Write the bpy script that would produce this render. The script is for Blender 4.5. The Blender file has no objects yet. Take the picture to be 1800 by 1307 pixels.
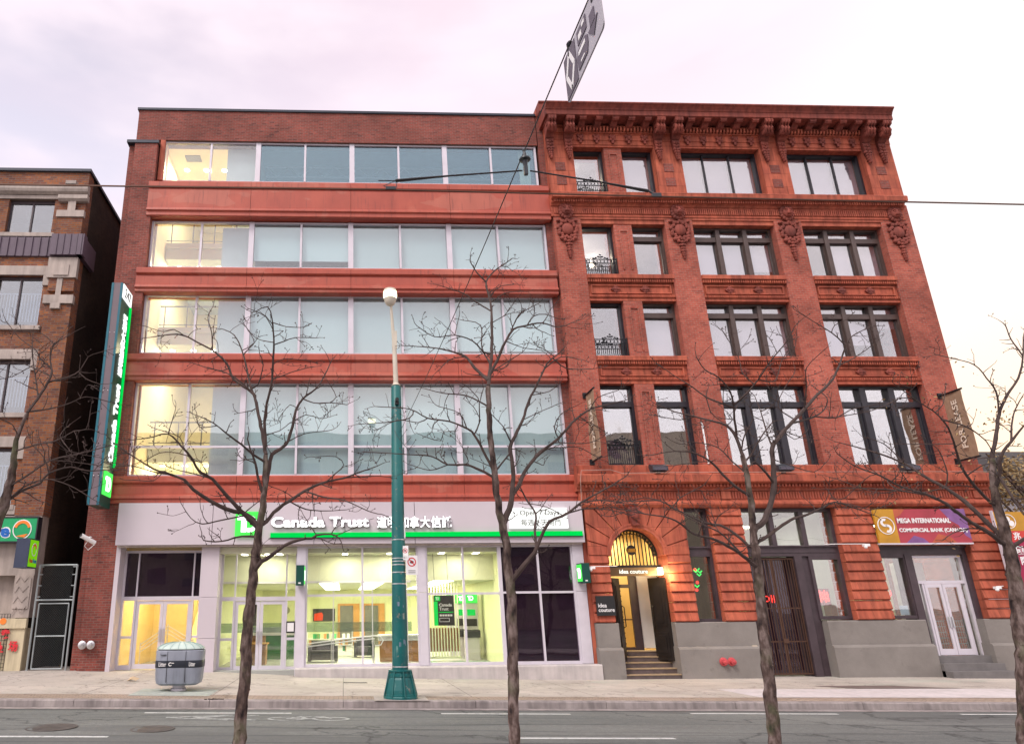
import bpy, math, random
from mathutils import Vector, Matrix
R = math.radians
scn = bpy.context.scene
COL = scn.collection
rnd = random.Random(11)

# ------------------------------------------------------------ camera, sky, sun, exposure
cam_d = bpy.data.cameras.new('camera'); cam = bpy.data.objects.new('camera', cam_d); COL.objects.link(cam)
cam_d.sensor_width = 36; cam_d.lens = 1249 / 1800 * 36
cam_d.shift_x = 0.13747; cam_d.clip_start = 0.1; cam_d.clip_end = 1500
_r = Vector((0.99926728, -0.03707264, -0.00951394)); _u = Vector((-0.00259258, -0.31356726, 0.94956245)); _f = Vector((0.03818605, 0.94884203, 0.31343362))
cam.matrix_world = Matrix(((_r.x, _u.x, -_f.x, 0), (_r.y, _u.y, -_f.y, -25), (_r.z, _u.z, -_f.z, 1.85), (0, 0, 0, 1)))
scn.camera = cam

SUN_EL, SUN_AZ = R(50), R(222)      # from behind the camera, a little to the left
w = bpy.data.worlds.new('World'); scn.world = w; w.use_nodes = True
nt = w.node_tree; N = nt.nodes; L = nt.links
bg = N['Background']; bg.inputs['Strength'].default_value = 0.1
sky = N.new('ShaderNodeTexSky'); sky.sky_type = 'NISHITA'; sky.sun_disc = False
sky.sun_elevation = SUN_EL; sky.sun_rotation = SUN_AZ; sky.air_density = 1.5; sky.dust_density = 3
tc = N.new('ShaderNodeTexCoord'); sep = N.new('ShaderNodeSeparateXYZ'); L.new(tc.outputs['Generated'], sep.inputs[0])
def wmap(sock, a, b):
    m = N.new('ShaderNodeMapRange'); m.interpolation_type = 'SMOOTHSTEP'
    m.inputs['From Min'].default_value = a; m.inputs['From Max'].default_value = b
    L.new(sock, m.inputs['Value']); return m.outputs[0]
def wmix(fac, a, b):
    m = N.new('ShaderNodeMix'); m.data_type = 'RGBA'
    if isinstance(fac, float): m.inputs[0].default_value = fac
    else: L.new(fac, m.inputs[0])
    for i, v in ((6, a), (7, b)):
        if isinstance(v, tuple): m.inputs[i].default_value = (*v, 1)
        else: L.new(v, m.inputs[i])
    return m.outputs[2]
nz = N.new('ShaderNodeTexNoise'); nz.inputs['Scale'].default_value = 2.2; nz.inputs['Detail'].default_value = 5
mp = N.new('ShaderNodeMapping'); mp.inputs['Scale'].default_value = (1, 1, 2.6); L.new(tc.outputs['Generated'], mp.inputs[0]); L.new(mp.outputs[0], nz.inputs['Vector'])
low = wmix(wmap(sep.outputs['X'], -0.45, 0.35), (5.9, 5.6, 6.6), (7.2, 6.5, 6.9))
high = wmix(wmap(sep.outputs['X'], -0.4, 0.25), (4.5, 4.05, 4.75), (6.8, 5.3, 5.85))
front = wmix(wmap(sep.outputs['Z'], 0.42, 0.78), low, high)
front = wmix(wmap(nz.outputs['Fac'], 0.42, 0.64), front, (7.3, 6.3, 6.8))
nz2 = N.new('ShaderNodeTexNoise'); nz2.inputs['Scale'].default_value = 4.5; nz2.inputs['Detail'].default_value = 6; mp2 = N.new('ShaderNodeMapping'); mp2.inputs['Scale'].default_value = (1, 1, 4.5); mp2.inputs['Rotation'].default_value = (0, .25, 0); L.new(tc.outputs['Generated'], mp2.inputs[0]); L.new(mp2.outputs[0], nz2.inputs['Vector'])
shade = N.new('ShaderNodeMath'); shade.operation = 'MULTIPLY'; shade.inputs[1].default_value = .26; L.new(wmap(nz2.outputs['Fac'], .48, .72), shade.inputs[0])
front = wmix(shade.outputs[0], front, (6.0, 5.1, 5.9))
glow = wmix(wmap(sep.outputs['Z'], 0.42, 0.12), (8.0, 7.4, 7.1), (10.5, 7.6, 5.2))
front = wmix(wmap(sep.outputs['X'], 0.38, 0.75), front, glow)
back = wmix(wmap(nz.outputs['Fac'], 0.35, 0.7), (9.6, 8.8, 9.3), (11.8, 10.4, 10.3))
cl = wmix(wmap(sep.outputs['Y'], 0.1, -0.35), front, back)
L.new(wmix(0.9, sky.outputs['Color'], cl), bg.inputs['Color'])

sd = bpy.data.lights.new('sun', 'SUN'); sd.energy = 1.5; sd.angle = R(20); sd.color = (1.0, 0.93, 0.87)
sun = bpy.data.objects.new('sun', sd); COL.objects.link(sun)
_sv = Vector((math.sin(SUN_AZ) * math.cos(SUN_EL), math.cos(SUN_AZ) * math.cos(SUN_EL), math.sin(SUN_EL)))
sun.rotation_euler = _sv.to_track_quat('Z', 'Y').to_euler()
vs = scn.view_settings; vs.view_transform = 'Standard'; vs.look = 'None'; vs.exposure = 0.7; vs.gamma = 1
scn.cycles.use_denoising = True
scn.cycles.max_bounces = 8; scn.cycles.transparent_max_bounces = 24; scn.cycles.sample_clamp_indirect = 6
scn.cycles.caustics_reflective = False; scn.cycles.caustics_refractive = False

# ------------------------------------------------------------ objects
def tag(o, label=None, cat=None, group=None, kind=None):
    if label: o['label'] = label
    if cat: o['category'] = cat
    if group: o['group'] = group
    if kind: o['kind'] = kind
    return o
def thing(name, loc, label, cat, group=None):
    o = bpy.data.objects.new(name, None); COL.objects.link(o); o.location = loc; o.empty_display_size = 0.3
    return tag(o, label, cat, group)
def attach(o, parent):
    if parent is not None:
        o.parent = parent
        if parent.type == 'EMPTY': o.matrix_parent_inverse = Matrix.Translation(-Vector(parent.location))
    return o

class MB:
    def __init__(s): s.v = []; s.f = []; s.M = None
    def add(s, vs, fs):
        n = len(s.v)
        if s.M is not None: vs = [s.M @ Vector(p) for p in vs]
        s.v += [tuple(p) for p in vs]; s.f += [tuple(n + i for i in f) for f in fs]; return s
    def box(s, x0, x1, y0, y1, z0, z1):
        return s.add([(x0,y0,z0),(x1,y0,z0),(x1,y1,z0),(x0,y1,z0),(x0,y0,z1),(x1,y0,z1),(x1,y1,z1),(x0,y1,z1)],
                     [(0,3,2,1),(4,5,6,7),(0,1,5,4),(1,2,6,5),(2,3,7,6),(3,0,4,7)])
    def cbox(s, c, d): return s.box(c[0]-d[0]/2,c[0]+d[0]/2,c[1]-d[1]/2,c[1]+d[1]/2,c[2]-d[2]/2,c[2]+d[2]/2)
    def bbox(s, x0, x1, y0, y1, z0, z1, b=0.02):      # box with chamfered front/vertical edges (prism along z of octagon)
        return s.prism_z([(x0+b,y0),(x1-b,y0),(x1,y0+b),(x1,y1-b),(x1-b,y1),(x0+b,y1),(x0,y1-b),(x0,y0+b)], z0, z1)
    def _prism(s, P, Q):
        n = len(P); return s.add(list(P)+list(Q), [tuple(range(n))[::-1], tuple(range(n,2*n))] + [(i,(i+1)%n,n+(i+1)%n,n+i) for i in range(n)])
    def prism_z(s, poly, z0, z1): return s._prism([(x,y,z0) for x,y in poly],[(x,y,z1) for x,y in poly])
    def prism_x(s, prof, x0, x1): return s._prism([(x0,y,z) for y,z in prof],[(x1,y,z) for y,z in prof])
    def prism_y(s, poly, y0, y1): return s._prism([(x,y0,z) for x,z in poly],[(x,y1,z) for x,z in poly])
    def quad(s, a, b, c, d): return s.add([a,b,c,d],[(0,1,2,3)])
    def tube(s, pts, rad, n=6, cap=True):
        pts = [Vector(p) for p in pts]
        if not hasattr(rad, '__len__'): rad = [rad]*len(pts)
        vs = []; fs = []; up = None
        for i, p in enumerate(pts):
            t = (pts[min(i+1,len(pts)-1)] - pts[max(i-1,0)])
            if t.length < 1e-6: t = Vector((0,0,1))
            t.normalize()
            if up is None: up = Vector((1,0,0)) if abs(t.x) < .8 else Vector((0,1,0))
            a = up - t*up.dot(t)
            if a.length < 1e-4: a = Vector((0,1,0)) - t*t.y
            a.normalize(); b = t.cross(a); up = a
            for k in range(n):
                an = 2*math.pi*k/n; vs.append(p + (a*math.cos(an)+b*math.sin(an))*rad[i])
        for i in range(len(pts)-1):
            for k in range(n): fs.append((i*n+k, i*n+(k+1)%n, (i+1)*n+(k+1)%n, (i+1)*n+k))
        if cap: fs += [tuple(range(n))[::-1], tuple((len(pts)-1)*n+k for k in range(n))]
        return s.add(vs, fs)
    def cyl(s, a, b, r, n=12, r2=None): return s.tube([a,b],[r, r if r2 is None else r2], n)
    def lathe(s, prof, c=(0,0,0), n=24, sx=1, sy=1):
        vs = [(c[0]+r*sx*math.cos(2*math.pi*k/n), c[1]+r*sy*math.sin(2*math.pi*k/n), c[2]+z) for r,z in prof for k in range(n)]
        fs = [(i*n+k, i*n+(k+1)%n, (i+1)*n+(k+1)%n, (i+1)*n+k) for i in range(len(prof)-1) for k in range(n)]
        fs += [tuple(range(n))[::-1], tuple((len(prof)-1)*n+k for k in range(n))]
        return s.add(vs, fs)
    def ball(s, c, r, n=8, m=6):
        if not hasattr(r,'__len__'): r = (r,r,r)
        vs = [(c[0],c[1],c[2]-r[2])]
        for i in range(1,m):
            ph = -math.pi/2 + math.pi*i/m
            for k in range(n):
                th = 2*math.pi*k/n; vs.append((c[0]+r[0]*math.cos(ph)*math.cos(th), c[1]+r[1]*math.cos(ph)*math.sin(th), c[2]+r[2]*math.sin(ph)))
        vs.append((c[0],c[1],c[2]+r[2])); fs = [(0,1+(k+1)%n,1+k) for k in range(n)]
        for i in range(m-2):
            for k in range(n): fs.append((1+i*n+k,1+i*n+(k+1)%n,1+(i+1)*n+(k+1)%n,1+(i+1)*n+k))
        t = len(vs)-1; fs += [(1+(m-2)*n+k,1+(m-2)*n+(k+1)%n,t) for k in range(n)]
        return s.add(vs, fs)
    def ring_y(s, c, ro, ri, y0, y1, n=24, a0=0, a1=2*math.pi, sz=1):   # flat ring facing -Y (full or arc)
        full = abs(a1-a0-2*math.pi) < 1e-6; m = n if full else n+1
        vs = []
        for k in range(m):
            a = a0+(a1-a0)*k/n; ca, sa = math.cos(a), math.sin(a)*sz
            vs += [(c[0]+ro*ca,y0,c[1]+ro*sa),(c[0]+ri*ca,y0,c[1]+ri*sa),(c[0]+ri*ca,y1,c[1]+ri*sa),(c[0]+ro*ca,y1,c[1]+ro*sa)]
        fs = []
        for k in range(n if full else n):
            j = (k+1) % m
            for q in range(4): fs.append((k*4+q,k*4+(q+1)%4,j*4+(q+1)%4,j*4+q))
        if not full: fs += [(0,1,2,3),(n*4+3,n*4+2,n*4+1,n*4)]
        return s.add(vs, fs)
    def disc_y(s, c, r, y0, y1, n=20, sz=1): return s.prism_y([(c[0]+r*math.cos(2*math.pi*k/n), c[1]+r*sz*math.sin(2*math.pi*k/n)) for k in range(n)], y0, y1)
    def cut(s):
        s.cuts = getattr(s, 'cuts', [])+[(len(s.v), len(s.f))]; return s
    def build_each(s, name, mat, parent=None, smooth=False):      # one object per piece closed with cut()
        a = b = 0; out = []
        for v1, f1 in s.cuts:
            q = MB(); q.v = s.v[a:v1]; q.f = [tuple(i-a for i in f) for f in s.f[b:f1]]; a, b = v1, f1
            if q.f: out.append(q.build(name, mat, parent, smooth))
        return out
    def build(s, name, mat, parent=None, smooth=False, fix=True):
        me = bpy.data.meshes.new(name); me.from_pydata(s.v, [], s.f); me.materials.append(mat)
        if fix:
            import bmesh
            bm = bmesh.new(); bm.from_mesh(me); bmesh.ops.recalc_face_normals(bm, faces=bm.faces); bm.to_mesh(me); bm.free()
        if smooth:
            for p in me.polygons: p.use_smooth = True
            try: me.set_sharp_from_angle(angle=R(40))
            except Exception: pass
        me.update(); o = bpy.data.objects.new(name, me); COL.objects.link(o)
        return attach(o, parent)

def text_mesh(body, bold=0.0, depth=0.04):
    cu = bpy.data.curves.new('t','FONT'); cu.body = body; cu.offset = bold; cu.extrude = depth; cu.resolution_u = 3
    o = bpy.data.objects.new('t', cu); COL.objects.link(o); bpy.context.view_layer.update()
    me = bpy.data.meshes.new_from_object(o.evaluated_get(bpy.context.evaluated_depsgraph_get()))
    vs = [v.co.copy() for v in me.vertices]; fs = [tuple(p.vertices) for p in me.polygons]
    bpy.data.objects.remove(o); bpy.data.curves.remove(cu); bpy.data.meshes.remove(me)
    return vs, fs
def lettering(mb, body, org, U, V, width=None, height=None, depth=0.02, bold=0.0):
    vs, fs = text_mesh(body, bold, 0.05)
    x0 = min(v.x for v in vs); x1 = max(v.x for v in vs); y0 = min(v.y for v in vs); y1 = max(v.y for v in vs)
    sx = width/(x1-x0) if width else None; sy = height/(y1-y0) if height else None
    sx = sx or sy; sy = sy or sx
    U = Vector(U).normalized(); V = Vector(V).normalized(); Nn = U.cross(V); org = Vector(org)
    return mb.add([org + U*((v.x-x0)*sx) + V*((v.y-y0)*sy) + Nn*(v.z/0.05*depth/2) for v in vs], fs)
def front_text(mb, body, x, z, y, width=None, height=None, depth=0.02, bold=0.0):
    return lettering(mb, body, (x,y,z), (1,0,0), (0,0,1), width, height, depth, bold)
def panel_pts(pts, org, U, V): # 2-d points -> 3-d
    U = Vector(U); V = Vector(V); org = Vector(org); return [org+U*a+V*b for a,b in pts]
def flat_shape(mb, pts, org, U, V, depth):
    Nn = Vector(U).normalized().cross(Vector(V).normalized()); P = panel_pts(pts, org, U, V)
    return mb._prism([p+Nn*depth/2 for p in P],[p-Nn*depth/2 for p in P])
def td_logo(mb, org, U, V, depth):      # white monogram in a unit square
    flat_shape(mb, [(.08,.66),(.46,.66),(.46,.84),(.12,.84),(.08,.78)], org, U, V, depth)
    flat_shape(mb, [(.24,.16),(.46,.16),(.46,.655),(.24,.655)], org, U, V, depth)
    arc = [(.60+.28*math.sin(a), .50+.34*math.cos(a)) for a in [math.pi*i/10 for i in range(11)]]
    inn = [(.62+.12*math.sin(a), .50+.17*math.cos(a)) for a in [math.pi*i/10 for i in range(11)]]
    for i in range(10): flat_shape(mb, [arc[i],arc[i+1],inn[i+1],inn[i]], org, U, V, depth)
    flat_shape(mb, [(.5,.16),(.6,.16),(.62,.33),(.5,.33)], org, U, V, depth)
    flat_shape(mb, [(.5,.67),(.62,.67),(.6,.84),(.5,.84)], org, U, V, depth)

# ------------------------------------------------------------ materials
def srgb(*c): return tuple(((x/255)/12.92 if x/255 <= .04045 else ((x/255+.055)/1.055)**2.4) for x in c)
class NT:
    def __init__(s, name):
        s.m = bpy.data.materials.new(name); s.m.use_nodes = True; s.t = s.m.node_tree; s.n = s.t.nodes; s.l = s.t.links
        s.p = s.n['Principled BSDF']; s.out = s.n['Material Output']
    def new(s, typ, **kw):
        o = s.n.new(typ)
        for k, v in kw.items():
            if k in o.inputs.keys(): o.inputs[k].default_value = v
            else: setattr(o, k, v)
        return o
    def coord(s):
        return s.new('ShaderNodeTexCoord').outputs['Object']
    def wallcoord(s):       # (x+y, z) works on every upright wall
        sp = s.new('ShaderNodeSeparateXYZ'); s.l.new(s.coord(), sp.inputs[0])
        a = s.new('ShaderNodeMath', operation='ADD'); s.l.new(sp.outputs[0], a.inputs[0]); s.l.new(sp.outputs[1], a.inputs[1])
        c = s.new('ShaderNodeCombineXYZ'); s.l.new(a.outputs[0], c.inputs[0]); s.l.new(sp.outputs[2], c.inputs[1]); return c.outputs[0]
    def noise(s, scale, detail=4, vec=None, stretch=None, rough=.55):
        n = s.new('ShaderNodeTexNoise', Scale=scale, Detail=detail, Roughness=rough); vec = vec or s.coord()
        if stretch:
            mp = s.new('ShaderNodeMapping', Scale=stretch); s.l.new(vec, mp.inputs[0]); vec = mp.outputs[0]
        s.l.new(vec, n.inputs['Vector']); return n.outputs['Fac']
    def ramp(s, sock, stops):
        r = s.new('ShaderNodeValToRGB'); e = r.color_ramp.elements
        while len(e) < len(stops): e.new(.5)
        for i, (p, c) in enumerate(stops): e[i].position = p; e[i].color = (*c, 1) if len(c) == 3 else c
        s.l.new(sock, r.inputs[0]); return r.outputs[0]
    def mix(s, fac, a, b, mode='MIX'):
        m = s.new('ShaderNodeMix', data_type='RGBA', blend_type=mode)
        for i, v in ((0, fac), (6, a), (7, b)):
            if isinstance(v, (int, float)): m.inputs[i].default_value = v
            elif isinstance(v, tuple): m.inputs[i].default_value = (*v, 1)
            else: s.l.new(v, m.inputs[i])
        return m.outputs[2]
    def bump(s, sock, strength=.3, dist=.02):
        b = s.new('ShaderNodeBump', Strength=strength, Distance=dist); s.l.new(sock, b.inputs['Height']); s.l.new(b.outputs[0], s.p.inputs['Normal'])
    def col(s, v):
        if isinstance(v, tuple): s.p.inputs['Base Color'].default_value = (*v, 1)
        else: s.l.new(v, s.p.inputs['Base Color'])
    def set(s, rough=.6, metal=0., spec=.4):
        s.p.inputs['Roughness'].default_value = rough; s.p.inputs['Metallic'].default_value = metal
        s.p.inputs['Specular IOR Level'].default_value = spec; return s
def solid(name, c, rough=.6, metal=0., spec=.4, vary=.12, scale=3., bump=0.):
    t = NT(name); t.set(rough, metal, spec)
    f = t.noise(scale, 5)
    lo = tuple(x*(1-vary) for x in c); hi = tuple(min(1, x*(1+vary)) for x in c)
    t.col(t.ramp(f, [(.3, lo), (.7, hi)]))
    if bump: t.bump(t.noise(scale*12, 3), bump, .01)
    return t.m
def brick(name, cols, mortar, stain=.35, w=.215, h=.075, ms=.009, bump=.5):
    t = NT(name); t.set(.85, 0, .25); vec = t.wallcoord()
    b = t.new('ShaderNodeTexBrick', Scale=1.0); b.inputs['Brick Width'].default_value = w; b.inputs['Row Height'].default_value = h
    b.inputs['Mortar Size'].default_value = ms; b.inputs['Mortar Smooth'].default_value = .1; b.inputs['Bias'].default_value = 0
    b.inputs['Color1'].default_value = (*cols[0],1); b.inputs['Color2'].default_value = (*cols[1],1); b.inputs['Mortar'].default_value = (*mortar,1)
    t.l.new(vec, b.inputs['Vector']); c = b.outputs['Color']
    if len(cols) > 2:       # odd bricks of another colour, still brick by brick
        b2 = t.new('ShaderNodeTexBrick', Scale=1.0)
        for k in ('Brick Width','Row Height','Mortar Size','Mortar Smooth'): b2.inputs[k].default_value = b.inputs[k].default_value
        b2.inputs['Bias'].default_value = -.35; b2.offset_frequency = 2
        b2.inputs['Color1'].default_value = (0,0,0,1); b2.inputs['Color2'].default_value = (1,1,1,1); b2.inputs['Mortar'].default_value = (0,0,0,1)
        mp = t.new('ShaderNodeMapping', Location=(w*6, h*14, 0)); t.l.new(vec, mp.inputs[0]); t.l.new(mp.outputs[0], b2.inputs['Vector'])
        c = t.mix(t.ramp(b2.outputs['Color'], [(.45,(0,0,0)),(.75,(1,1,1))]), c, cols[2])
    dirt = t.ramp(t.noise(.55, 6, rough=.65), [(.35,(1-stain,)*3),(.68,(1.12,1.1,1.08))])
    fine = t.ramp(t.noise(9, 4), [(.25,(.78,.78,.78)),(.75,(1.15,1.15,1.15))])
    c = t.mix(1.0, c, dirt, 'MULTIPLY'); c = t.mix(.8, c, fine, 'MULTIPLY'); t.col(c)
    t.bump(b.outputs['Fac'], -bump, .012); return t.m
def stone(name, c, c2, streak=.35, joint=None, rough=.75, jointdark=.45):
    t = NT(name); t.set(rough, 0, .3)
    a = t.ramp(t.noise(1.3, 6, rough=.6), [(.3, c2), (.65, c)])
    s_ = t.ramp(t.noise(2.2, 5, stretch=(3.2,3.2,.35)), [(.33,(1-streak,)*3),(.6,(1.05,1.05,1.05))])
    cc = t.mix(1., a, s_, 'MULTIPLY')
    if joint:
        b = t.new('ShaderNodeTexBrick', Scale=1.0); b.offset = 0.5
        b.inputs['Brick Width'].default_value = joint[0]; b.inputs['Row Height'].default_value = joint[1]; b.inputs['Mortar Size'].default_value = .006
        b.inputs['Color1'].default_value = (.86,.86,.86,1); b.inputs['Color2'].default_value = (1.12,1.08,1.05,1); b.inputs['Mortar'].default_value = (jointdark,)*3+(1,)
        t.l.new(t.wallcoord(), b.inputs['Vector']); cc = t.mix(1., cc, b.outputs['Color'], 'MULTIPLY')
    t.col(cc); t.bump(t.noise(18, 4), .25, .01); return t.m
def emit(name, c, strength):
    t = NT(name); e = t.new('ShaderNodeEmission', Strength=strength); e.inputs['Color'].default_value = (*c,1)
    f = t.noise(2.5, 2); t.l.new(t.ramp(f, [(.2, tuple(x*.9 for x in c)), (.8, c)]), e.inputs['Color'])
    t.l.new(e.outputs[0], t.out.inputs[0]); return t.m
def glass(name, tint, base=.05, rough=.01, power=4., refl=(1,1,1), top=.9, wave=.004):
    t = NT(name); tr = t.new('ShaderNodeBsdfTransparent'); tr.inputs[0].default_value = (*tint,1)
    g = t.new('ShaderNodeBsdfGlossy', Roughness=rough); g.inputs['Color'].default_value = (*refl,1)
    b = t.new('ShaderNodeBump', Strength=.12, Distance=wave*4); t.l.new(t.noise(.9, 1), b.inputs['Height']); t.l.new(b.outputs[0], g.inputs['Normal'])
    lw = t.new('ShaderNodeLayerWeight', Blend=.5); p = t.new('ShaderNodeMath', operation='POWER'); p.inputs[1].default_value = power
    t.l.new(lw.outputs['Facing'], p.inputs[0])
    m = t.new('ShaderNodeMath', operation='MULTIPLY_ADD'); m.inputs[1].default_value = top; m.inputs[2].default_value = base; t.l.new(p.outputs[0], m.inputs[0])
    x = t.new('ShaderNodeMixShader'); t.l.new(m.outputs[0], x.inputs[0]); t.l.new(tr.outputs[0], x.inputs[1]); t.l.new(g.outputs[0], x.inputs[2]); t.l.new(x.outputs[0], t.out.inputs[0])
    return t.m

M = {}
M['brick_dark'] = brick('dark_red_brick', [(.20,.052,.042),(.29,.07,.055),(.10,.035,.035)], (.21,.13,.11))
M['brick_red'] = brick('red_brick', [(.37,.078,.055),(.47,.112,.076),(.19,.044,.037)], (.34,.165,.13), stain=.38, h=.078, ms=.011)
M['brick_mixed'] = brick('mixed_brown_brick', [(.36,.125,.045),(.20,.072,.05),(.075,.045,.055)], (.20,.145,.12), stain=.4, w=.25, h=.088, ms=.012)
M['brick_side'] = brick('dark_side_brick', [(.045,.03,.022),(.065,.042,.03),(.03,.025,.022)], (.05,.042,.035), stain=.6)  # side wall brick set much darker than the front brick
M['terra'] = stone('red_terracotta', (.46,.122,.07), (.32,.074,.047), .38, (.62,.62))
M['terra_flat'] = stone('red_terracotta_plain', (.47,.128,.074), (.32,.076,.05), .38)
M['terra_dark'] = stone('weathered_shaded_terracotta', (.27,.065,.046), (.16,.042,.034), .4)  # weathering plus the cornice shade on the modillions, put into one dark colour
M['band'] = None
t = NT('painted_red_metal'); t.set(.42, 0, .4)
c = t.ramp(t.noise(.6, 5, rough=.6), [(.3,(.35,.07,.048)),(.62,(.41,.088,.056)),(.75,(.44,.125,.08))])
fade = t.ramp(t.noise(.38, 3, stretch=(1,1,2.2)), [(.55,(0,0,0)),(.562,(1,1,1))])
c = t.mix(t.mix(1., fade, (.26,.26,.26), 'MULTIPLY'), c, (.47,.20,.145))
c = t.mix(t.ramp(t.noise(5, 4, stretch=(2.2,2.2,.18)), [(.56,(0,0,0)),(.72,(.55,.55,.55))]), c, (.15,.045,.04))
c = t.mix(1., c, t.ramp(t.noise(1.1, 5, stretch=(1.6,1.6,.6)), [(.3,(.86,.84,.84)),(.6,(1.03,1.03,1.03))]), 'MULTIPLY'); t.col(c); M['band'] = t.m
M['coping'] = solid('dark_coping_metal', (.03,.035,.05), .45, .3)
M['white_metal'] = solid('pale_aluminium', (.60,.565,.63), .4, .1, vary=.05)
M['fascia'] = solid('white_fascia_panel', (.53,.475,.52), .38, 0, vary=.04, scale=.8)
M['concrete'] = stone('pale_concrete', (.50,.46,.45), (.38,.35,.35), .1)
M['limestone'] = stone('grey_limestone', (.43,.365,.33), (.31,.265,.245), .16)
t = NT('grey_stucco'); t.set(.92,0,.2); c = t.ramp(t.noise(.9,6,rough=.65), [(.3,(.185,.168,.157)),(.7,(.25,.23,.215))]); c = t.mix(t.ramp(t.noise(2.4,6,rough=.7), [(.60,(0,0,0)),(.72,(.5,.5,.5))]), c, (.12,.11,.10)); t.col(c); t.bump(t.noise(22,4), .4, .012); M['stucco'] = t.m
M['dark_frame'] = solid('dark_painted_frame', (.022,.020,.028), .4, 0, vary=.2)
M['bronze_frame'] = solid('bronze_painted_frame', (.075,.05,.045), .45, 0, vary=.2)
M['brown_frame'] = solid('dark_brown_shopfront', (.06,.042,.05), .45, 0, vary=.2)
M['black_iron'] = solid('black_iron', (.015,.016,.02), .5, .3)
M['rust_iron'] = solid('rusty_brown_iron', (.09,.045,.03), .6, .3)
M['steel'] = solid('brushed_steel', (.6,.6,.62), .3, .8, vary=.05)
M['pipe_tan'] = solid('weathered_tan_pipe', (.42,.30,.26), .6)
M['wire_grey'] = solid('dull_wire', (.11,.125,.13), .6, .3)
M['galv'] = solid('galvanised_steel', (.30,.33,.34), .5, .4, vary=.1)
M['glass_office'] = glass('office_glass', (.94,.98,.985), .12, wave=.006)
M['glass_top'] = glass('blue_top_glass', (.78,.89,.93), .18, wave=.006, refl=(.62,.78,.86))
M['purple_film'] = solid('dark_purple_film', (.022,.013,.022), .5, vary=.3)
M['glass_old'] = glass('sash_glass', (.96,.96,.98), .22, wave=.02)
M['glass_low'] = glass('old_lower_glass', (.95,.96,.97), .36, wave=.03)
M['glass_store'] = glass('store_glass', (.97,.98,.96), .17, wave=.015)
M['glass_shop'] = glass('shop_glass', (.98,.99,.97), .06, wave=.006)
M['glass_dark'] = glass('black_glass', (.80,.72,.80), .04, wave=.006, top=.6)
M['glass_left'] = glass('blue_glass', (.72,.80,.88), .19, wave=.02)
M['blind'] = solid('pale_grey_roller_blind', (.50,.635,.66), .8, 0, .2, vary=.03, scale=.6)
M['blind_white'] = solid('white_roller_blind', (.47,.445,.50), .8, 0, .2, vary=.03, scale=.6)
for k_ in ('blind','blind_white'):
    n_ = M[k_].node_tree; oi = n_.nodes.new('ShaderNodeObjectInfo'); mr = n_.nodes.new('ShaderNodeMapRange'); mr.inputs['To Min'].default_value = .86; mr.inputs['To Max'].default_value = 1.06; n_.links.new(oi.outputs['Random'], mr.inputs[0])
    p_ = n_.nodes['Principled BSDF']; src = p_.inputs['Base Color'].links[0].from_socket; vm = n_.nodes.new('ShaderNodeVectorMath'); vm.operation = 'SCALE'; n_.links.new(src, vm.inputs[0]); n_.links.new(mr.outputs[0], vm.inputs['Scale']); n_.links.new(vm.outputs[0], p_.inputs['Base Color'])
M['room_grey'] = solid('grey_room_paint', (.17,.18,.20), .8, vary=.06)
M['room_dark'] = solid('dim_room_paint', (.10,.13,.16), .8, vary=.1)
M['room_warm'] = solid('cream_stair_paint', (.80,.73,.55), .8, vary=.04)
M['room_pale'] = solid('pale_partition', (.52,.57,.58), .7, vary=.03)
M['room_entry'] = solid('cream_lobby_paint', (.76,.62,.36), .7, vary=.05)
M['room_lobby'] = solid('yellow_lobby_paint', (.80,.66,.34), .7, vary=.05)
M['room_bank'] = solid('pale_lime_paint', (.72,.73,.44), .7, vary=.04)
M['soffit'] = solid('pale_soffit_paint', (.66,.66,.50), .7, vary=.04)
M['tile_grey'] = solid('grey_floor_tile', (.34,.35,.33), .35, vary=.08)
M['green_floor'] = solid('green_floor_tile', (.06,.26,.14), .35, vary=.1)
M['wood'] = solid('brown_counter_wood', (.30,.13,.045), .45, vary=.25, scale=2)
M['wood_door'] = solid('orange_door_wood', (.52,.24,.05), .45, vary=.15)
M['dark_leather'] = solid('dark_grey_leather', (.035,.033,.035), .5, vary=.2)
M['green_glass'] = solid('green_glass_panel', (.02,.13,.03), .25, vary=.2)
M['green_paint'] = solid('green_sign_paint', (.01,.20,.07), .4, vary=.08)
M['dark_green'] = solid('dark_green_sign_metal', (.006,.06,.045), .4, vary=.1)
t = NT('teal_pole_paint'); t.set(.45,0,.4); c = t.ramp(t.noise(1.6,5), [(.3,(.003,.085,.09)),(.7,(.005,.125,.12))]); c = t.mix(t.ramp(t.noise(7,5,rough=.7), [(.63,(0,0,0)),(.67,(.85,.85,.85))]), c, (.19,.17,.14)); c = t.mix(t.ramp(t.noise(6,3,stretch=(2,2,.3)), [(.64,(0,0,0)),(.72,(.4,.4,.4))]), c, (.12,.22,.21)); t.col(c); M['teal_pole'] = t.m
M['teal_trim'] = solid('teal_sign_edge', (.01,.12,.17), .45, vary=.08)
M['sign_grey'] = solid('mauve_grey_sign_metal', (.15,.115,.135), .5, vary=.05)
M['pole_cream'] = solid('cream_lamp_arm_paint', (.55,.50,.42), .5, vary=.08)
M['green_lit'] = emit('lit_green_sign', (.10,.95,.12), .75)
M['green_strip'] = emit('lit_green_strip', (.0,.80,.10), .62)
M['white_lit'] = emit('lit_white_letters', (1,1,.98), 1.5)
M['white_box_lit'] = emit('lit_white_sign_box', (1,1,.97), .95)
M['letter_grey'] = solid('grey_letter_vinyl', (.10,.11,.09), .6)
M['lamp_lens'] = emit('lit_street_lamp_lens', (1,.94,.58), 3.5)
M['downlight'] = emit('lit_downlight', (1,.85,.6), 14.)
M['panel_light'] = emit('lit_ceiling_panel', (1,.96,.78), 8.)
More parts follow.
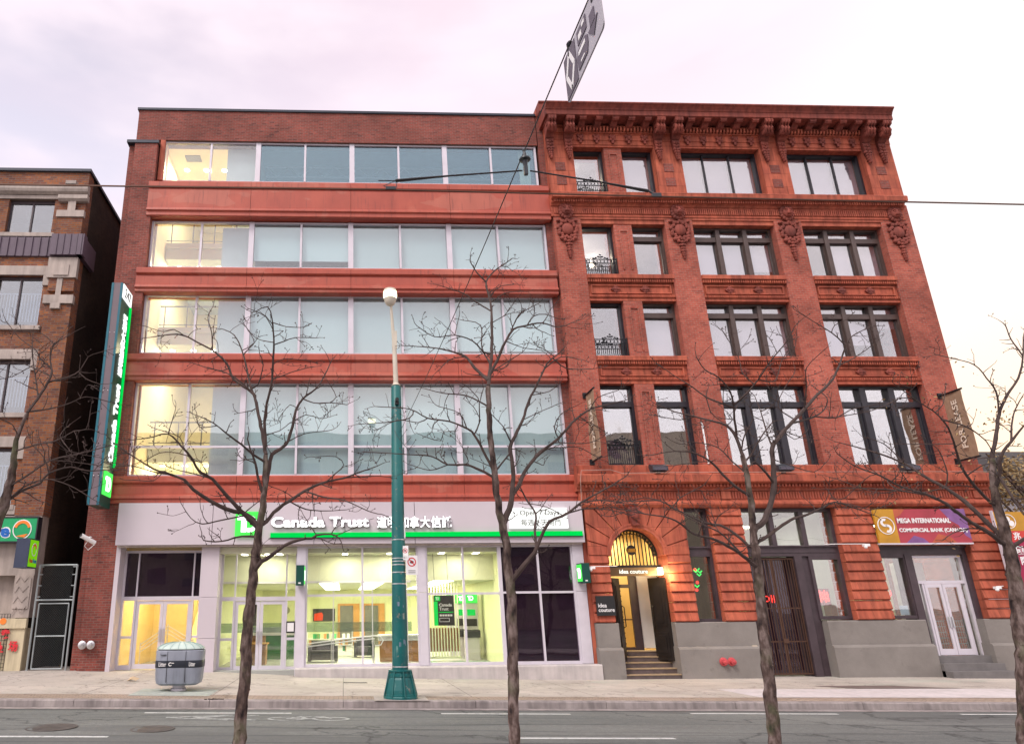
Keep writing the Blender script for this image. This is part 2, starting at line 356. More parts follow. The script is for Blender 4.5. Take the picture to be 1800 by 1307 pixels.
M['warm_bulb'] = emit('lit_warm_bulb', (1,.85,.55), 11.)
M['neon_red'] = emit('lit_red_neon', (1,.05,.04), 1.6)
M['neon_green'] = emit('lit_green_neon', (.05,1,.15), 1.2)
M['tv_red'] = emit('lit_red_screen', (1,.10,.03), .8)
M['white_paint'] = solid('white_paint', (.78,.77,.78), .5, vary=.04)
M['black_paint'] = solid('black_paint', (.02,.02,.022), .5, vary=.1)
M['red_paint'] = solid('red_paint', (.60,.03,.04), .5, vary=.1)
M['orange_paint'] = solid('orange_sign_paint', (.85,.22,.03), .5, vary=.08)
M['lime_sign'] = emit('lit_lime_sign_face', (.22,.62,.01), .55)
M['blue_paint'] = solid('blue_sign_paint', (.01,.12,.45), .5, vary=.08)
M['gold_sign'] = solid('gold_sign_vinyl', (.48,.24,.02), .5, vary=.15)
M['magenta_sign'] = solid('red_sign_vinyl', (.36,.04,.06), .4, vary=.2, scale=1.2)
M['crimson_sign'] = solid('crimson_sign_vinyl', (.33,.01,.06), .4, vary=.15)
M['banner'] = solid('tan_banner_cloth', (.30,.20,.135), .85, vary=.12)
M['banner_text'] = solid('cream_banner_print', (.70,.60,.50), .8)
M['bin_grey'] = stone('silver_grey_bin', (.29,.31,.37), (.21,.23,.28), .18, None, .4)
M['bin_lid'] = stone('pale_green_bin_lid', (.47,.57,.53), (.38,.46,.43), .15, None, .4)
M['pad'] = stone('pale_concrete_pad', (.42,.46,.42), (.30,.33,.30), .2)
M['roof_dark'] = solid('dark_roof', (.05,.045,.045), .8)
M['light_cladding'] = solid('light_grey_cladding', (.50,.49,.54), .7, vary=.05)
M['slat_metal'] = solid('mauve_brown_metal_slats', (.10,.07,.10), .5, vary=.1)
M['beige_wall'] = stone('beige_wall', (.52,.45,.36), (.42,.37,.30), .25)
M['cream_panel'] = stone('cream_painted_panel', (.58,.50,.34), (.46,.40,.28), .2)
M['insul'] = solid('dark_insulator', (.035,.04,.05), .4)
M['wire'] = solid('dark_wire', (.03,.028,.03), .5, .4)
# bark
t = NT('bark'); t.set(.9,0,.15)
c = t.ramp(t.noise(11, 6, stretch=(1,1,.45)), [(.32,(.02,.015,.016)),(.48,(.08,.055,.048)),(.66,(.19,.145,.135))])
c = t.mix(t.ramp(t.noise(2.0,3), [(.55,(0,0,0)),(.75,(.5,.5,.5))]), c, (.10,.13,.06)); t.col(c); t.bump(t.noise(30,4,stretch=(1,1,.4)), .6, .02); M['bark'] = t.m
M['twig'] = solid('dark_twig_bark', (.058,.038,.034), .85, vary=.35, scale=5)
# ground
t = NT('asphalt'); t.set(.85,0,.3)
c = t.ramp(t.noise(60,3), [(.3,(.12,.126,.124)),(.7,(.205,.215,.21))])
c = t.mix(.7, c, t.ramp(t.noise(9,5,rough=.75), [(.3,(.72,.72,.72)),(.7,(1.2,1.2,1.2))]), 'MULTIPLY')
c = t.mix(1., c, t.ramp(t.noise(.35,6,stretch=(.35,1.6,1)), [(.3,(.72,.74,.74)),(.7,(1.15,1.15,1.12))]), 'MULTIPLY')
c = t.mix(t.ramp(t.noise(.22,4,stretch=(.25,1.3,1)), [(.52,(0,0,0)),(.56,(.55,.55,.55))]), c, (.10,.105,.105))
c = t.mix(t.ramp(t.noise(2.6,5), [(.66,(0,0,0)),(.74,(.5,.5,.5))]), c, (.07,.07,.07))
wv = t.ramp(t.noise(.5,7,stretch=(.06,2.2,1),rough=.4), [(.485,(1,1,1)),(.497,(.45,.45,.48)),(.509,(1,1,1))]); c = t.mix(.95, c, wv, 'MULTIPLY')
wv2 = t.ramp(t.noise(.16,8,rough=.55), [(.494,(1,1,1)),(.50,(.45,.45,.47)),(.506,(1,1,1))]); c = t.mix(.95, c, wv2, 'MULTIPLY')
t.col(c); t.bump(t.noise(120,2), .4, .006); M['asphalt'] = t.m
def paving(name, c1, c2, bw, bh, ms, jd, offset=0., stain=None):
    t = NT(name); t.set(.85,0,.25)
    b = t.new('ShaderNodeTexBrick', Scale=1.0); b.offset = offset
    b.inputs['Brick Width'].default_value = bw; b.inputs['Row Height'].default_value = bh; b.inputs['Mortar Size'].default_value = ms
    b.inputs['Color1'].default_value = (*c1,1); b.inputs['Color2'].default_value = (*c2,1); b.inputs['Mortar'].default_value = (*jd,1)
    t.l.new(t.coord(), b.inputs['Vector'])
    c = t.mix(1., b.outputs['Color'], t.ramp(t.noise(.5,6,rough=.65), [(.3,(.74,.74,.72)),(.7,(1.12,1.1,1.1))]), 'MULTIPLY')
    c = t.mix(.6, c, t.ramp(t.noise(25,3), [(.3,(.8,.8,.8)),(.7,(1.15,1.15,1.15))]), 'MULTIPLY')
    c = t.mix(t.ramp(t.noise(1.5,6,rough=.7), [(.57,(0,0,0)),(.66,(.55,.55,.55))]), c, tuple(x*.55 for x in c1))
    c = t.mix(t.ramp(t.noise(7,2), [(.70,(0,0,0)),(.73,(.6,.6,.6))]), c, tuple(x*.4 for x in c1))
    c = t.mix(.8, c, t.ramp(t.noise(.33,8,rough=.55), [(.4945,(1,1,1)),(.5,(.42,.42,.42)),(.5055,(1,1,1))]), 'MULTIPLY')
    if stain: c = t.mix(t.ramp(t.noise(.35,3), [(.58,(0,0,0)),(.72,(.45,.45,.45))]), c, stain)
    t.col(c); t.bump(t.noise(70,3), .25, .006); return t.m
M['sidewalk'] = paving('concrete_sidewalk', (.42,.385,.35), (.47,.43,.39), 3.1, 2.3, .012, (.22,.2,.19), stain=(.34,.40,.34))
M['pavers'] = paving('brick_paver_strip', (.33,.26,.21), (.38,.31,.25), .22, .11, .008, (.17,.14,.12), .5)
M['kerb'] = stone('worn_kerb_concrete', (.36,.32,.31), (.20,.175,.175), .3)
M['new_slab'] = stone('newer_pale_concrete', (.56,.52,.53), (.46,.43,.43), .1, None, .85)
def worn(name, c, lo, hi):
    t = NT(name); t.set(.75,0,.3); t.col(t.mix(t.ramp(t.noise(9,6,rough=.7), [(lo,(0,0,0)),(hi,(1,1,1))]), c, (.19,.2,.195))); return t.m
M['marking'] = worn('worn_white_marking', (.56,.58,.57), .52, .7)
M['marking_faded'] = worn('faded_white_marking', (.43,.45,.44), .42, .62)
M['iron_cover'] = solid('iron_cover', (.105,.095,.09), .6, .3, vary=.3, scale=6)
TREES = {
 'A': [
  (-1.44,-14,-0.16,0.0898,-1.43,-14,0.07,0.0845,-1.42,-14,0.55,0.0799,-1.4,-14,0.99,0.0749,-1.38,-14,1.68,0.0703,-1.34,-14,2.27,0.0653,-1.3,-14,2.72,0.0598,-1.27,-14,2.98,0.0537,-1.23,-14,3.32,0.0478,-1.21,-14,3.65,0.0417,-1.22,-14,3.97,0.0354,-1.22,-14,4.12,0.0289),
  (-1.22,-14,4.12,0.0244,-1.3,-13.91,4.49,0.0231,-1.38,-13.84,4.81,0.0217,-1.45,-13.76,5.1,0.0201,-1.51,-13.73,5.21,0.0184,-1.84,-13.62,5.48,0.0168,-1.97,-13.61,5.75,0.0151,-2.19,-13.56,5.98,0.0133,-2.44,-13.49,6.14,0.0116,-2.77,-13.42,6.33,0.0097,-3.01,-13.36,6.37,0.0079,-3.37,-13.34,6.32,0.0059),
  (-1.51,-13.73,5.21,0.0117,-1.72,-13.76,5.4,0.01,-1.95,-13.77,5.54,0.0082,-2.22,-13.78,5.61,0.0065,-2.47,-13.82,5.68,0.005),
  (-2.24,-13.55,6.02,0.0106,-2.29,-13.45,6.37,0.0087,-2.4,-13.32,6.71,0.0067,-2.34,-13.23,6.96,0.005),
  (-2.77,-13.42,6.33,0.0079,-2.93,-13.5,6.41,0.0065,-3.07,-13.59,6.33,0.0052,-3.33,-13.72,6.37,0.005),
  (-1.45,-13.76,5.1,0.0163,-1.56,-13.66,5.37,0.0142,-1.65,-13.49,5.7,0.0121,-1.77,-13.36,6.08,0.0098,-1.94,-13.23,6.42,0.0075,-2.19,-13.09,6.59,0.0051),
  (-1.54,-13.68,5.31,0.0118,-1.42,-13.75,5.34,0.0094,-1.33,-13.88,5.64,0.007,-1.38,-13.97,5.79,0.005),
  (-1.77,-13.36,6.08,0.0074,-1.57,-13.32,6.24,0.0057,-1.74,-13.21,6.58,0.005),
  (-1.24,-13.98,4.18,0.0223,-1.24,-14.02,4.4,0.0206,-1.25,-14.06,4.65,0.0189,-1.22,-14.14,4.89,0.017,-1.15,-14.23,5.16,0.0153,-1.12,-14.37,5.48,0.0134,-1.1,-14.49,5.77,0.0116,-1.11,-14.57,5.97,0.0098,-1.13,-14.64,6.15,0.008,-1.2,-14.69,6.33,0.0062,-1.37,-14.77,6.21,0.005),
  (-1.1,-14.49,5.77,0.0089,-0.95,-14.45,5.84,0.0072,-0.77,-14.41,5.92,0.0054,-0.45,-14.3,5.96,0.005),
  (-1.14,-14.28,5.26,0.009,-0.85,-14.3,5.37,0.0063,-0.54,-14.31,5.46,0.005),
  (-1.12,-14.37,5.48,0.0067,-0.95,-14.33,5.59,0.0052,-0.55,-14.15,5.62,0.005),
  (-1.12,-14.62,6.09,0.0071,-0.9,-14.75,5.97,0.0053,-0.67,-14.89,5.9,0.005),
  (-1.1,-14.5,5.8,0.0067,-1.4,-14.28,5.95,0.0052,-1.61,-14.11,6.22,0.005),
  (-1.11,-14.57,5.97,0.0067,-1.23,-14.64,6.18,0.0051,-1.41,-14.69,6.26,0.005),
  (-1.21,-14,3.65,0.0285,-1.17,-13.89,3.92,0.0264,-1.14,-13.85,4.15,0.024,-0.93,-13.75,4.33,0.0216,-0.84,-13.62,4.69,0.0193,-0.8,-13.53,4.96,0.0168,-0.69,-13.48,5.18,0.0142,-0.48,-13.42,5.37,0.0115,-0.33,-13.34,5.65,0.0088,-0.21,-13.25,5.96,0.006),
  (-0.69,-13.48,5.18,0.0096,-0.5,-13.57,5.08,0.0076,-0.23,-13.69,5.05,0.0056,0.05,-13.82,4.98,0.005),
  (-0.23,-13.69,5.05,0.007,-0.13,-13.58,5.18,0.0055,-0.22,-13.49,5.39,0.005),
  (-0.92,-13.74,4.37,0.0082,-0.64,-13.8,4.5,0.006,-0.26,-13.84,4.54,0.005),
  (-0.82,-13.59,4.77,0.007,-0.63,-13.52,4.89,0.0054,-0.4,-13.46,4.84,0.005),
  (-0.78,-13.52,4.99,0.0066,-0.9,-13.56,5.05,0.005,-1.05,-13.65,4.82,0.005),
  (-1.24,-14.02,4.43,0.0072,-1.02,-13.9,4.53,0.0054,-0.88,-13.76,4.69,0.005),
  (-1.22,-14,4,0.0177,-1.38,-14.18,4.08,0.0149,-1.54,-14.39,4.19,0.012,-1.76,-14.57,4.33,0.0093,-1.92,-14.75,4.44,0.0067,-2.14,-14.98,4.5,0.005),
  (-1.87,-14.7,4.41,0.0067,-2.15,-14.58,4.42,0.0051,-2.22,-14.5,4.6,0.005),
  (-1.22,-14,3.47,0.0218,-1.31,-14.02,3.7,0.0182,-1.37,-14.08,3.98,0.0145,-1.46,-14.07,4.2,0.0108,-1.5,-14.1,4.35,0.0071),
  (-1.4,-14.07,4.04,0.0062,-1.52,-14.06,4.03,0.005,-1.61,-14.07,4.01,0.005),
  (-1.27,-14,2.98,0.0344,-1.39,-14.01,3.13,0.0316,-1.54,-14.04,3.22,0.0286,-1.78,-14.07,3.27,0.0256,-2.04,-14.18,3.4,0.0226,-2.25,-14.24,3.54,0.0196,-2.39,-14.3,3.68,0.0167,-2.57,-14.32,3.75,0.0138,-2.82,-14.4,3.82,0.0108,-3.11,-14.48,3.99,0.0079,-3.42,-14.5,4.2,0.0051),
  (-2.57,-14.32,3.75,0.0094,-2.89,-14.14,3.83,0.0077,-3.25,-13.97,3.95,0.0059,-3.61,-13.81,4.03,0.005),
  (-2.75,-14.22,3.79,0.0064,-2.84,-14.28,3.67,0.005,-3.1,-14.4,3.66,0.005),
  (-3.11,-14.48,3.99,0.0067,-3.24,-14.48,4.05,0.0051,-3.41,-14.46,4,0.005),
  (-1.28,-14,3,0.0301,-1.38,-14.04,3.07,0.0275,-1.64,-14.2,3.33,0.0247,-1.81,-14.32,3.51,0.022,-1.94,-14.43,3.67,0.0194,-2.11,-14.56,3.74,0.0167,-2.21,-14.68,3.92,0.0141,-2.35,-14.77,4.08,0.0116,-2.54,-14.86,4.25,0.009,-2.71,-14.97,4.18,0.0065,-2.93,-15.07,4.12,0.005),
  (-2.24,-14.7,3.95,0.007,-2.51,-14.57,4.04,0.0059,-2.74,-14.48,4.05,0.005,-2.93,-14.37,3.98,0.005),
  (-2.33,-14.75,4.06,0.0062,-2.39,-14.78,4.22,0.005,-2.64,-14.86,4.3,0.005),
  (-1.94,-14.43,3.67,0.0084,-2.23,-14.4,3.75,0.0068,-2.54,-14.38,3.83,0.0051,-2.69,-14.38,3.89,0.005),
  (-2,-14.48,3.69,0.0063,-2.08,-14.62,3.87,0.005,-2.2,-14.72,3.88,0.005),
  (-1.26,-14,3.05,0.028,-1.18,-13.95,3.1,0.0253,-1.02,-13.86,3.3,0.0228,-0.84,-13.75,3.44,0.0201,-0.57,-13.61,3.64,0.0175,-0.29,-13.45,3.78,0.0147,0,-13.31,3.87,0.0118,0.27,-13.18,3.99,0.0089,0.58,-13.06,4.12,0.0058),
  (-0.29,-13.45,3.78,0.0093,-0.13,-13.48,3.92,0.0079,0,-13.5,4.05,0.0065,-0.13,-13.55,4.18,0.0051,-0.48,-13.58,4.17,0.005),
  (0,-13.31,3.87,0.0084,0.51,-13.03,3.95,0.0063,0.79,-12.86,3.96,0.005),
  (-0.62,-13.63,3.61,0.0118,-0.31,-13.84,3.48,0.0097,0,-14.05,3.4,0.0076,0.39,-14.4,3.18,0.0056,0.56,-14.5,3.13,0.005),
  (-0.85,-13.75,3.43,0.0098,-0.6,-13.57,3.33,0.008,-0.29,-13.35,3.33,0.0061,0,-13.15,3.37,0.005),
  (-0.78,-13.72,3.48,0.0063,-0.94,-13.8,3.58,0.005,-1.12,-13.85,3.64,0.005),
  (-1.29,-14,2.86,0.015,-1.54,-13.96,2.88,0.0123,-1.84,-13.93,2.81,0.0095,-2.12,-13.88,2.83,0.0067,-2.16,-13.86,2.94,0.005),
  (-1.48,-14.03,3.18,0.0112,-1.83,-14.08,3.11,0.0093,-2.1,-14.19,3.04,0.0074,-2.26,-14.25,3.12,0.0056,-2.38,-14.3,3.29,0.005),
  (-1.52,-14.04,3.2,0.0086,-1.37,-14.01,3.34,0.0063,-1.27,-13.97,3.42,0.005),
  (-1.34,-14,2.32,0.0295,-1.22,-14.06,2.5,0.0267,-1.08,-14.08,2.58,0.0239,-0.89,-14.13,2.72,0.0211,-0.68,-14.19,2.8,0.0183,-0.47,-14.24,2.82,0.0154,-0.4,-14.25,2.86,0.0126,-0.18,-14.3,2.87,0.0098,-0.06,-14.33,2.8,0.0069,-0.02,-14.36,2.71,0.005),
  (-0.4,-14.25,2.86,0.0076,-0.47,-14.25,2.96,0.0055,-0.54,-14.24,3.07,0.005),
  (-0.13,-14.32,2.84,0.0067,0.02,-14.35,2.9,0.005,0.18,-14.35,2.96,0.005),
 ],
 'B': [
  (2.39,-14,-0.23,0.0751,2.4,-14,0.01,0.0728,2.42,-14,0.49,0.071,2.44,-14,0.9,0.069,2.47,-14,1.48,0.0672,2.49,-14,1.88,0.065,2.5,-14,2.18,0.0625,2.47,-14,2.49,0.06,2.47,-14,2.78,0.0574,2.43,-14,3.04,0.0547,2.4,-14,3.21,0.0518,2.38,-14,3.49,0.049,2.37,-14,3.76,0.0462,2.35,-14,4.1,0.0434,2.33,-14,4.56,0.0407,2.34,-14,4.93,0.0378,2.35,-14,5.24,0.0348),
  (2.35,-14,5.24,0.0255,2.39,-13.9,5.43,0.0238,2.49,-13.71,5.81,0.0223,2.57,-13.51,6.22,0.0207,2.63,-13.33,6.63,0.019,2.68,-13.13,7.03,0.0172,2.68,-12.95,7.42,0.0152,2.68,-12.87,7.65,0.013,2.89,-12.7,7.97,0.0109,3.13,-12.58,8.18,0.0086,3.32,-12.47,8.36,0.0062),
  (2.68,-12.87,7.65,0.0129,2.51,-12.91,7.82,0.0102,2.41,-12.92,8,0.0076,2.39,-12.94,8.09,0.005),
  (2.67,-13.18,6.92,0.0124,2.43,-13.13,7.11,0.0105,2.2,-13.09,7.31,0.0087,1.83,-13.06,7.46,0.0067,1.71,-13.06,7.5,0.005),
  (2.68,-13.08,7.13,0.0105,2.95,-13.11,7.31,0.0073,3.25,-13.12,7.35,0.005),
  (2.68,-13.02,7.28,0.0084,2.94,-12.84,7.57,0.0065,3.29,-12.68,7.7,0.005),
  (2.63,-13.33,6.63,0.0071,2.76,-13.44,6.68,0.0053,2.9,-13.55,6.72,0.005),
  (2.4,-13.88,5.46,0.0212,2.57,-13.85,5.77,0.0191,2.73,-13.85,6.09,0.0168,2.88,-13.82,6.31,0.0146,3.14,-13.77,6.41,0.0122,3.42,-13.76,6.46,0.0098,3.7,-13.74,6.39,0.0074,4.03,-13.73,6.52,0.005),
  (3.14,-13.77,6.41,0.0093,3.26,-13.8,6.57,0.0075,3.44,-13.86,6.58,0.0057,3.62,-13.9,6.49,0.005),
  (2.79,-13.84,6.18,0.0097,3.04,-13.62,6.64,0.008,3.33,-13.48,6.88,0.0061,3.48,-13.39,6.98,0.005),
  (2.73,-13.85,6.09,0.0067,3.01,-13.86,5.97,0.005,3.31,-13.87,5.92,0.005),
  (2.37,-13.94,5.36,0.0257,2.29,-13.84,5.49,0.0225,2.2,-13.74,5.64,0.0191,2.09,-13.58,5.9,0.0158,1.92,-13.47,6.02,0.0123,1.6,-13.23,6.19,0.0088,1.18,-12.95,6.33,0.0052),
  (2.52,-13.64,5.95,0.0127,2.39,-13.66,5.95,0.011,2.19,-13.72,6.14,0.0093,1.87,-13.85,6.19,0.0076,1.51,-13.94,6.13,0.0059,1.2,-14.06,6.28,0.005),
  (2.46,-13.76,5.71,0.0125,2.38,-13.55,6.08,0.01,2.42,-13.35,6.58,0.0074,2.15,-13.2,6.73,0.005),
  (2.08,-13.58,5.9,0.0083,1.8,-13.67,5.82,0.006,1.58,-13.81,5.58,0.005),
  (1.87,-13.85,6.19,0.0063,1.92,-13.82,6.38,0.005,1.97,-13.79,6.56,0.005),
  (2.44,-13.88,5.53,0.0094,2.67,-13.9,5.67,0.0066,2.96,-13.98,5.84,0.005),
  (2.44,-14,3.01,0.0371,2.56,-13.95,3.27,0.035,2.62,-13.92,3.42,0.0328,2.66,-13.88,3.6,0.0305,2.69,-13.85,3.78,0.0282,2.7,-13.8,4.01,0.026,2.7,-13.75,4.28,0.0237,2.8,-13.71,4.48,0.0213,2.97,-13.63,4.77,0.019,3.13,-13.54,5.14,0.0166,3.32,-13.51,5.47,0.014,3.52,-13.47,5.82,0.0115,3.67,-13.43,5.96,0.0087,3.86,-13.37,6.11,0.006),
  (2.73,-13.74,4.35,0.012,2.6,-13.88,4.55,0.0095,2.55,-13.93,4.61,0.007,2.35,-14.05,4.77,0.005),
  (2.37,-14,3.85,0.0134,2.62,-13.96,4.13,0.0102,2.67,-13.93,4.28,0.0068),
  (3.47,-13.48,5.73,0.0098,3.75,-13.54,5.92,0.0069,4.04,-13.56,5.87,0.005),
  (3.64,-13.44,5.93,0.0099,3.86,-13.4,5.76,0.0079,4.24,-13.32,5.77,0.006,4.49,-13.3,5.8,0.005),
  (3.67,-13.43,5.96,0.0079,3.51,-13.47,6.07,0.006,3.38,-13.52,6.11,0.005),
  (3.19,-13.54,5.23,0.0072,3.55,-13.38,5.35,0.0054,3.74,-13.29,5.5,0.005),
  (2.97,-13.63,4.77,0.0071,3.19,-13.69,4.87,0.0052,3.45,-13.74,4.97,0.005),
  (2.63,-13.9,3.49,0.029,2.76,-13.85,3.64,0.0262,2.95,-13.75,3.95,0.0236,3.22,-13.64,4.23,0.0209,3.57,-13.55,4.48,0.018,3.9,-13.47,4.81,0.015,4.23,-13.37,5.03,0.012,4.6,-13.25,5.15,0.0088,4.93,-13.2,5.24,0.0055),
  (3.15,-13.67,4.15,0.0102,3.39,-13.77,4.35,0.0087,3.62,-13.84,4.33,0.0071,3.92,-13.95,4.31,0.0056,4.07,-14.06,4.36,0.005),
  (2.95,-13.75,3.95,0.0101,3.33,-13.56,4.28,0.0088,3.68,-13.43,4.35,0.0074,3.98,-13.33,4.37,0.0059,4.33,-13.26,4.19,0.005),
  (3.57,-13.55,4.48,0.009,3.48,-13.66,4.64,0.0072,3.58,-13.77,4.84,0.0055,3.79,-13.86,4.94,0.005),
  (3.95,-13.45,4.84,0.0077,4.19,-13.41,4.78,0.0058,4.43,-13.35,4.64,0.005),
  (4.23,-13.37,5.03,0.0088,4.31,-13.52,5.19,0.0063,4.6,-13.71,5.26,0.005),
  (2.38,-14,3.72,0.0214,2.38,-14,3.79,0.0192,2.26,-13.95,4.09,0.0173,2.1,-13.95,4.42,0.0152,1.99,-13.95,4.54,0.013,1.71,-13.92,4.67,0.0108,1.35,-13.92,4.73,0.0086,1.06,-13.92,4.88,0.0064,0.55,-13.85,4.94,0.005),
  (2.08,-13.95,4.44,0.0109,2.17,-14,4.63,0.0087,2.16,-14.13,4.9,0.0064,2.22,-14.23,5.13,0.005),
  (2.34,-14,4.9,0.011,2,-13.88,5.12,0.0089,1.64,-13.78,5.19,0.0066,1.36,-13.67,5.3,0.005),
  (1.97,-13.95,4.55,0.0082,1.85,-14.03,4.78,0.0059,1.52,-14.07,4.88,0.005),
  (1.83,-13.93,4.62,0.0073,1.79,-13.87,4.52,0.0064,1.62,-13.78,4.54,0.0056,1.58,-13.68,4.41,0.005,1.38,-13.57,4.49,0.005),
  (1.12,-13.92,4.85,0.0092,1.05,-13.95,4.72,0.0075,0.64,-14.02,4.63,0.0057,0.32,-14.1,4.59,0.005),
  (1.35,-13.92,4.73,0.0078,1.2,-13.86,4.67,0.0064,0.88,-13.78,4.73,0.0051,0.55,-13.68,4.6,0.005),
  (2.38,-14,3.74,0.0178,2.09,-14.04,3.88,0.0155,1.87,-14.1,3.94,0.0131,1.61,-14.13,3.93,0.0108,1.37,-14.17,4.05,0.0085,1,-14.28,4.06,0.0062,0.31,-14.38,4.08,0.005),
  (1.61,-14.13,3.93,0.0079,1.35,-13.99,3.87,0.0058,1.1,-13.81,3.98,0.005),
  (1.87,-14.1,3.94,0.0066,1.94,-14.13,3.98,0.005,1.86,-14.19,4.12,0.005),
  (2.38,-14,3.79,0.008,2.35,-13.96,3.91,0.0061,2.22,-13.94,3.98,0.005),
  (2.49,-14,2.15,0.034,2.6,-14.06,2.3,0.0308,2.72,-14.13,2.44,0.0276,2.86,-14.14,2.6,0.0246,2.96,-14.18,2.81,0.0215,3.09,-14.26,3.03,0.0183,3.35,-14.35,3.15,0.015,3.57,-14.37,3.31,0.0119,3.92,-14.43,3.49,0.0087,4.24,-14.47,3.67,0.0056),
  (2.89,-14.15,2.66,0.0171,2.93,-13.98,2.95,0.0151,3,-13.86,3.21,0.0129,2.9,-13.75,3.44,0.0106,2.84,-13.63,3.67,0.0083),
  (3.57,-14.37,3.31,0.0103,3.89,-14.45,3.33,0.007,4.19,-14.51,3.27,0.005),
  (3.35,-14.35,3.15,0.0094,3.7,-14.17,3.24,0.0077,4.12,-13.96,3.25,0.0059,4.57,-13.73,3.19,0.005),
  (3.29,-14.33,3.12,0.0068,3.04,-14.33,3.25,0.0051,2.82,-14.35,3.29,0.005),
  (3,-13.86,3.21,0.0089,3.08,-13.85,3.27,0.0065,3.19,-13.82,3.41,0.005),
  (3.92,-14.43,3.49,0.0068,4.1,-14.49,3.56,0.0051,4.21,-14.53,3.52,0.005),
 ],
 'C': [
  (6.1,-14,-0.29,0.0841,6.12,-14,-0.05,0.08,6.16,-14,0.48,0.0765,6.19,-14,0.89,0.0727,6.24,-14,1.52,0.0691,6.28,-14,1.96,0.065,6.3,-14,2.29,0.0606,6.33,-14,2.63,0.0561,6.33,-14,2.8,0.0513,6.35,-14,3.02,0.0464,6.39,-14,3.42,0.0417,6.39,-14,3.76,0.0369,6.38,-14,4.09,0.0319),
  (6.38,-14,4.09,0.0228,6.39,-13.91,4.41,0.0201,6.33,-13.78,4.64,0.0173,6.18,-13.69,4.73,0.0143,5.94,-13.53,4.86,0.0113,5.66,-13.43,4.97,0.0081,5.39,-13.29,5.16,0.005),
  (6.39,-13.91,4.41,0.0167,6.32,-14.06,4.67,0.0146,6.27,-14.19,4.87,0.0125,6.18,-14.32,5.06,0.0105,5.91,-14.52,5.24,0.0084,5.62,-14.69,5.31,0.0064,5.44,-14.84,5.46,0.005),
  (6.27,-14.17,4.84,0.0137,6.12,-14.15,4.91,0.0119,5.91,-14.07,5.04,0.01,5.72,-14.05,5.22,0.0081,5.46,-14.01,5.43,0.0062,5.24,-13.97,5.64,0.005),
  (6.27,-14.19,4.87,0.0137,6.42,-14.35,5.02,0.0117,6.56,-14.51,5.21,0.0097,6.72,-14.7,5.48,0.0078,6.86,-14.93,5.69,0.0058,6.96,-15.02,5.89,0.005),
  (6.51,-14.46,5.14,0.0081,6.4,-14.38,5.35,0.0067,6.42,-14.31,5.65,0.0053,6.3,-14.2,6.15,0.005),
  (6.72,-14.7,5.48,0.0076,7.04,-14.68,5.52,0.0056,7.12,-14.71,5.68,0.005),
  (6.56,-14.51,5.21,0.0077,6.84,-14.47,5.19,0.0057,7.06,-14.38,5.52,0.005),
  (6.33,-13.78,4.64,0.0075,6.42,-13.83,4.73,0.0056,6.3,-13.9,4.85,0.005),
  (5.94,-13.53,4.86,0.0082,5.76,-13.39,4.84,0.0061,5.43,-13.15,4.98,0.005),
  (5.91,-14.07,5.04,0.0084,5.94,-14.07,4.8,0.006,6.03,-14.1,4.66,0.005),
  (6.38,-14,3.98,0.0145,6.54,-13.96,4.1,0.0119,6.8,-13.89,4.41,0.0093,7.11,-13.79,4.69,0.0066),
  (6.38,-13.98,4.15,0.0101,6.42,-14.09,4.4,0.0081,6.53,-14.2,4.63,0.0061,6.5,-14.25,4.82,0.005),
  (6.34,-14,2.92,0.0419,6.42,-13.97,2.96,0.0396,6.61,-13.91,3.09,0.0375,6.84,-13.77,3.36,0.0357,7,-13.69,3.69,0.0336,7.11,-13.61,4.03,0.0316,7.22,-13.49,4.33,0.0294,7.45,-13.41,4.56,0.0271,7.71,-13.35,4.78,0.0247,8.09,-13.22,5.07,0.0223,8.47,-13.07,5.37,0.0199,8.88,-12.95,5.67,0.0173,9.15,-12.86,5.97,0.0146,9.41,-12.78,6.36,0.0119,9.62,-12.73,6.62,0.009,10.21,-12.55,6.92,0.0061),
  (9.46,-12.77,6.43,0.0118,9.28,-12.73,6.7,0.0094,8.98,-12.78,6.88,0.0069,8.62,-12.81,7.12,0.005),
  (7.71,-13.35,4.78,0.0128,8.28,-13.12,4.95,0.0109,8.61,-13,5.13,0.0089,8.78,-12.89,5.38,0.0069,8.7,-12.74,5.62,0.005),
  (8.31,-13.11,4.97,0.0111,8.61,-13.26,4.91,0.0088,8.82,-13.36,5.03,0.0066,9.19,-13.41,5.09,0.005),
  (7.22,-13.49,4.33,0.0134,7.24,-13.37,4.64,0.0107,7.3,-13.22,5.03,0.008,7.32,-13.09,5.36,0.0051),
  (8.09,-13.22,5.07,0.011,8.05,-13.45,5.4,0.0086,7.97,-13.68,5.69,0.0062,8.16,-13.89,5.91,0.005),
  (9.18,-12.85,6.02,0.01,9.64,-12.68,6.23,0.0073,10.25,-12.43,6.57,0.005),
  (9.26,-12.74,6.71,0.0076,9.3,-12.81,6.83,0.0057,9.5,-12.89,6.92,0.005),
  (7.82,-13.31,4.86,0.0099,7.58,-13.3,5.08,0.0079,7.71,-13.3,5.37,0.006,8,-13.28,5.71,0.005),
  (7.3,-13.22,5.03,0.008,7.54,-13.27,5.16,0.006,7.6,-13.37,5.42,0.005),
  (7.54,-13.39,4.64,0.0073,7.72,-13.35,4.5,0.0054,7.96,-13.35,4.64,0.005),
  (7,-13.69,3.69,0.0185,6.84,-13.81,3.83,0.0146,6.57,-13.99,3.99,0.0106,6.46,-14.03,3.92,0.0068),
  (6.33,-14,2.68,0.0241,6.42,-13.96,2.75,0.0218,6.68,-13.88,2.87,0.0196,7.12,-13.75,3.1,0.0175,7.47,-13.65,3.19,0.0152,7.87,-13.54,3.33,0.0128,8.11,-13.46,3.42,0.0103,8.55,-13.3,3.34,0.0079,9,-13.16,3.22,0.0053),
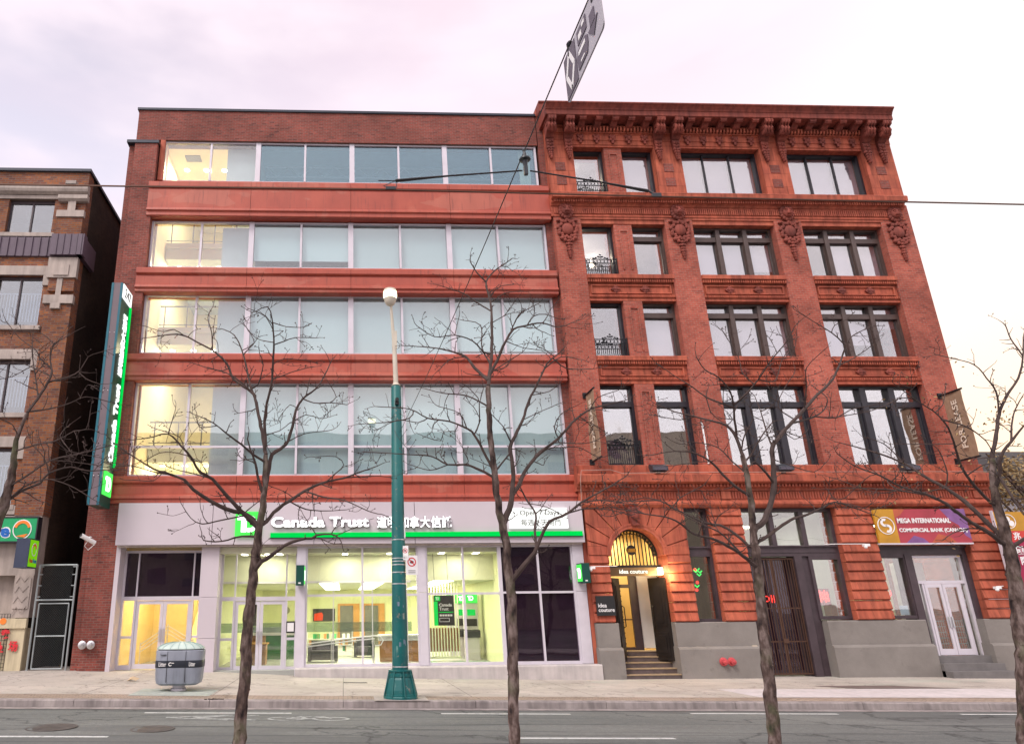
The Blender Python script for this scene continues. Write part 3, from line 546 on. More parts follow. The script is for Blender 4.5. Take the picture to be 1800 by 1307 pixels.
  (8.11,-13.46,3.42,0.0071,8.26,-13.61,3.36,0.0057,8.39,-13.86,3.24,0.005,8.51,-14.03,3.28,0.005),
  (6.33,-14,2.66,0.0219,6.24,-13.97,2.69,0.02,6.09,-13.91,2.88,0.0182,5.92,-13.84,3.01,0.0164,5.71,-13.77,3.06,0.0145,5.45,-13.63,3.24,0.0127,5.32,-13.57,3.32,0.0108,5.18,-13.48,3.45,0.0088,4.81,-13.33,3.46,0.0068,4.52,-13.21,3.48,0.005),
  (5.32,-13.57,3.32,0.0092,5.46,-13.6,3.48,0.0074,5.72,-13.6,3.61,0.0056,5.89,-13.61,3.69,0.005),
  (5.18,-13.48,3.45,0.0079,5,-13.29,3.53,0.0066,4.77,-13.08,3.49,0.0053,4.63,-12.95,3.61,0.005),
  (6.31,-14,2.36,0.026,6.18,-14.07,2.44,0.0235,6.02,-14.16,2.53,0.021,5.74,-14.31,2.66,0.0184,5.44,-14.47,2.75,0.0159,5.1,-14.62,2.81,0.0133,4.87,-14.73,2.95,0.011,4.65,-14.84,3.02,0.0086,4.22,-15.06,3.05,0.0062,3.73,-15.24,3.11,0.005),
  (6.02,-14.16,2.53,0.0137,5.86,-14.17,2.73,0.0114,5.7,-14.18,2.88,0.0091,5.43,-14.19,3,0.0067,5.15,-14.18,3.16,0.005),
  (5.85,-13.82,3.03,0.0072,5.9,-13.88,3.16,0.0054,6.02,-13.97,3.24,0.005),
  (4.22,-15.06,3.05,0.0064,4.08,-14.99,3.12,0.005,3.85,-14.88,3.05,0.005),
  (6.39,-14,3.44,0.0201,6.1,-14.12,3.59,0.0174,5.91,-14.17,3.77,0.0148,5.73,-14.22,3.95,0.0122,5.5,-14.26,4.07,0.0096,5.1,-14.39,4.08,0.0069,4.67,-14.48,4,0.005),
  (6.39,-14,3.81,0.0109,6.29,-13.85,4.02,0.0093,6.17,-13.71,4.28,0.0077,6,-13.55,4.39,0.0061,5.77,-13.39,4.46,0.005),
  (5.73,-14.22,3.95,0.008,5.48,-14.33,3.93,0.0057,5.01,-14.5,3.84,0.005),
  (5.5,-14.26,4.07,0.0067,5.43,-14.26,4.2,0.005,5.25,-14.25,4.23,0.005),
  (7.14,-13.58,4.11,0.008,7.36,-13.66,3.99,0.0066,7.64,-13.8,3.86,0.0051,7.8,-13.85,3.98,0.005),
 ],
 'D': [
  (10.11,-13.6,-0.35,0.1094,10.4,-13.6,0.65,0.1039,10.56,-13.6,1.38,0.097,10.66,-13.6,2.02,0.0895,10.75,-13.6,2.54,0.0814,10.74,-13.6,2.78,0.0725,10.75,-13.6,3.06,0.0635,10.74,-13.6,3.38,0.0544,10.78,-13.6,3.69,0.0452,10.88,-13.6,4.11,0.0358),
  (10.88,-13.6,4.11,0.0263,11.09,-13.59,4.53,0.0234,11.31,-13.52,4.89,0.0205,11.56,-13.48,5.21,0.0174,11.9,-13.48,5.57,0.0142,12.19,-13.39,5.97,0.0111,12.33,-13.39,6.39,0.0078),
  (11.31,-13.52,4.89,0.0128,11.34,-13.56,5.28,0.0112,11.24,-13.56,5.55,0.0096,11.05,-13.6,5.78,0.0079,10.62,-13.67,5.87,0.0062,10.29,-13.72,5.92,0.005),
  (12.21,-13.39,6.02,0.0113,12.24,-13.24,6.4,0.0092,12.31,-13.15,6.7,0.0071,12.29,-13.11,6.8,0.005),
  (10.77,-13.6,3.61,0.0283,10.83,-13.68,3.77,0.024,10.83,-13.83,4.11,0.0197,11.01,-13.9,4.34,0.0155,11.21,-13.98,4.57,0.0113,11.4,-14.05,4.75,0.007),
  (11.01,-13.9,4.34,0.0141,11.25,-13.84,4.81,0.0096,11.55,-13.81,5.16,0.005),
  (10.83,-13.69,3.81,0.0188,10.77,-13.87,3.46,0.0138,10.69,-14.07,3.16,0.009,10.62,-14.23,2.92,0.005),
  (10.75,-13.6,2.6,0.0367,10.79,-13.53,2.76,0.0338,10.75,-13.38,3.01,0.0312,10.64,-13.29,3.26,0.0282,10.55,-13.14,3.53,0.0254,10.41,-13.06,3.71,0.0222,10.21,-12.9,3.95,0.0191,10.05,-12.73,4.2,0.0158,9.76,-12.57,4.41,0.0125,9.47,-12.4,4.58,0.009,9.19,-12.3,4.7,0.0053),
  (10.76,-13.57,2.67,0.0323,10.61,-13.63,2.75,0.0291,10.31,-13.75,2.9,0.0259,9.87,-13.93,3.07,0.0225,9.46,-14.11,3.28,0.0193,9.05,-14.28,3.41,0.0162,8.5,-14.5,3.49,0.013,8.01,-14.71,3.64,0.0099,7.52,-14.9,3.75,0.007,7.2,-15.04,3.9,0.005),
  (9.05,-14.28,3.41,0.0106,8.64,-14.13,3.51,0.0085,8.21,-13.86,3.59,0.0064,7.91,-13.71,3.59,0.005),
  (10.74,-13.6,3.35,0.0234,10.61,-13.65,3.37,0.0212,10.26,-13.83,3.59,0.019,10.02,-13.98,3.76,0.0168,9.85,-14.1,3.94,0.0147,9.68,-14.29,4.17,0.0125,9.47,-14.48,4.44,0.0104,9.18,-14.65,4.63,0.0084,8.73,-14.87,4.77,0.0063,8.27,-15.13,4.92,0.005),
  (9.32,-14.57,4.54,0.0116,9.9,-14.36,4.47,0.0093,10.36,-14.14,4.28,0.007,10.5,-14.03,4.15,0.005),
  (8.73,-14.87,4.77,0.0078,8.45,-14.94,4.78,0.0063,7.83,-15.15,4.54,0.005,7.1,-15.3,4.38,0.005),
  (9.18,-14.65,4.63,0.0071,9.39,-14.59,4.77,0.0054,9.54,-14.54,5.03,0.005),
  (10.23,-13.78,2.93,0.01,9.95,-13.85,2.94,0.008,9.59,-13.91,2.86,0.006,9.41,-13.95,2.77,0.005),
  (10.05,-12.73,4.2,0.0102,9.9,-12.57,4.59,0.0076,9.62,-12.44,4.76,0.005),
  (10.41,-13.06,3.71,0.0108,10.48,-13.11,3.95,0.0087,10.36,-13.18,4.37,0.0066,10.2,-13.19,4.46,0.005),
  (8.01,-14.71,3.64,0.0068,7.92,-14.63,3.65,0.0051,7.61,-14.43,3.35,0.005),
  (10.26,-13.83,3.59,0.0078,9.86,-13.93,3.61,0.0057,9.18,-14.03,3.48,0.005),
  (8.5,-14.5,3.49,0.0073,8.26,-14.3,3.44,0.0055,7.92,-13.88,3.74,0.005),
  (10.02,-13.98,3.76,0.0082,10.16,-14.14,3.89,0.0061,10.24,-14.24,3.91,0.005),
  (9.65,-14.32,4.21,0.0068,9.48,-14.11,4.25,0.005,9.22,-13.84,4.31,0.005),
  (10.74,-13.6,2.63,0.0276,10.93,-13.69,2.78,0.0206,11.08,-13.73,2.86,0.0137),
  (10.9,-13.6,4.15,0.0072,10.7,-13.51,4.13,0.0053,10.52,-13.41,4.24,0.005),
 ],
 'E': [
  (-5.03,-14.2,-0,0.091,-5.05,-14.2,1.05,0.0867,-5.11,-14.2,2.26,0.0823,-5.1,-14.2,2.98,0.0762,-5.03,-14.2,3.31,0.069,-5,-14.2,3.51,0.0614,-4.98,-14.2,3.73,0.0537,-4.98,-14.2,3.93,0.0459,-4.99,-14.2,4.17,0.038,-4.97,-14.2,4.43,0.03,-4.88,-14.2,4.74,0.022),
  (-4.88,-14.2,4.74,0.0198,-4.79,-14.12,4.99,0.0174,-4.68,-14.1,5.26,0.015,-4.66,-14.05,5.47,0.0125,-4.73,-14.01,5.66,0.0099,-4.71,-13.99,5.94,0.0073,-4.48,-13.97,6.12,0.005),
  (-4.68,-14.04,5.52,0.0109,-4.88,-14.04,5.68,0.0092,-4.96,-14.04,5.82,0.0076,-5.24,-14.05,6.02,0.0059,-5.49,-14.09,6.31,0.005),
  (-4.68,-14.09,5.27,0.0117,-4.39,-14.06,5.37,0.0099,-4.24,-14.01,5.49,0.008,-4.14,-14,5.73,0.0061,-3.99,-13.99,5.8,0.005),
  (-4.26,-14.01,5.47,0.0073,-4.12,-14.02,5.35,0.0055,-3.94,-14.06,5.27,0.005),
  (-4.87,-14.19,4.76,0.0114,-4.63,-14,4.86,0.0098,-4.42,-13.77,5.02,0.008,-4.25,-13.58,5.18,0.0062,-3.9,-13.33,5.15,0.005),
  (-4.32,-13.65,5.12,0.007,-4.18,-13.76,5.33,0.0051,-4.02,-13.81,5.25,0.005),
  (-5.02,-14.2,3.36,0.019,-4.87,-14.09,3.55,0.0168,-4.61,-14.04,3.68,0.0144,-4.52,-13.99,3.84,0.012,-4.26,-13.86,3.96,0.0096,-4.02,-13.74,3.92,0.0071,-3.56,-13.62,3.97,0.005),
  (-4.99,-14.2,3.61,0.0136,-4.67,-14.36,3.75,0.0115,-4.31,-14.52,3.93,0.0095,-3.92,-14.73,3.97,0.0075,-3.62,-14.86,4,0.0055,-3.27,-15.01,4.06,0.005),
  (-4.98,-14.17,3.41,0.0127,-4.77,-14.2,3.6,0.0105,-4.46,-14.22,3.71,0.0083,-4.11,-14.24,3.62,0.006,-3.76,-14.27,3.43,0.005),
  (-4.99,-14.2,4.14,0.0112,-4.61,-14.37,4.2,0.0096,-4.24,-14.57,4.22,0.0081,-3.94,-14.71,4.33,0.0066,-3.74,-14.79,4.34,0.0051,-3.68,-14.88,4.53,0.005),
  (-4.24,-14.57,4.22,0.0067,-4.1,-14.44,4.09,0.0051,-3.89,-14.28,4.06,0.005),
  (-4.97,-14.2,4.36,0.0087,-5.02,-14.33,4.52,0.0062,-5.16,-14.45,4.58,0.005),
  (-4.78,-14.12,5,0.0116,-4.93,-13.98,5.36,0.0094,-5.12,-13.8,5.83,0.0072,-5.23,-13.65,6.24,0.005),
  (-4.52,-13.99,3.84,0.0083,-4.61,-14.04,4.08,0.0061,-4.8,-14.07,4.26,0.005),
  (-4.67,-14.07,5.38,0.0081,-5.23,-13.95,5.64,0.006,-5.59,-13.85,5.64,0.005),
  (-5.04,-13.88,5.63,0.0069,-5.34,-13.92,5.41,0.005,-5.5,-13.95,5.37,0.005),
  (-4.71,-13.99,5.94,0.0074,-4.98,-13.96,6.16,0.0056,-5.48,-13.87,6.23,0.005),
  (-4.31,-14.52,3.93,0.0067,-4.09,-14.49,3.93,0.005,-3.67,-14.43,3.88,0.005),
  (-4.07,-14.42,4.09,0.0059,-4.34,-14.2,4.39,0.005,-4.27,-14.05,4.59,0.005),
 ],
}
# ------------------------------------------------------------ ground
def lerp_tab(tab, x):
    if x <= tab[0][0]: return tab[0][1]
    for (a, va), (b, vb) in zip(tab, tab[1:]):
        if x <= b: return va+(vb-va)*(x-a)/(b-a)
    return tab[-1][1]
FAC = [(-40,.12),(-12,.03),(-9,.02),(-7.5,-.02),(-4,-.08),(-1.2,-.24),(8.2,-.43),(18,-.47),(23,-.54),(60,-.9)]
KERB_Y = -7.45
def kerb_z(x): return -.0172*(max(-60, min(60, x))+9)
def gz(x, y=-.4):
    t = max(0, min(1, (y-KERB_Y)/7.05)); return kerb_z(x)*(1-t)+lerp_tab(FAC, x)*t
XS = sorted(set([-300,-150,-60,-40]+[x*.5 for x in range(-60, 81)]+[60,150,300]))
def sheet(name, mat, ys, zf, x0=-300, x1=300, kind='structure'):
    mb = MB(); xs = [x0]+[x for x in XS if x0 < x < x1]+[x1]
    mb.v = [(x, y, zf(x, y)) for y in ys for x in xs]; n = len(xs)
    mb.f = [(j*n+i, j*n+i+1, (j+1)*n+i+1, (j+1)*n+i) for j in range(len(ys)-1) for i in range(n-1)]
    return tag(mb.build(name, mat), kind=kind)
tag(sheet('ground', solid('far_ground', (.2,.19,.18), .9), [-400,-200,-60,40,200,500], lambda x,y: kerb_z(x)-1.2), kind='structure')
sheet('road', M['asphalt'], [-60,-40,-25,-13,-10,-7.6], lambda x,y: kerb_z(x)-.15)
sheet('sidewalk', M['sidewalk'], [-6.35,-5,-3.5,-2,-.4,1.6], lambda x,y: gz(x,y))
sheet('paved_sidewalk', M['pavers'], [-7.2,-6.35], lambda x,y: gz(x,y)-.001)
mb = MB()
for a, b in [(x, x+3.0) for x in range(-45, 60, 3)]:
    za, zb = kerb_z(a), kerb_z(b); g = .006
    mb.add([(a+g,-7.46,za-.3),(b-g,-7.46,zb-.3),(b-g,-7.44,zb-.02),(a+g,-7.44,za-.02),(a+g,-7.42,za+.004),(b-g,-7.42,zb+.004),(b-g,-7.2,zb+.004),(a+g,-7.2,za+.004),(a+g,-7.2,za-.3),(b-g,-7.2,zb-.3)],
           [(0,1,2,3),(3,2,5,4),(4,5,6,7),(7,6,9,8),(0,3,4,7,8),(1,9,6,5,2)])
tag(mb.build('kerb', M['kerb']), kind='structure')
sheet('road_surface', M['kerb'], [-7.78,-7.47], lambda x,y: kerb_z(x)-.143)
sheet('sidewalk', M['new_slab'], [-6.33,-5.5,-4.2], lambda x,y: gz(x,y)+.004, 10.2, 18.4)
def marking(name, pts_list):
    mb = MB()
    for (xa, xb, ya, yb) in pts_list: mb.add([(xa,ya,kerb_z(xa)-.146),(xb,ya,kerb_z(xb)-.146),(xb,yb,kerb_z(xb)-.146),(xa,yb,kerb_z(xa)-.146)],[(0,1,2,3)])
    return tag(mb.build(name, M['marking']), kind='structure')
marking('road_markings', [(-10.5,-7.4,-8.36,-8.24),(-4.2,-1.1,-8.36,-8.24),(2.1,4.9,-8.36,-8.24),(7.6,10.9,-8.22,-8.1),(13.7,17,-8.2,-8.08),(-30,-4.05,-11.3,-11.16),(3.05,5.85,-11.36,-11.22)])
mb = MB()       # bicycle marking with two chevrons, stretched along the lane
zz = lambda x: kerb_z(x)-.146
def strip(p, q, wd):
    d = Vector((q[0]-p[0], q[1]-p[1])); nn = Vector((-d.y, d.x)).normalized()*wd/2
    mb.add([(p[0]-nn.x,p[1]-nn.y,zz(p[0])),(q[0]-nn.x,q[1]-nn.y,zz(q[0])),(q[0]+nn.x,q[1]+nn.y,zz(q[0])),(p[0]+nn.x,p[1]+nn.y,zz(p[0]))],[(0,1,2,3)])
for ox in (0, .55):
    strip((-3.6+ox,-8.95),(-2.3+ox,-8.62),.09); strip((-3.6+ox,-8.95),(-2.3+ox,-9.28),.09)
for cx in (-1.15, -.25):
    for k in range(12):
        a, b = 2*math.pi*k/12, 2*math.pi*(k+1)/12
        strip((cx+.36*math.cos(a), -9.08+.22*math.sin(a)), (cx+.36*math.cos(b), -9.08+.22*math.sin(b)), .07)
for p, q in (((-1.15,-9.08),(-.9,-8.8)),((-.9,-8.8),(-.4,-8.8)),((-.4,-8.8),(-.25,-9.08)),((-.7,-9.08),(-.9,-8.75)),((-1.15,-9.08),(-.7,-9.08)),((-.7,-9.08),(-.4,-8.8))): strip(p, q, .07)
tag(mb.build('road_markings', M['marking_faded']), kind='structure')
def round_cover(name, x, y, r, label):
    mb = MB(); z = kerb_z(x)-.149
    mb.lathe([(r,0),(r,.006),(r-.04,.008),(r-.05,.003),(r-.12,.003),(r-.13,.007),(.02,.007)], (x,y,z), 28)
    return tag(mb.build(name, M['iron_cover']), label, 'manhole cover')
round_cover('manhole_cover', -5.39, -10.25, .46, 'round dark iron manhole cover set in the near lane of the road')
round_cover('manhole_cover', -3.5, -10.4, .40, 'worn brownish round iron cover beside the bike lane chevrons')
mb = MB(); mb.box(-.35,.35,-.06,.06,0,.012)
for i in range(12): mb.box(-.33+.056*i,-.30+.056*i,-.05,.05,.012,.02)
mb.v = [(x+.35, y-2.6, z+gz(x+.35,-2.6)) for x,y,z in mb.v]
tag(mb.build('drain_grate', M['iron_cover']), 'narrow dark slot grate in the sidewalk before the bank window', 'grate')
mb = MB(); ox, oy = 15.4, -3.7
mb.v = [(ox+a, oy+b, gz(ox+a, oy+b)+.007) for a,b in ((-2.0,.35),(-1.2,-.45),(1.9,-.4),(1.1,-.15),(.4,.4))]; mb.f = [(0,1,2,3,4)]
tag(mb.build('sidewalk', solid('dark_asphalt_patch', (.15,.115,.105), .9, vary=.2)), kind='structure')
mb = MB(); mb.box(-40,40,-16.5,-12.6,-.6,.0); mb.v = [(x,y,z+kerb_z(x)-.05) for x,y,z in mb.v]
tag(mb.build('street', M['concrete']), kind='structure')

# ------------------------------------------------------------ modern bank building
bank = thing('office_building', (.2,0,0), 'five storey red brick office building with red bands and wide white framed window ribbons', 'building')
mb = MB()      # brick shell: corner pier, parapet, side and back walls
mb.box(-8.73,-8.46,-.12,.6,-.3,19.72); mb.box(-8.458,-7.56,-.30,.6,-.3,19.72)
mb.box(-8.5,8.02,-.1,.5,20.03,21.46); mb.box(-8.7,-8.4,.602,16,-.3,21.4); mb.box(-8.38,8.0,15.5,16,-.3,21.4); mb.box(7.8,8.06,.52,15.4,0,21.4)
mb.box(8.06,8.3,-.1,.5,5.0,21.46)
mb.build('wall', M['brick_dark'], bank)
mb = MB(); mb.box(-8.56,8.04,-.16,.6,21.46,21.56); mb.box(-8.78,-7.5,-.35,.5,19.72,19.85); mb.build('coping', M['coping'], bank)
mb = MB(); mb.box(-8.38,7.78,.5,15.4,21.0,21.15); mb.build('roof', M['roof_dark'], bank)
mb = MB()
mb.box(-7.5,-7.3,-.1,.45,18.15,20.03); mb.build('window_reveal', M['terra_flat'], bank)
BANDS = [(18.15,16.38,-7.72),(14.32,13.14,-7.86),(10.80,9.66,-7.9),(6.26,5.26,-7.95)]
for zt, zb, xl in BANDS:
    edges = [xl,-3.7,.25,4.2,8.22]
    h = zt-zb
    for a, b in zip(edges, edges[1:]):
        lip = .24; low = .36 if h > 1.3 else .3
        zc_ = 1.85+(zt-1.85)*.984
        prof = [(.35,zt),(-.05,zt),(-.07,zc_+.01),(-.40,zc_),(-.42,zc_-.03),(-.42,zc_-lip+.03),(-.38,zc_-lip),(-.31,zc_-lip-.03),(-.31,zc_-lip-.07),(-.36,zc_-lip-.10),(-.36,zb+low),(-.42,zb+low-.05),(-.43,zb+low-.13),(-.36,zb+low-.17),(-.37,zb+.03),(-.34,zb),(.35,zb)]
        m2 = MB(); m2.prism_x(prof, a+.006, b-.006); m2.build('spandrel_band', M['band'], bank)
def pane_box(g, x0, x1, y, z0, z1, q=.007, th=.008):      # each sheet of glass sits a few millimetres out of true
    o = [rnd.uniform(-q,q) for _ in range(2)]; d = [(o[0]),(o[1]),(o[1]+rnd.uniform(-q,q)*.3),(o[0]+rnd.uniform(-q,q)*.3)]
    P = [(x0,y+d[0],z0),(x1,y+d[1],z0),(x1,y+d[2],z1),(x0,y+d[3],z1)]; g._prism(P, [(a,b+th,c) for a,b,c in P])
def ribbon(zb, zt, x0, step, shades, transom=None, pane_mat=None, top=False):
    """four windows of two lights, each window with its panes and roller blinds"""
    for k in range(4):
        a = x0+2*step*k; b = a+2*step; mb = MB()
        la, lb = (.08 if k == 0 else .10), (.08 if k == 3 else .10)
        mb.box(a,a+la,-.02,.16,zb,zt); mb.box(b-lb,b,-.02,.16,zb,zt)
        mb.box(a+step-.04,a+step+.04,-.015,.14,zb+.05,zt-.06); mb.box(a+la,b-lb,0,.14,zt-.06,zt); mb.box(a+la,b-lb,0,.14,zb,zb+.05)
        if transom: mb.box(a+la,a+step-.04,.005,.12,transom-.04,transom+.04); mb.box(a+step+.04,b-lb,.005,.12,transom-.04,transom+.04)
        wnd = mb.build('window', M['white_metal'], bank)
        g = MB(); pane_box(g,a+la,a+step-.04,.065,zb+.05,zt-.06); pane_box(g,a+step+.04,b-lb,.065,zb+.05,zt-.06); g.build('pane', M['glass_top'] if top and k else M['glass_office'], wnd)
        for i in range(2):
            s_ = shades[2*k+i]
            if s_ is None: continue
            xa = a+step*i+(.1 if i == 0 else .045); xb = a+step*(i+1)-(.045 if i == 0 else .1)
            if s_ == 'half': continue
            m3 = MB(); m3.box(xa,xb,.20,.21,s_,zt-.02); m3.cyl((xa,.205,s_+.015),(xb,.205,s_+.015),.016,6); m3.build('roller_blind', M['blind'], wnd)
ribbon(14.32,16.33,-7.55,1.95,[None,None,14.72,14.72,14.34,14.34,14.45,14.45])
ribbon(10.80,13.18,-7.55,1.95,[None,None,10.84,10.84,10.84,10.9,11.0,11.0])
ribbon(6.26,9.69,-7.57,1.955,[None,None,6.3,6.3,6.3,6.3,6.32,6.3], transom=7.30)
ribbon(18.15,20.02,-7.36,1.915,[None]*8, pane_mat=M['glass_office'], top=True)
# interior floors, walls and partitions
mb = MB()
for z0, z1 in ((5.3,5.95),(9.72,10.35),(13.25,13.95),(16.4,17.75),(20.04,20.4)): mb.box(-3.5,7.78,.38,9,z0,z1)
mb.box(-3.5,7.78,9,9.2,3.9,20.4); mb.build('floor_slab', M['room_grey'], bank)
mb = MB(); mb.box(-7.7,-3.62,8,8.2,4.0,20.6); mb.box(-8.3,-7.52,.62,8.0,4.0,20.6); mb.box(-7.7,-3.62,.38,8,20.3,20.45); mb.box(-3.62,-3.52,.38,8.0,4.0,20.3)
mb.box(-7.5,-3.62,.38,8,5.3,5.9)
mb.build('stair_hall_wall', M['room_warm'], bank)
mb = MB()
for z0, z1 in ((6.3,9.66),(10.83,13.15),(14.35,16.3),(18.2,20.0)): mb.box(-4.85,-3.66,.42,.52,z0,z1)
mb.build('partition', M['room_pale'], bank)
for zt, zb in ((16.46,15.72),(12.65,11.92),(7.78,7.14)):
    mb = MB(); mb.box(-7.5,-3.64,2.0,7.98,zb+.5,zt); mb.box(-7.5,-3.64,2.06,7.98,zb,zb+.499); ld = mb.build('stair_landing', M['room_pale'], bank)
    r = MB(); H = .95
    r.box(-7.5,-3.7,2.03,2.07,zt+H-.05,zt+H)
    for x in (-7.3,-6.4,-5.5,-4.6,-3.8): r.box(x-.02,x+.02,2.03,2.07,zt,zt+H-.05)
    r.box(-7.5,-3.7,2.04,2.06,zt+.1,zt+.13); r.build('railing', M['room_grey'], ld)
    f_ = MB()
    n = 9; z0 = zt; dz = 2.35/n
    for i in range(n):
        f_.box(-4.95,-3.8,5.2-.28*i,5.5-.28*i,z0+dz*i+dz-.05,z0+dz*(i+1))
    for x in (-5.0,-3.75): f_.prism_x([(5.6,z0),(5.3,z0),(2.6,z0+2.2),(2.6,z0+2.5)], x-.03, x+.03)
    f_.build('stair_flight', M['room_pale'], ld)
    for x in (-7.05,-6.2,-5.36):
        d = MB(); d.lathe([(.0,0),(.10,0),(.11,-.012)][::-1], (x,2.75,zb+.0), 14); dl = d.build('downlight', M['downlight'], ld)
        lt = bpy.data.lights.new('landing_lamp','AREA'); lt.shape = 'DISK'; lt.size = .2; lt.energy = 70; lt.color = (1,.80,.47)
        lo = bpy.data.objects.new('landing_lamp', lt); COL.objects.link(lo); lo.location = (x,2.75,zb-.02); lo.parent = dl
for x, y in ((-6.98,2.4),(-6.13,2.4),(-5.33,2.4)):
    d = MB(); d.lathe([(.11,0),(.10,.012),(0,.012)], (x,y,20.275), 14); dl = d.build('downlight', M['downlight'], bank)
    lt = bpy.data.lights.new('ceiling_lamp','AREA'); lt.shape = 'DISK'; lt.size = .2; lt.energy = 75; lt.color = (1,.80,.47)
    lo = bpy.data.objects.new('ceiling_lamp', lt); COL.objects.link(lo); lo.location = (x,y,20.25); lo.parent = dl
mb = MB(); mb.box(-6.85,-6.2,1.3,1.75,20.27,20.295); mb.build('ceiling_vent', M['room_grey'], bank)
mb = MB()       # open web joists under the top floor ceiling
for y in (1.6,3.2,4.8):
    mb.box(-3.4,7.7,y-.03,y+.03,19.95,20.02); mb.box(-3.4,7.7,y-.03,y+.03,19.45,19.5)
    for i in range(22): mb.tube([(-3.4+.5*i,y,19.5 if i%2 else 19.95),(-2.9+.5*i,y,19.95 if i%2 else 19.5)],.018,4)
mb.build('ceiling_joist', M['room_pale'], bank)
mb = MB(); mb.box(-3.5,7.78,7.5,7.6,17.76,20.03); mb.box(-3.5,7.78,.5,7.5,20.0,20.035); mb.build('office_wall', solid('blue_grey_office_paint', (.20,.27,.33), .8), bank)
mb = MB(); mb.box(7.3,7.75,.3,.36,18.2,20.0); mb.build('side_curtain', M['cream_panel'], bank)
# ground floor
mb = MB()
for a, b in ((-7.55,-4.4),(-4.39,-1.0),(-.99,2.4),(2.41,5.3),(5.31,8.18)): mb.box(a+.004,b-.004,-.62,-.3,3.86,5.24)
mb.box(-7.5,8.1,-.3,.4,3.9,5.25)
mb.build('fascia', M['fascia'], bank)
mb = MB(); mb.box(-7.5,8.1,-.56,-.32,3.8,3.857); mb.build('fascia_soffit', M['limestone'], bank)
mb = MB()
for z0, z1 in ((-.3,.93),(.94,2.2),(2.21,3.84)): mb.box(-4.74,-4.15,-.36,.34,z0,z1)
mb.cut(); mb.box(-7.56,-7.42,-.36,.34,-.3,3.84); mb.cut()
mb.build_each('metal_pier', M['fascia'], bank)
mb = MB()
for x0, x1 in ((2.5,2.76),(7.78,8.14)): mb.box(x0,x1,-.40,-.1,.04,2.28); mb.box(x0,x1,-.40,-.1,2.29,3.8); mb.cut()
mb.box(-1.56,-1.26,-.40,.2,-.28,3.8); mb.cut(); mb.build_each('window_post', M['white_metal'], bank)
mb = MB(); mb.prism_x([(-.80,-.7),(-.80,.0),(-.77,.03),(-.2,.03),(-.2,-.7)], -1.52, 8.27); mb.build('stone_plinth', M['concrete'], bank)
def shopwin(x0, x1, zb, zt, mull, trans, y, gm, fr=.06, name='shop_window', fm=None):
    mb = MB(); mb.box(x0,x0+fr,y-.05,y+.07,zb,zt); mb.box(x1-fr,x1,y-.05,y+.07,zb,zt); mb.box(x0+fr,x1-fr,y-.05,y+.07,zt-fr,zt); mb.box(x0+fr,x1-fr,y-.05,y+.07,zb,zb+fr+.03)
    for m_ in mull: mb.box(m_-.035,m_+.035,y-.048,y+.06,zb+fr+.03,zt-fr)
    xs = [x0+fr]+[v for m_ in mull for v in (m_-.035,m_+.035)]+[x1-fr]
    for t_ in trans:
        for a, b in zip(xs[::2], xs[1::2]): mb.box(a,b,y-.045,y+.055,t_-.035,t_+.035)
    o = mb.build(name, fm or M['white_metal'], bank)
    g = MB(); g.box(x0+fr,x1-fr,y,y+.012,zb+fr,zt-fr); g.build('pane', gm, o); return o
shopwin(-1.26,2.5,.03,3.8,[.63],[2.22],-.3,M['glass_shop'])
shopwin(2.76,5.27,.03,3.8,[4.02],[2.24],-.3,M['glass_shop'])
bw = shopwin(5.27,7.78,.03,3.8,[6.58],[2.26],-.3,M['glass_dark'])
m_ = MB(); m_.box(5.3,7.75,-.22,-.2,.1,3.75); m_.build('backing', M['purple_film'], bw)
def doorset(x0, x1, sides, zb, zd, zt, y, gm, transom_gm, leaf_n=2, name='entrance'):
    """glazed double door with side lights and a transom light"""
    mb = MB(); xa, xb = x0+sides[0], x1-sides[1]
    mb.box(x0,x0+.07,y-.05,y+.08,zb,zt); mb.box(x1-.07,x1,y-.05,y+.08,zb,zt); mb.box(x0+.07,x1-.07,y-.05,y+.08,zt-.08,zt)
    mb.box(x0+.07,x1-.07,y-.05,y+.08,zd,zd+.13)
    mb.box(xa-.07,xa,y-.05,y+.08,zb,zd); mb.box(xb,xb+.07,y-.05,y+.08,zb,zd); mb.box(xa-.05,xa,y-.04,y+.07,zd+.13,zt-.08); mb.box(xb,xb+.05,y-.04,y+.07,zd+.13,zt-.08)
    for a, b in ((x0+.07,xa-.07),(xb+.07,x1-.07)):
        mb.box(a,b,y-.03,y+.05,zb,zb+.14); mb.box(a,b,y-.03,y+.05,zb+.95,zb+1.03)
    o = mb.build(name, M['white_metal'], bank)
    g = MB(); g.box(x0+.07,xa-.07,y,y+.012,zb+.1,zd); g.cut(); g.box(xb+.07,x1-.07,y,y+.012,zb+.1,zd); g.cut(); g.build_each('side_light', gm, o)
    g = MB(); g.box(x0+.07,x1-.07,y,y+.012,zd+.13,zt-.08); g.build('transom_light', transom_gm, o)
    wl = (xb-xa)/leaf_n
    for i in range(leaf_n):
        a, b = xa+wl*i+.006, xa+wl*(i+1)-.006; d = MB()
        d.box(a,a+.10,y-.02,y+.03,zb+.02,zd-.01); d.box(b-.10,b,y-.02,y+.03,zb+.02,zd-.01); d.box(a+.10,b-.10,y-.02,y+.03,zd-.12,zd-.01); d.box(a+.10,b-.10,y-.02,y+.03,zb+.02,zb+.17)
        lf = bpy.data.objects.new('x', None); bpy.data.objects.remove(lf)
        lf = d.build('door', M['white_metal'], bank)
        p = MB(); p.box(a+.10,b-.10,y,y+.01,zb+.17,zd-.12); p.build('pane', gm, lf)
        h = MB(); hx = b-.05 if i == 0 else a+.05
        h.tube([(hx,y-.02,zb+.85),(hx,y-.07,zb+.87),(hx,y-.07,zb+1.23),(hx,y-.02,zb+1.25)],.016,6); h.build('handle', M['steel'], lf)
    return o
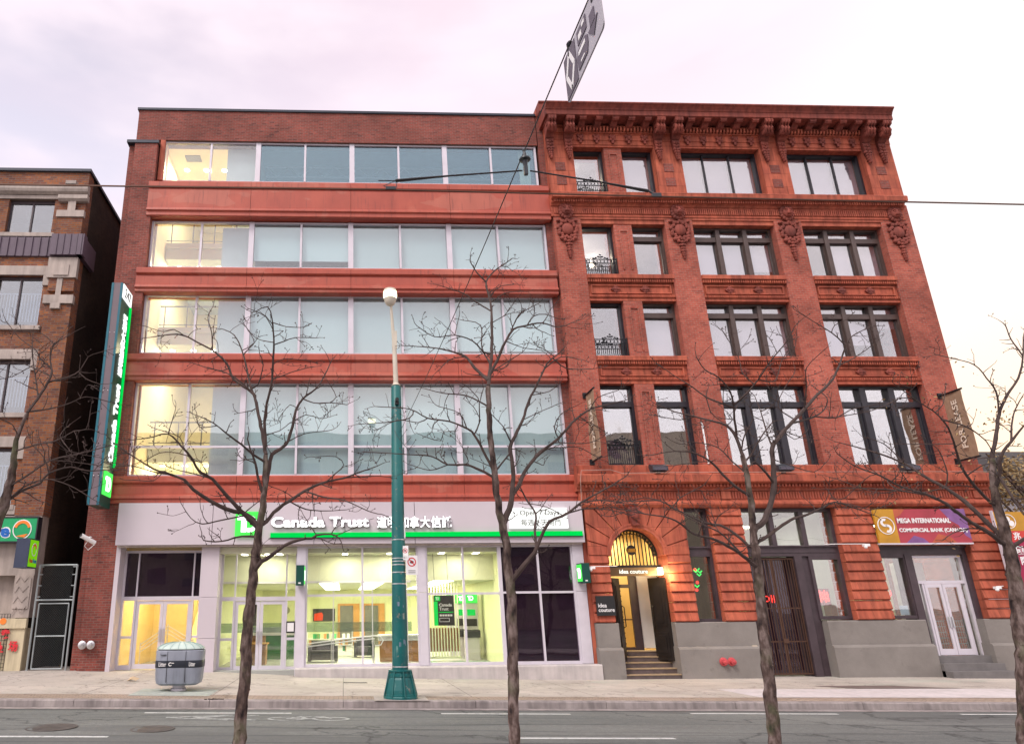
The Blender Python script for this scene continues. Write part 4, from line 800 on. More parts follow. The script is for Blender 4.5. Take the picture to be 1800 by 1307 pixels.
doorset(-7.42,-4.74,(.5,.36),-.02,2.12,3.74,.28,M['glass_shop'],M['glass_dark'])
e2 = doorset(-4.15,-1.56,(.52,.40),-.12,2.08,3.76,.28,M['glass_shop'],M['glass_shop'])
mb = MB(); mb.box(-7.35,-4.8,.345,.36,2.25,3.7); mb.build('transom_backing', M['purple_film'], bank)
mb = MB(); mb.box(-1.9,-1.62,.2,.22,1.05,1.42); o = mb.build('notice', M['black_paint'], e2); m_ = MB(); m_.box(-1.87,-1.65,.19,.199,1.1,1.37); m_.build('paper', M['white_paint'], e2)
# ground floor rooms
mb = MB(); mb.box(-7.42,-4.5,.4,9,-.35,-.06); mb.box(-4.4,7.7,-.2,15.2,-.35,-.06); mb.build('tiled_floor', M['tile_grey'], bank)
mb = MB(); mb.box(-7.6,-7.45,.36,5.0,-.06,3.85); mb.box(-4.62,-4.42,.36,5.0,-.06,3.85); mb.box(-7.45,-4.62,4.8,5.0,-.06,3.85); mb.box(-7.45,-4.62,.38,4.8,3.75,3.89); mb.build('lobby_wall', M['room_lobby'], bank)
for y in (1.2, 2.6):
    d = MB(); d.box(-6.5,-5.5,y-.15,y+.15,3.70,3.745); pl = d.build('lobby_light', M['panel_light'], bank)
    lt = bpy.data.lights.new('lobby_lamp','AREA'); lt.size = .8; lt.energy = 52; lt.color = (1,.80,.45); lo = bpy.data.objects.new('lobby_lamp', lt); COL.objects.link(lo); lo.location = (-6,y,3.68); lo.parent = pl
mb = MB()      # handrails of the lobby stair seen through the doors
for k in range(3):
    mb.tube([(-7.0,1.5,.45+.12*k),(-6.1,1.5,1.05+.12*k),(-5.2,1.5,.55+.12*k)],.02,6)
for x, z in ((-7.0,.45),(-6.1,1.05),(-5.2,.55)): mb.tube([(x,1.5,-.06),(x,1.5,z+.3)],.022,6)
mb.build('lobby_handrail', M['white_paint'], bank)
mb = MB(); mb.prism_x([(1.8,-.06),(1.8,.1),(4.7,2.2),(4.7,-.06)], -5.6, -4.7); mb.build('lobby_stair', M['room_lobby'], bank)
mb = MB(); mb.box(-4.3,7.7,14.8,15.0,-.06,3.0); mb.box(5.35,5.5,-.18,14.8,-.06,3.8); mb.box(-4.42,-4.3,.4,14.8,-.06,3.8); mb.build('bank_wall', M['room_bank'], bank)
mb = MB(); mb.box(-4.3,5.35,1.1,1.3,2.72,3.6); mb.box(-4.3,5.35,1.3,14.8,2.72,2.9); mb.box(-4.3,5.35,-.18,1.3,3.6,3.8); mb.build('bulkhead', M['soffit'], bank)
for cx in (-.55, 1.15, 3.6):
    for y in (1.75,2.7,3.65,4.6,5.55,6.5,7.45,8.6,9.8,11.0,12.2,13.4):
        d = MB(); d.box(cx-.36,cx+.36,y-.17,y+.17,2.70,2.717); d.build('ceiling_panel', M['panel_light'], bank)
for cx in (-3.4,-2.6,-2.2,.05,1.6,3.4,4.6):
    for y in (.2,.5):
        d = MB(); d.box(cx-.09,cx+.09,y-.07,y+.07,3.58,3.598); d.build('spot_light', M['panel_light'], bank)
for x in (-2.6,.1,1.6,4.0):
    lt = bpy.data.lights.new('bank_lamp','AREA'); lt.size = .5; lt.energy = 25; lt.color = (1,.97,.72); lo = bpy.data.objects.new('bank_lamp', lt); COL.objects.link(lo); lo.location = (x,.35,3.56); attach(lo, bank)
for x in (-.55,1.15,3.6):
    lt = bpy.data.lights.new('bank_lamp','AREA'); lt.shape = 'RECTANGLE'; lt.size = .7; lt.size_y = 11; lt.energy = 225; lt.color = (1,.97,.66); lo = bpy.data.objects.new('bank_lamp', lt); COL.objects.link(lo); lo.location = (x,7.4,2.69); attach(lo, bank)

# ------------------------------------------------------------ ornate brick building
orn = thing('ornate_building', (15.5,0,0), 'five storey ornate red brick and terracotta building with bracketed cornice and lion masks', 'building')
XB = [(9.38,12.77),(13.88,17.23),(18.35,21.67)]
PIERS = [(8.3,9.38),(12.77,13.88),(17.23,18.35),(21.67,22.93)]
FL = [(6.53,9.57),(10.62,12.90),(13.97,16.22),(17.40,19.78)]
mb = MB()
for a, b in PIERS: mb.box(a,b,-.4,.7,6.5,17.2)
for z0, z1 in FL[:3]: mb.box(10.70,11.43,-.33,.7,z0+.002,z1-.002)
mb.box(10.70,11.43,-.33,.7,FL[3][0],FL[3][1])
mb.box(22.68,22.928,.7,15,-.6,21.4); mb.box(8.3,8.5,.7,15,-.6,21.5); mb.box(8.5,22.68,14.8,15,-.6,21.4)
mb.box(8.06,8.299,-.16,.6,21.47,21.75); mb.box(8.06,8.299,.6,15,20.5,21.9)
mb.build('wall', M['brick_red'], orn)
mb = MB(); mb.box(8.5,22.68,.7,14.8,21.1,21.25); mb.build('roof', M['roof_dark'], orn)
# recessed strip in the narrow brick piers of the left bay
mb = MB()
for z0, z1 in FL: mb.prism_y([(10.88,z0+.25),(10.93,z0+.25),(10.93,z1-.32),(11.20,z1-.32),(11.20,z0+.25),(11.25,z0+.25),(11.25,z1-.27),(10.88,z1-.27)], -.372, -.33); mb.cut()
mb.build_each('pier_moulding', M['brick_red'], orn)
# top storey piers in smooth terracotta with brick squares
mb = MB()
for a, b in PIERS: mb.box(a,b,-.42,.7,17.401,20.1); mb.cut()
mb.build_each('terracotta_pier', M['terra'], orn)
mb = MB()
for a, b in PIERS:
    c = (a+b)/2-.05
    for z in (17.95,18.62): mb.box(c-.2,c+.2,-.436,-.42,z,z+.38); mb.cut()
mb.build_each('brick_square', M['brick_dark'], orn)
# frieze, cornice and parapet
mb = MB()
mb.prism_x([(.7,19.78),(-.40,19.78),(-.40,19.86),(-.43,19.88),(-.43,20.06),(-.46,20.08),(-.46,20.30),(-.50,20.33),(-.50,20.36),(.7,20.36)], 8.31, 22.92)
mb.prism_x([(.7,20.36),(-.56,20.36),(-.56,20.38),(-.54,20.40),(-.50,20.44),(-.50,20.80),(.7,20.80)], 8.31, 22.93)
mb.build('frieze', M['terra'], orn)
mb = MB()
prof = [(.7,20.78),(-1.12,20.78),(-1.15,20.80),(-1.15,21.00),(-1.19,21.03),(-1.19,21.06),(-1.22,21.10),(-1.30,21.18),(-1.36,21.22),(-1.36,21.27),(-1.3,21.30),(.7,21.36)]
mb.prism_x(prof, 8.16, 22.70)
mb.prism_x([(.7,21.36),(-.62,21.36),(-.62,21.42),(-.55,21.46),(-.55,21.78),(-.6,21.82),(-.6,21.88),(.7,21.9)], 8.1, 22.55)
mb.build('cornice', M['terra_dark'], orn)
def bay_xs(a, b, n): return [a+(b-a)*(i+.5)/n for i in range(n)]
BR = [8.43,9.19,12.95,13.69,17.45,18.16,21.80,22.46]
for i in range(3):
    a, b = BR[2*i+1]+.2, BR[2*i+2]-.2
    for x in bay_xs(a,b,5):
        m_ = MB(); m_.prism_x([(-.55,20.79),(-1.08,20.79),(-1.10,20.70),(-1.04,20.64),(-.9,20.66),(-.75,20.56),(-.55,20.50)], x-.13, x+.13); m_.box(x-.15,x+.15,-1.10,-.56,20.74,20.785); m_.build('modillion', M['terra_dark'], orn)  # darker colour stands in for shade under the cornice
    for x in bay_xs(a,b,5):
        m_ = MB(); z = 20.17
        m_.ball((x,-.50,z),(.11,.08,.11),8,5)
        for k in range(4): m_.ball((x+.12*math.cos(k*math.pi/2+.785),-.49,z+.12*math.sin(k*math.pi/2+.785)),(.075,.06,.075),6,4)
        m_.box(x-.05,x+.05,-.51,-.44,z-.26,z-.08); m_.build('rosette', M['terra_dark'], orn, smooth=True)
mb = MB()
for i in range(3):
    for x in bay_xs(BR[2*i+1]+.17, BR[2*i+2]-.17, 24): mb.prism_x([(-.55,20.63),(-.66,20.60),(-.63,20.44),(-.55,20.41)], x-.034, x+.034)
mb.box(8.32,22.92,-.60,-.55,20.63,20.68); mb.build('egg_moulding', M['terra_flat'], orn)
for x in BR:
    m_ = MB(); wv_ = .17
    prof = [(-.45,20.79),(-1.12,20.79),(-1.14,20.70),(-1.10,20.62),(-.98,20.58),(-1.0,20.48),(-1.02,20.38),(-.96,20.28),(-.82,20.22),(-.70,20.20),(-.62,20.10),(-.45,20.05)]
    m_.prism_x(prof, x-wv_, x+wv_)
    for dx in (-.12,0,.12): m_.tube([(x+dx,-1.13,20.76),(x+dx,-1.12,20.62),(x+dx,-1.0,20.54),(x+dx,-1.03,20.38),(x+dx,-.95,20.26),(x+dx,-.78,20.18)],[.03,.045,.03,.05,.05,.03],6)
    for z in (20.5,20.28): m_.cyl((x-.2,-.85,z),(x+.2,-.85,z),.10,10)
    m_.box(x-.2,x+.2,-.85,-.42,20.66,20.74)
    m_.prism_y([(x-.16,20.05),(x+.16,20.05),(x+.13,19.72),(x+.09,19.5),(x-.09,19.5),(x-.13,19.72)], -.56, -.41)
    for dz, rx in ((19.92,.15),(19.78,.13),(19.62,.16),(19.5,.12),(19.38,.10),(19.28,.08),(19.18,.05)):
        for s_ in (-1,1): m_.ball((x+s_*rx*.6,-.52,dz),(rx*.5,.09,.075),7,5)
        m_.ball((x,-.56,dz-.03),(.05,.08,.07),6,4)
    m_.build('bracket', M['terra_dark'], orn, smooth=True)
# string course under the top storey
mb = MB()
mb.prism_x([(.7,16.5),(-.44,16.5),(-.44,16.56),(-.42,16.58),(-.42,16.94),(-.46,16.96),(-.50,17.02),(-.56,17.06),(-.58,17.17),(-.78,17.19),(-.80,17.38),(-.74,17.44),(-.6,17.46),(.7,17.46)], 8.22, 22.72)
mb.build('string_course', M['terra'], orn)
mb = MB()
for i in range(150): x = 8.35+14.25*i/149; mb.box(x-.030,x+.030,-.64,-.54,17.05,17.16)
mb.cut()
for i in range(170):
    x = 8.36+14.25*i/169; z0 = 16.62; mb.prism_y([(x-.026,z0),(x+.026,z0),(x+.026,z0+.22),(x,z0+.27),(x-.026,z0+.22)], -.47, -.42)
mb.cut(); mb.build_each('fluted_frieze', M['terra_flat'], orn)
# window lintels, spandrels
for bi, (a, b) in enumerate(XB):
    m_ = MB(); m_.box(a-.04,b+.04,-.36,.5,16.22,16.499); m_.box(a-.1,b+.1,-.41,-.36,16.40,16.499); m_.build('lintel', M['terra_flat'], orn)
    for zt, zb in ((13.97,12.90),(10.62,9.57)):
        m_ = MB()
        m_.prism_x([(.5,zt),(-.46,zt),(-.48,zt-.02),(-.48,zt-.17),(-.38,zt-.19),(-.36,zt-.32),(-.30,zt-.34),(-.30,zb+.26),(-.36,zb+.24),(-.36,zb+.14),(-.32,zb+.12),(-.34,zb),(.5,zb)], a+.003, b-.003)
        z0, z1 = zb+.30, zt-.40
        m_.box(a+.12,b-.12,-.355,-.30,z0,z0+.05); m_.box(a+.12,b-.12,-.355,-.30,z1-.05,z1); m_.box(a+.12,a+.17,-.355,-.30,z0+.05,z1-.05); m_.box(b-.17,b-.12,-.355,-.30,z0+.05,z1-.05)
        n = 38
        for i in range(n):
            x = a+.05+(b-a-.1)*i/(n-1); m_.box(x-.026,x+.026,-.44,-.35,zt-.31,zt-.2)
            m_.box(x-.018,x+.018,-.40,-.375,zb+.15,zb+.23)
        sp = m_.build('spandrel', M['terra'], orn)
        for fx in (.32,.66):
            x = a+(b-a)*fx; z = (z0+z1)/2; q = MB(); q.prism_y([(x-.2,z),(x,z-.17),(x+.2,z),(x,z+.17)],-.37,-.30); q.ball((x,-.37,z),(.07,.04,.07),8,5)
            for k in range(4): q.ball((x+.1*math.cos(k*math.pi/2),-.37,z+.085*math.sin(k*math.pi/2)),(.05,.03,.05),6,4)
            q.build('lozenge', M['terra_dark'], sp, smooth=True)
# lion masks on the piers
for a, b in PIERS:
    x = 8.80 if a < 9 else ((a+b)/2 if b < 22 else 22.27); m_ = MB(); z = 16.72
    m_.ball((x,-.52,z),(.20,.14,.23),12,8)
    for k in range(14):
        an = 2*math.pi*k/14; m_.ball((x+.23*math.cos(an),-.47,z+.27*math.sin(an)),(.085,.08,.10),7,5)
    m_.ball((x,-.66,z-.07),(.10,.08,.08),8,6); m_.ball((x,-.70,z-.03),(.05,.05,.04),6,4); m_.ball((x,-.62,z-.17),(.08,.06,.04),7,4)
    for s_ in (-1,1): m_.ball((x+s_*.09,-.63,z+.06),(.05,.04,.03),6,4); m_.ball((x+s_*.09,-.62,z+.11),(.07,.06,.03),6,4); m_.ball((x+s_*.19,-.5,z+.22),(.06,.05,.06),6,4)
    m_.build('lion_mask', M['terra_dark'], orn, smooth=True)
    m_ = MB(); z = 15.93
    m_.ball((x,-.42,z),(.25,.13,.27),16,8)
    for k in range(28):
        an = 2*math.pi*k/28; q = 1+.12*math.sin(k*2.1); m_.ball((x+.34*q*math.cos(an),-.45,z-.02+.38*q*math.sin(an)),(.075,.07,.085),7,5)
    for s_ in (-1,1):
        m_.ball((x+s_*.34,-.46,z+.36),(.10,.08,.06),7,5); m_.ball((x+s_*.26,-.46,z-.42),(.10,.08,.08),7,5); m_.ball((x+s_*.15,-.46,z-.5),(.08,.07,.08),7,5)
    for k, (dz, rr) in enumerate(((-.55,.10),(-.68,.13),(-.82,.09),(-.93,.11),(-1.05,.08),(-1.14,.07),(-1.24,.045))):
        m_.ball((x,-.46,z+dz),(rr*.7,.08,.075),7,5)
        for s_ in (-1,1): m_.ball((x+s_*rr*.7,-.44,z+dz+.02),(rr*.42,.06,.06),6,4)
    m_.build('cartouche', M['terra_dark'], orn, smooth=True)
# windows
def sash(x0, x1, zb, zt, lights, transom, fm, thick, y=.02, blinds=(), gm=None, fr=.09, bottom=.06):
    mb = MB(); mb.box(x0,x0+fr,y-.10,y+.12,zb,zt); mb.box(x1-fr,x1,y-.10,y+.12,zb,zt); mb.box(x0+fr,x1-fr,y-.10,y+.12,zt-fr,zt); mb.box(x0+fr,x1-fr,y-.10,y+.12,zb,zb+bottom)
    n = lights; ws = (x1-x0)/n; ms = [x0+ws*i for i in range(1,n)]
    for m_ in ms: mb.bbox(m_-thick/2,m_+thick/2,y-.16 if thick > .1 else y-.04,y+.1,zb+bottom,zt-fr,.02 if thick > .1 else .004)
    xs = [x0+fr]+[v for m_ in ms for v in (m_-thick/2,m_+thick/2)]+[x1-fr]
    if transom:
        for a, b in zip(xs[::2], xs[1::2]): mb.box(a,b,y-.11,y+.1,transom-.10,transom+.10)
    if thick > .1:
        for a, b in zip(xs[::2], xs[1::2]):       # inner sash edges
            for c in ((a,a+.035),(b-.035,b)): mb.box(c[0],c[1],y-.03,y+.05,zb+bottom,(transom-.1) if transom else zt-fr)
    wd = mb.build('window', fm, orn)
    g = MB()
    for a, b in zip(xs[::2], xs[1::2]):
        if transom: pane_box(g,a,b,y+.025,zb+bottom,transom-.1,.01); pane_box(g,a,b,y+.025,transom+.1,zt-fr,.01)
        else: pane_box(g,a,b,y+.025,zb+bottom,zt-fr,.01)
    g.build('pane', gm or M['glass_old'], wd)
    for i, bz in enumerate(blinds):
        if bz is None: continue
        q = MB(); q.box(xs[2*i]+.01,xs[2*i+1]-.01,y+.16,y+.17,bz,zt-fr-.01); q.build('blind', M['blind_white'], wd)
    return wd
def guard(x0, x1, z, h=.70):
    m_ = MB(); y = -.26
    for zz_ in (z+.03,z+h-.16,z+h): m_.box(x0,x1,y-.015,y+.015,zz_-.015,zz_+.015)
    n = 17
    for i in range(n): x = x0+(x1-x0)*i/(n-1); m_.box(x-.008,x+.008,y-.008,y+.008,z+.045,z+h-.175)
    for i in range(9):
        x = x0+.06+(x1-x0-.12)*i/8; m_.ball((x,y,z+h-.08),(.03,.012,.05),6,4)
    c = (x0+x1)/2
    for dx, dz in ((0,.20),(-.08,.12),(.08,.12),(-.18,.07),(.18,.07),(0,.1),(-.28,.05),(.28,.05)): m_.ball((c+dx,y,z+h+dz),(.05,.015,.035),6,4); m_.tube([(c+dx*.5,y,z+h),(c+dx,y,z+h+dz)],.008,4)
    for x in (x0,x1): m_.box(x-.02,x+.02,y-.02,y+.02,z+.0,z+h+.06)
    for x in (x0,x1): m_.box(x-.02,x+.02,y+.02,.0,z+h-.03,z+h)
    return m_.build('window_guard', M['black_iron'], orn)
za, zb_ = FL[3]
sash(9.38,10.70,za+.02,zb_,1,None,M['dark_frame'],.05); sash(11.43,12.77,za+.02,zb_,1,None,M['dark_frame'],.05,blinds=(18.1,))
sash(13.88,17.23,za+.02,zb_,3,None,M['dark_frame'],.05,blinds=(17.44,17.44,17.44)); sash(18.35,21.67,za+.02,zb_,3,None,M['dark_frame'],.05,blinds=(17.44,17.44,17.44))
guard(9.42,10.66,17.5)
za, zb_ = FL[2]
sash(9.38,10.70,za,zb_,1,None,M['dark_frame'],.05); sash(11.43,12.77,za,zb_,1,15.70,M['bronze_frame'],.16,blinds=(15.8,))
sash(13.88,17.23,za,zb_,3,15.70,M['bronze_frame'],.18,blinds=(14.05,14.18,14.42)); sash(18.35,21.67,za,zb_,3,15.70,M['bronze_frame'],.18,blinds=(15.8,14.25,14.02))
guard(9.42,10.66,13.99)
za, zb_ = FL[1]
sash(9.38,10.70,za,zb_,1,None,M['dark_frame'],.05); sash(11.43,12.77,za,zb_,1,12.40,M['bronze_frame'],.16,blinds=(10.7,))
sash(13.88,17.23,za,zb_,3,12.40,M['bronze_frame'],.18,blinds=(10.7,10.7,10.7)); sash(18.35,21.67,za,zb_,3,12.40,M['bronze_frame'],.18,blinds=(10.7,11.3,12.0))
guard(9.42,10.66,10.64)
za, zb_ = FL[0]
sash(9.38,10.70,za,zb_,1,8.85,M['dark_frame'],.16,gm=M['glass_low']); sash(11.43,12.77,za,zb_,1,8.85,M['dark_frame'],.16,gm=M['glass_low'])
sash(13.88,17.23,za,zb_,3,8.85,M['dark_frame'],.24,gm=M['glass_low']); sash(18.35,21.67,za,zb_,3,8.85,M['dark_frame'],.24,gm=M['glass_low'])
guard(9.42,10.66,6.56,.85)
# rooms
mb = MB()
for z0, z1 in ((5.2,6.3),(9.8,10.4),(13.1,13.75),(16.5,17.2),(20.3,20.6)): mb.box(8.5,22.68,.55,8,z0,z1)
mb.box(8.5,22.68,8,8.2,5,20.6); mb.build('floor_slab', M['room_grey'], orn)
for x, y, z in ((9.75,2.2,19.9),(12.25,3.0,20.1),(10.0,2.2,16.1),(11.0,3.2,16.2)):
    m_ = MB(); m_.ball((x,y,z),.10,10,6); m_.tube([(x,y,z+.1),(x,y,z+.5)],.01,4); pb = m_.build('pendant_lamp', M['warm_bulb'], orn)
    lt = bpy.data.lights.new('pendant_light','POINT'); lt.energy = 40; lt.shadow_soft_size = .12; lt.color = (1,.83,.62); lo = bpy.data.objects.new('pendant_light', lt); COL.objects.link(lo); lo.location = (x,y-.3,z-.25); lo.parent = pb
# base mouldings
mb = MB()
mb.prism_x([(.5,6.17),(-.50,6.17),(-.50,6.2),(-.46,6.22),(-.46,6.50),(-.40,6.53),(.5,6.53)], 8.2, 22.98)
mb.prism_x([(.5,5.58),(-.62,5.58),(-.62,5.66),(-.68,5.70),(-.70,5.80),(-.88,5.83),(-.92,5.86),(-.92,6.08),(-.86,6.14),(-.7,6.17),(.5,6.17)], 8.08, 22.85)
mb.prism_x([(.5,5.0),(-.62,5.0),(-.66,5.03),(-.72,5.10),(-.72,5.16),(-.66,5.22),(-.60,5.25),(-.57,5.27),(-.57,5.58),(.5,5.58)], 8.16, 23.02)
mb.build('base_moulding', M['terra'], orn)
mb = MB()
for i in range(120): x = 8.25+14.5*i/119; mb.box(x-.035,x+.035,-.76,-.66,5.70,5.79)
mb.cut()
for i in range(150): x = 8.25+14.7*i/149; mb.box(x-.028,x+.028,-.60,-.57,5.30,5.54)
mb.cut()
for x in (8.8,13.3,17.8,22.4): mb.box(x-.16,x+.16,-.63,-.57,5.29,5.56); mb.cut()
mb.build_each('frieze_block', M['terra_flat'], orn)
mb = MB()
for a, b in ((8.45,9.2),(12.9,13.7),(17.4,18.2),(21.8,22.7)): mb.box(a,b,-.48,-.46,6.24,6.48); mb.cut()
mb.build_each('base_panel', M['terra_flat'], orn)
# rusticated terracotta piers, 12 courses
CH = (5.0-1.27)/12
def courses(mb, x0, x1, i0=0, i1=12, back=.3):
    for i in range(i0, i1):
        z0 = 1.27+CH*i; mb.prism_x([(back,z0+.012),(-.585,z0+.012),(-.635,z0+.05),(-.60,z0+CH-.03),(-.57,z0+CH),(back,z0+CH)], x0, x1)
mb = MB()
cx, cz, rr = 9.93, 3.42, 1.0
courses(mb, 8.26, cx-rr, 0, 7); courses(mb, cx+rr, 11.72, 0, 7)
mb2 = MB()
for xa_, xb_ in ((12.62,13.74),(17.10,18.36),(21.62,22.93)): courses(mb2, xa_, xb_); mb2.cut()
mb2.build_each('rusticated_pier', M['terra'], orn)
zs = 1.27+CH*7
mb.box(8.28,cx-rr-.02,-.56,.3,zs,4.99); mb.box(cx+rr+.02,11.70,-.56,.3,zs,4.99); mb.box(cx-rr-.02,cx+rr+.02,-.56,.3,cz+rr+.1,4.99)
def clip_ray(an):       # from the arch centre to the frame of the stone field
    ca, sa = math.cos(an), math.sin(an); t_ = 9
    if ca > 1e-6: t_ = min(t_, (11.72-cx)/ca)
    if ca < -1e-6: t_ = min(t_, (8.26-cx)/ca)
    if sa > 1e-6: t_ = min(t_, (4.995-cz)/sa)
    return (cx+ca*t_, cz+sa*t_)
angs = [math.pi*(i/11) for i in range(12)]
for i in range(11):
    if i == 5: continue
    a0, a1 = angs[i]+.012, angs[i+1]-.012; inner = [(cx+(rr+.02)*math.cos(a0+(a1-a0)*k/4), cz+(rr+.02)*math.sin(a0+(a1-a0)*k/4)) for k in range(5)]
    p0, p1 = clip_ray(a0), clip_ray(a1); outer = [p1]
    for c in ((11.72,4.995),(8.26,4.995)):
        an = math.atan2(c[1]-cz, c[0]-cx)
        if a0 < an < a1: outer.append(c)
    outer.append(p0)
    mb.prism_y(inner+outer, -.625, -.55)
for k, (x0, x1) in enumerate(((8.26,cx-rr),(cx+rr,11.72))):
    pass
mb.build('rusticated_stone', M['terra'], orn)
mb = MB(); mb.ring_y((cx,cz), 1.02, .90, -.66, .25, 32, 0, math.pi); mb.ring_y((cx,cz), 1.06, 1.0, -.68, -.60, 32, 0, math.pi)
mb.build('arch_ring', M['terra_flat'], orn)
mb = MB(); mb.prism_y([(cx-.12,cz+.98),(cx+.12,cz+.98),(cx+.2,5.02),(cx-.2,5.02)], -.80, -.5)
mb.ball((cx,-.82,4.72),(.12,.1,.16),8,6)
for k in range(6): mb.ball((cx+.1*math.cos(k),-.82,4.55+.05*k),(.05,.05,.06),6,4)
mb.build('keystone', M['terra_dark'], orn, smooth=True)
mb = MB()
for x0, x1 in ((8.28,9.02),(10.90,13.62),(16.05,19.42),(21.42,22.95)):
    g0 = gz(x0)-.25
    mb.prism_x([(.3,.52),(-.60,.52),(-.60,1.24),(-.57,1.268),(.3,1.268)], x0, x1)
    mb.prism_x([(.3,g0),(-.73,g0),(-.73,.44),(-.70,.49),(-.61,.519),(.3,.519)], x0-.03, x1+.03); mb.cut()
mb.build_each('stucco_base', M['stucco'], orn)
mb = MB(); mb.box(8.16,8.27,-.42,.3,-.6,5.0); mb.build('side_return', M['terra_flat'], orn)
# narrow window
def shopframe(name, x0, x1, zb, zt, mull, trans, y, fm, fr=.10, gm=None, mw=.14):
    mb = MB(); mb.box(x0,x0+fr,y-.12,y+.1,zb,zt); mb.box(x1-fr,x1,y-.12,y+.1,zb,zt); mb.box(x0+fr,x1-fr,y-.12,y+.1,zt-fr,zt); mb.box(x0+fr,x1-fr,y-.12,y+.1,zb,zb+fr)
    for m_, lo_, hi_ in mull: mb.box(m_-mw/2,m_+mw/2,y-.115,y+.09,lo_,hi_)
    for t0, t1 in trans: mb.box(x0+fr,x1-fr,y-.14,y+.095,t0,t1); mb.box(x0+fr-.02,x1-fr+.02,y-.2,y+.09,t1-.05,t1)
    o = mb.build(name, fm, orn); g = MB(); g.box(x0+fr,x1-fr,y,y+.012,zb+fr,zt-fr); g.build('pane', gm or M['glass_store'], o); return o
shopframe('narrow_window', 11.72,12.62,1.27,4.99,[],[(3.37,3.70)],-.25,M['brown_frame'],.09)
s2 = shopframe('transom_window', 13.72,17.10,3.36,4.99,[(14.9,3.7,4.9),(16.0,3.7,4.9)],[(3.48,3.72)],-.25,M['brown_frame'],.12,mw=.16)
shopframe('shop_window', 15.98,17.10,1.3,3.358,[],[],-.25,M['brown_frame'],.11)
mb = MB(); mb.box(15.46,15.72,-.40,.2,gz(15.6)-.1,3.37); mb.box(15.72,16.04,-.3,.2,gz(15.8)-.1,3.37); mb.box(13.72,13.86,-.38,.2,gz(13.8)-.1,1.3); mb.build('door_post', M['brown_frame'], orn)
s3 = shopframe('shop_window', 18.4,19.42,1.3,3.38,[],[],-.25,M['brown_frame'],.10)
mb = MB(); mb.box(18.4,21.6,-.37,.1,3.382,3.69); mb.box(18.38,21.62,-.42,-.37,3.60,3.68); mb.build('door_head', M['brown_frame'], orn)
mb = MB(); mb.box(19.36,19.62,-.40,.2,gz(19.5)-.1,3.4); mb.box(21.44,21.60,-.38,.2,gz(21.5)-.1,3.4); mb.build('door_post', M['brown_frame'], orn)
# dark door behind an iron grille
mb = MB(); zg = gz(14.6)+.03; mb.box(13.86,15.46,.0,.08,zg,3.36)
dd = mb.build('shop_door', M['brown_frame'], orn)
g = MB(); g.box(13.98,14.6,-.02,-.005,zg+.15,3.25); g.box(14.72,15.34,-.02,-.005,zg+.15,3.25); g.build('pane', M['glass_dark'], dd)
mb = MB(); y = -.30
for z in (zg+.06,zg+1.05,zg+2.1,3.28): mb.box(13.9,15.42,y-.012,y+.012,z-.02,z+.02)
for x in (13.9,14.64,14.70,15.42): mb.box(x-.02,x+.02,y-.02,y+.02,zg+.03,3.3)
for i in range(16):
    x = 13.98+1.36*i/15; mb.box(x-.009,x+.009,y-.022,y-.004,zg+.07,3.27)
mb.box(14.6,14.78,y-.05,y-.02,zg+1.0,zg+1.14)
mb.build('security_grille', M['rust_iron'], orn)
# pale double door with steps
mb = MB(); zb3 = .13; y = -.22
for x in (19.62,21.36): mb.box(x,x+.08,y-.06,y+.06,zb3,3.36)
mb.box(19.70,21.36,y-.06,y+.06,2.42,2.52); mb.box(19.70,21.36,y-.06,y+.06,3.28,3.36); mb.box(19.84,19.90,y-.05,y+.05,zb3,2.42); mb.box(21.14,21.20,y-.05,y+.05,zb3,2.42)
pf = mb.build('door_frame', M['white_metal'], orn)
g = MB(); g.box(19.7,21.36,y,y+.01,zb3,3.28); g.build('pane', M['glass_store'], pf)
for i, (a, b) in enumerate(((19.91,20.51),(20.53,21.13))):
    d = MB(); d.box(a,a+.09,y-.07,y-.02,zb3+.01,2.41); d.box(b-.09,b,y-.07,y-.02,zb3+.01,2.41); d.box(a+.09,b-.09,y-.07,y-.02,2.30,2.41); d.box(a+.09,b-.09,y-.07,y-.02,zb3+.01,zb3+.2)
    lf = d.build('door', M['white_metal'], orn); h = MB(); hx = b-.045 if i == 0 else a+.045; h.box(hx-.02,hx+.02,y-.12,y-.07,1.0,1.35); h.build('handle', M['steel'], lf)
    q = MB()
    for k in range(5): q.box(a+.12+.08*k,a+.13+.08*k,y+.05,y+.06,zb3+.2,1.2)
    for k in range(5): q.box(a+.1,b-.1,y+.062,y+.07,zb3+.35+.18*k,zb3+.37+.18*k)
    q.build('inner_grille', M['galv'], lf)
mb = MB(); gzz = gz(20.5)
for i in range(3): mb.box(19.46-.0*i,21.42+.1*i,-.55-.30*i,-.2,gzz-.2,zb3-.005-(zb3-gzz)*(i)/3-.001*i)
mb.build('entrance_steps', solid('dark_grey_step_stone', (.15,.14,.14), .7, vary=.15), orn)
mb = MB(); mb.box(13.7,22.9,5.0,5.2,-.5,5.0); mb.box(13.7,22.9,-.1,5.0,-.6,-.5); mb.box(13.4,13.6,.3,5.0,-.5,5.0); mb.box(11.5,13.4,3.0,3.2,.5,5.0); mb.build('shop_wall', M['room_bank'], orn)
mb = MB(); mb.box(17.2,17.4,.1,5.0,-.5,5.0); mb.build('shop_partition', M['room_pale'], orn)
for x, e in ((15.4,28),(20.0,60)):
    d = MB(); d.box(x-.5,x+.5,2.2,2.5,4.6,4.65); pl = d.build('shop_light', M['panel_light'], orn)
    lt = bpy.data.lights.new('shop_lamp','AREA'); lt.size = .8; lt.energy = e; lt.color = (1,.95,.72); lo = bpy.data.objects.new('shop_lamp', lt); COL.objects.link(lo); lo.location = (x,2.3,4.55); lo.parent = pl
